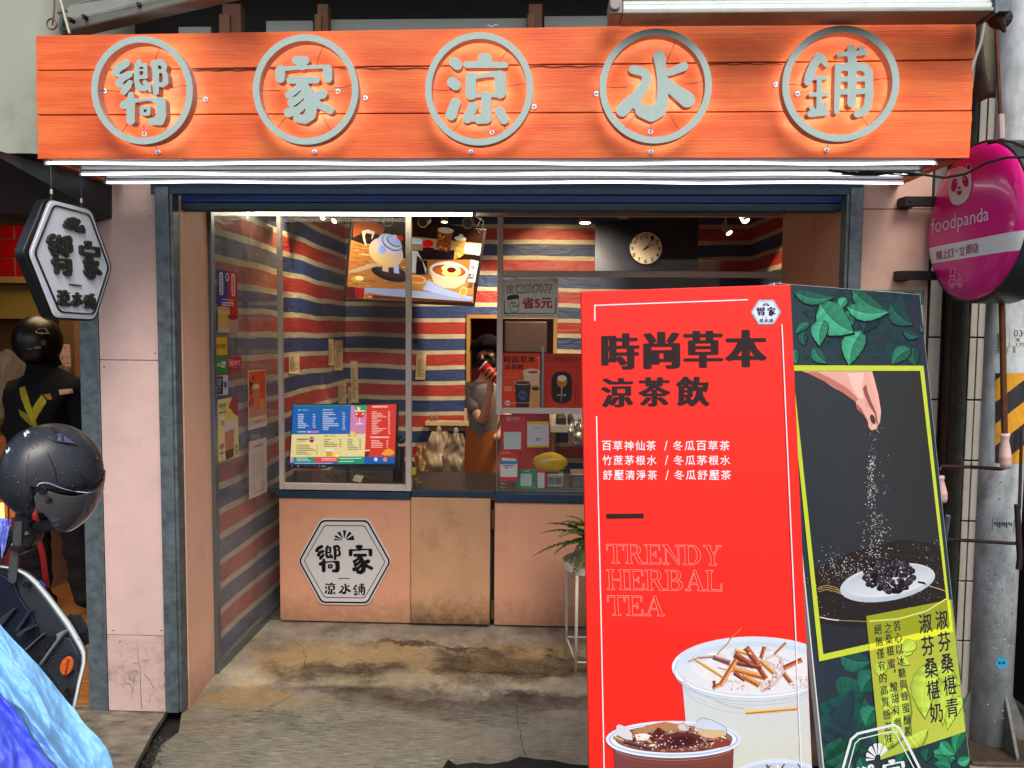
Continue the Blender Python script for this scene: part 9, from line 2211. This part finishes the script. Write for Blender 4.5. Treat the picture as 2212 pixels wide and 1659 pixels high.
def cloth(A,B_,ya,yb,m,name,NI=190,NJ=130,seed=0.):
 mb = MB(); mb.smooth = True; g = []
 for i in range(NI + 1):
  t = i / NI; a,b = interp(A,t),interp(B_,t); row_ = []
  for j in range(NJ + 1):
   s = j / NJ; x,y = a[0] + (b[0] - a[0]) * s,a[1] + (b[1] - a[1]) * s
   Y = ya + (yb - ya) * s; q1 = x * .8 - y * .6; q2 = x * .6 + y * .8
   vo_ = lambda a_,b_,c_: noise.voronoi(Vector((q1 * a_ + .8 * noisew(q1 * .004,q2 * .004,1) + seed,q2 * b_,c_)))[0][0]; w_ = .034 * noisew(q1 * .0045 + seed,q2 * .0014,1) + .020 * vo_(.0075,.0026,0) + .008 * vo_(.016,.007,5) + .0016 * vo_(.04,.02,9)
   w_ += .020 * math.exp(-((q1 + 560 + seed * 20) / 40) ** 2)
   row_.append(mb.vert(P(*cs(x,y),Y + .02 - w_ * 1.15 * min(1,(1 - s) * 12 + .35))))
  g.append(row_)
 for i in range(NI):
  for j in range(NJ): mb.face((g[i][j],g[i][j + 1],g[i + 1][j + 1],g[i + 1][j]))
 return mb.build(name,m,cv)
cv = thing('rain_cover', 'wrinkled light blue and violet rain cover over the scooter seat', 'cover', (XX(-20, 1650, 1.8), 1.7, .0))
m_lb = mat('light_blue_nylon', rgb(134, 194, 244), .5, var=.06, vscale=8, bump=.12, bscale=30, spec=.3); m_vb = mat('violet_blue_nylon', rgb(86, 106, 238), .5, var=.06, vscale=8, bump=.12, bscale=30, spec=.3)
cloth(edge, seam, 1.93, 1.80, m_lb, 'light_panel', seed=.0)
cloth(seam, base_, 1.80, 1.55, m_vb, 'violet_panel', NI=110, NJ=80, seed=4.)
mb = MB(); mb.smooth = True; g = []
A_,B2 = [(-60,990),(0,1000),(60,1008),(112,1018)],[(-60,1450),(-10,1440),(20,1400),(60,1280)]
for i in range(41):
 a,b = interp(A_,i / 40),interp(B2,i / 40); g.append([mb.vert(P(*ch2(a[0] + (b[0] - a[0]) * j / 40,a[1] + (b[1] - a[1]) * j / 40),2.06 - .02 * noisew(i * .12,j * .05,1) - .006 * noisew(i * .4,j * .2,1))) for j in range(41)])
for i in range(40):
 for j in range(40): mb.face((g[i][j],g[i][j + 1],g[i + 1][j + 1],g[i + 1][j]))
mb.build('handlebar_flap', mat('lavender_nylon', rgb(140, 156, 244), .5, bump=.3, bscale=40), cv)
# ================================================================== rider in the neighbouring shop,seen from behind
YR = 4.32
rd_ = thing('person', 'person seen from behind in black helmet and dark jacket with yellow reflective straps', 'person', (P(110, 1000, YR).x, YR, 0.0))
m_jkt = mat('black_rider_jacket', rgb(26, 25, 28), .9, spec=.2, var=.3, vscale=8, bump=.9, bscale=16); m_trs = mat('black_trousers', rgb(16, 15, 17), .8)
def J2(u,v,dy,a,b=None): return (P(u,v,YR + dy),a,b or a)
fx = P(110,1000,YR).x
js = [J2(114,1060,0,.19,.13),J2(112,980,.0,.20,.14),J2(108,900,0,.215,.13),J2(104,835,0,.17,.11),J2(96,800,.02,.07,.07),J2(82,770,.03,.07),J2(80,735,.02,.08,.09),
 J2(48,840,.02,.085),J2(38,930,.0,.07),J2(50,1010,.12,.055),J2(84,1000,.30,.04),J2(95,995,.36,.035),
 J2(165,848,.02,.085),J2(190,930,.02,.07),J2(180,1010,.12,.055),J2(150,1000,.30,.04),J2(140,995,.36,.035),
 (Vector((fx - .10,YR + .01,.82)),.115),(Vector((fx - .12,YR + .0,.48)),.085),(Vector((fx - .12,YR + .04,.12)),.06),(Vector((fx - .12,YR + .14,.05)),.045),
 (Vector((fx + .12,YR + .01,.82)),.115),(Vector((fx + .15,YR + .0,.48)),.085),(Vector((fx + .16,YR + .04,.12)),.06),(Vector((fx + .16,YR + .14,.05)),.045)]
make_skin('body', js, [(0, 1), (1, 2), (2, 3), (3, 4), (4, 5), (5, 6), (3, 7), (7, 8), (8, 9), (9, 10), (10, 11), (3, 12), (12, 13), (13, 14), (14, 15), (15, 16), (0, 17), (17, 18), (18, 19), (19, 20), (0, 21), (21, 22), (22, 23), (23, 24)], m_jkt, rd_, sub=3)
cr = crop(0,1200,460,1526)
hcR = P(*cr(492,468),YR - .01); kR = .1654 / 1650 * YR
mb = MB(); mb.smooth = True; mb.ellipsoid(hcR, 292 * kR, .135, 335 * kR, 40, 26, keep=lambda p: p.z > -.93 * 335 * kR); o = mb.build('helmet_shell', mat('gloss_black_helmet', rgb(18, 16, 16), .36), rd_); md = o.modifiers.new('t', 'SOLIDIFY'); md.thickness = .012
class BSheet(Sheet):
 def at(s,u,v,lay=0):
  d = ray(u,v); k = (s.c.y - CP.y) / d.y; A = (d.x / s.r[0]) ** 2 + (d.y / s.r[1]) ** 2 + (d.z / s.r[2]) ** 2; o_ = CP - s.c
  B = 2 * (o_.x * d.x / s.r[0] ** 2 + o_.y * d.y / s.r[1] ** 2 + o_.z * d.z / s.r[2] ** 2); Cc = (o_.x / s.r[0]) ** 2 + (o_.y / s.r[1]) ** 2 + (o_.z / s.r[2]) ** 2 - 1
  D = max(0,B * B - 4 * A * Cc); return CP + d * ((-B - math.sqrt(D)) / (2 * A)) + Vector((0,-.0012 - lay * .0004,0))
bs = BSheet((0,0,0),(0,-1,0)); bs.c = hcR; bs.r = (292 * kR,.135,335 * kR)
bs.nonconvex([cr(*p) for p in ((462,345),(520,304),(600,306),(628,340),(640,365),(670,380),(600,378),(570,366),(552,396),(540,376),(500,376),(465,362))],rgb(170,160,146),1)
bs.poly([cr(571 + 38 * math.cos(a),497 + 38 * math.sin(a)) for a in np.linspace(0,6.28,20)[:-1]],rgb(110,110,112),1)
bs.poly(rect(*cr(445,542),*cr(535,575)),rgb(160,156,156),1); bs.poly(rect(*cr(356,566),*cr(424,586)),rgb(120,120,122),1); bs.poly(rect(*cr(612,534),*cr(700,566)),rgb(110,26,24),1)
bs.mb.build('stickers', PRINT, rd_)
for v_ in rd_.children[0].data.vertices:
 c_ = v_.co; n_ = noise.noise(Vector((c_.x * 5,c_.y * 5,c_.z * 11))) * .022 + (1 - 2 * abs(noise.noise(Vector((c_.x * 9 + c_.z * 6,c_.y * 9,c_.z * 14 - c_.x * 5))))) * .012; v_.co = c_ + v_.normal * n_
m_hv = mat('yellow_reflective_tape', rgb(196, 184, 40), .4, var=.2, vscale=20, bump=.2); m_pt = mat('pale_reflective_tape', rgb(206, 176, 160), .35, var=.2, vscale=20)
from mathutils.bvhtree import BVHTree
bo = rd_.children[0]; bvh = BVHTree.FromPolygons([v.co + rd_.location for v in bo.data.vertices],[tuple(p.vertices) for p in bo.data.polygons])
def on_body(x,y):
 d = ray(*cr(x,y)).normalized(); h = bvh.ray_cast(CP,d); return (h[0] - d * .006) if h[0] else P(*cr(x,y),YR)
def strapb(pts, m, name='reflective_strap', dy=0):
 mb = MB(); v,f = fill2d([pts]); mb.smooth = True
 xs_ = [p[0] for p in pts]; ys_ = [p[1] for p in pts]
 g_ = np.zeros((64,64)); n_q = 22; X = np.linspace(min(xs_),max(xs_),n_q * 2); Yq = np.linspace(min(ys_),max(ys_),n_q * 2)
 def inside_(x,y):
  c_ = False; j = len(pts) - 1
  for i in range(len(pts)):
   if (pts[i][1] > y) != (pts[j][1] > y) and x < (pts[j][0] - pts[i][0]) * (y - pts[i][1]) / (pts[j][1] - pts[i][1]) + pts[i][0]: c_ = not c_
   j = i
  return c_
 for i in range(len(X) - 1):
  for j in range(len(Yq) - 1):
   if inside_((X[i] + X[i + 1]) / 2,(Yq[j] + Yq[j + 1]) / 2): mb.poly([on_body(X[i],Yq[j]),on_body(X[i + 1],Yq[j]),on_body(X[i + 1],Yq[j + 1]),on_body(X[i],Yq[j + 1])])
 o = mb.build(name, m, rd_); md = o.modifiers.new('t', 'SOLIDIFY'); md.thickness = .002
strapb([(258,1085),(325,1065),(420,1370),(495,1600),(440,1600),(355,1420),(270,1200)],m_hv)
strapb([(425, 1350), (545, 1175), (610, 1265), (480, 1480), (462, 1530)], m_hv); strapb([(570, 1175), (655, 1160), (685, 1235), (625, 1242)], mat('ochre_reflective', rgb(170, 130, 40), .5), dy=-.146)
strapb([(245, 1365), (350, 1425), (440, 1600), (400, 1580), (270, 1450)], mat('dull_yellow_tape', rgb(150, 140, 40), .5), dy=-.143)
strapb([(768, 1112), (945, 1095), (958, 1152), (782, 1180)], m_pt, dy=-.15); strapb([(1060, 1105), (1170, 1095), (1172, 1165), (1070, 1185)], mat('dull_yellow_tape2', rgb(170, 146, 40), .5), dy=-.09)
bpy.context.view_layer.update()
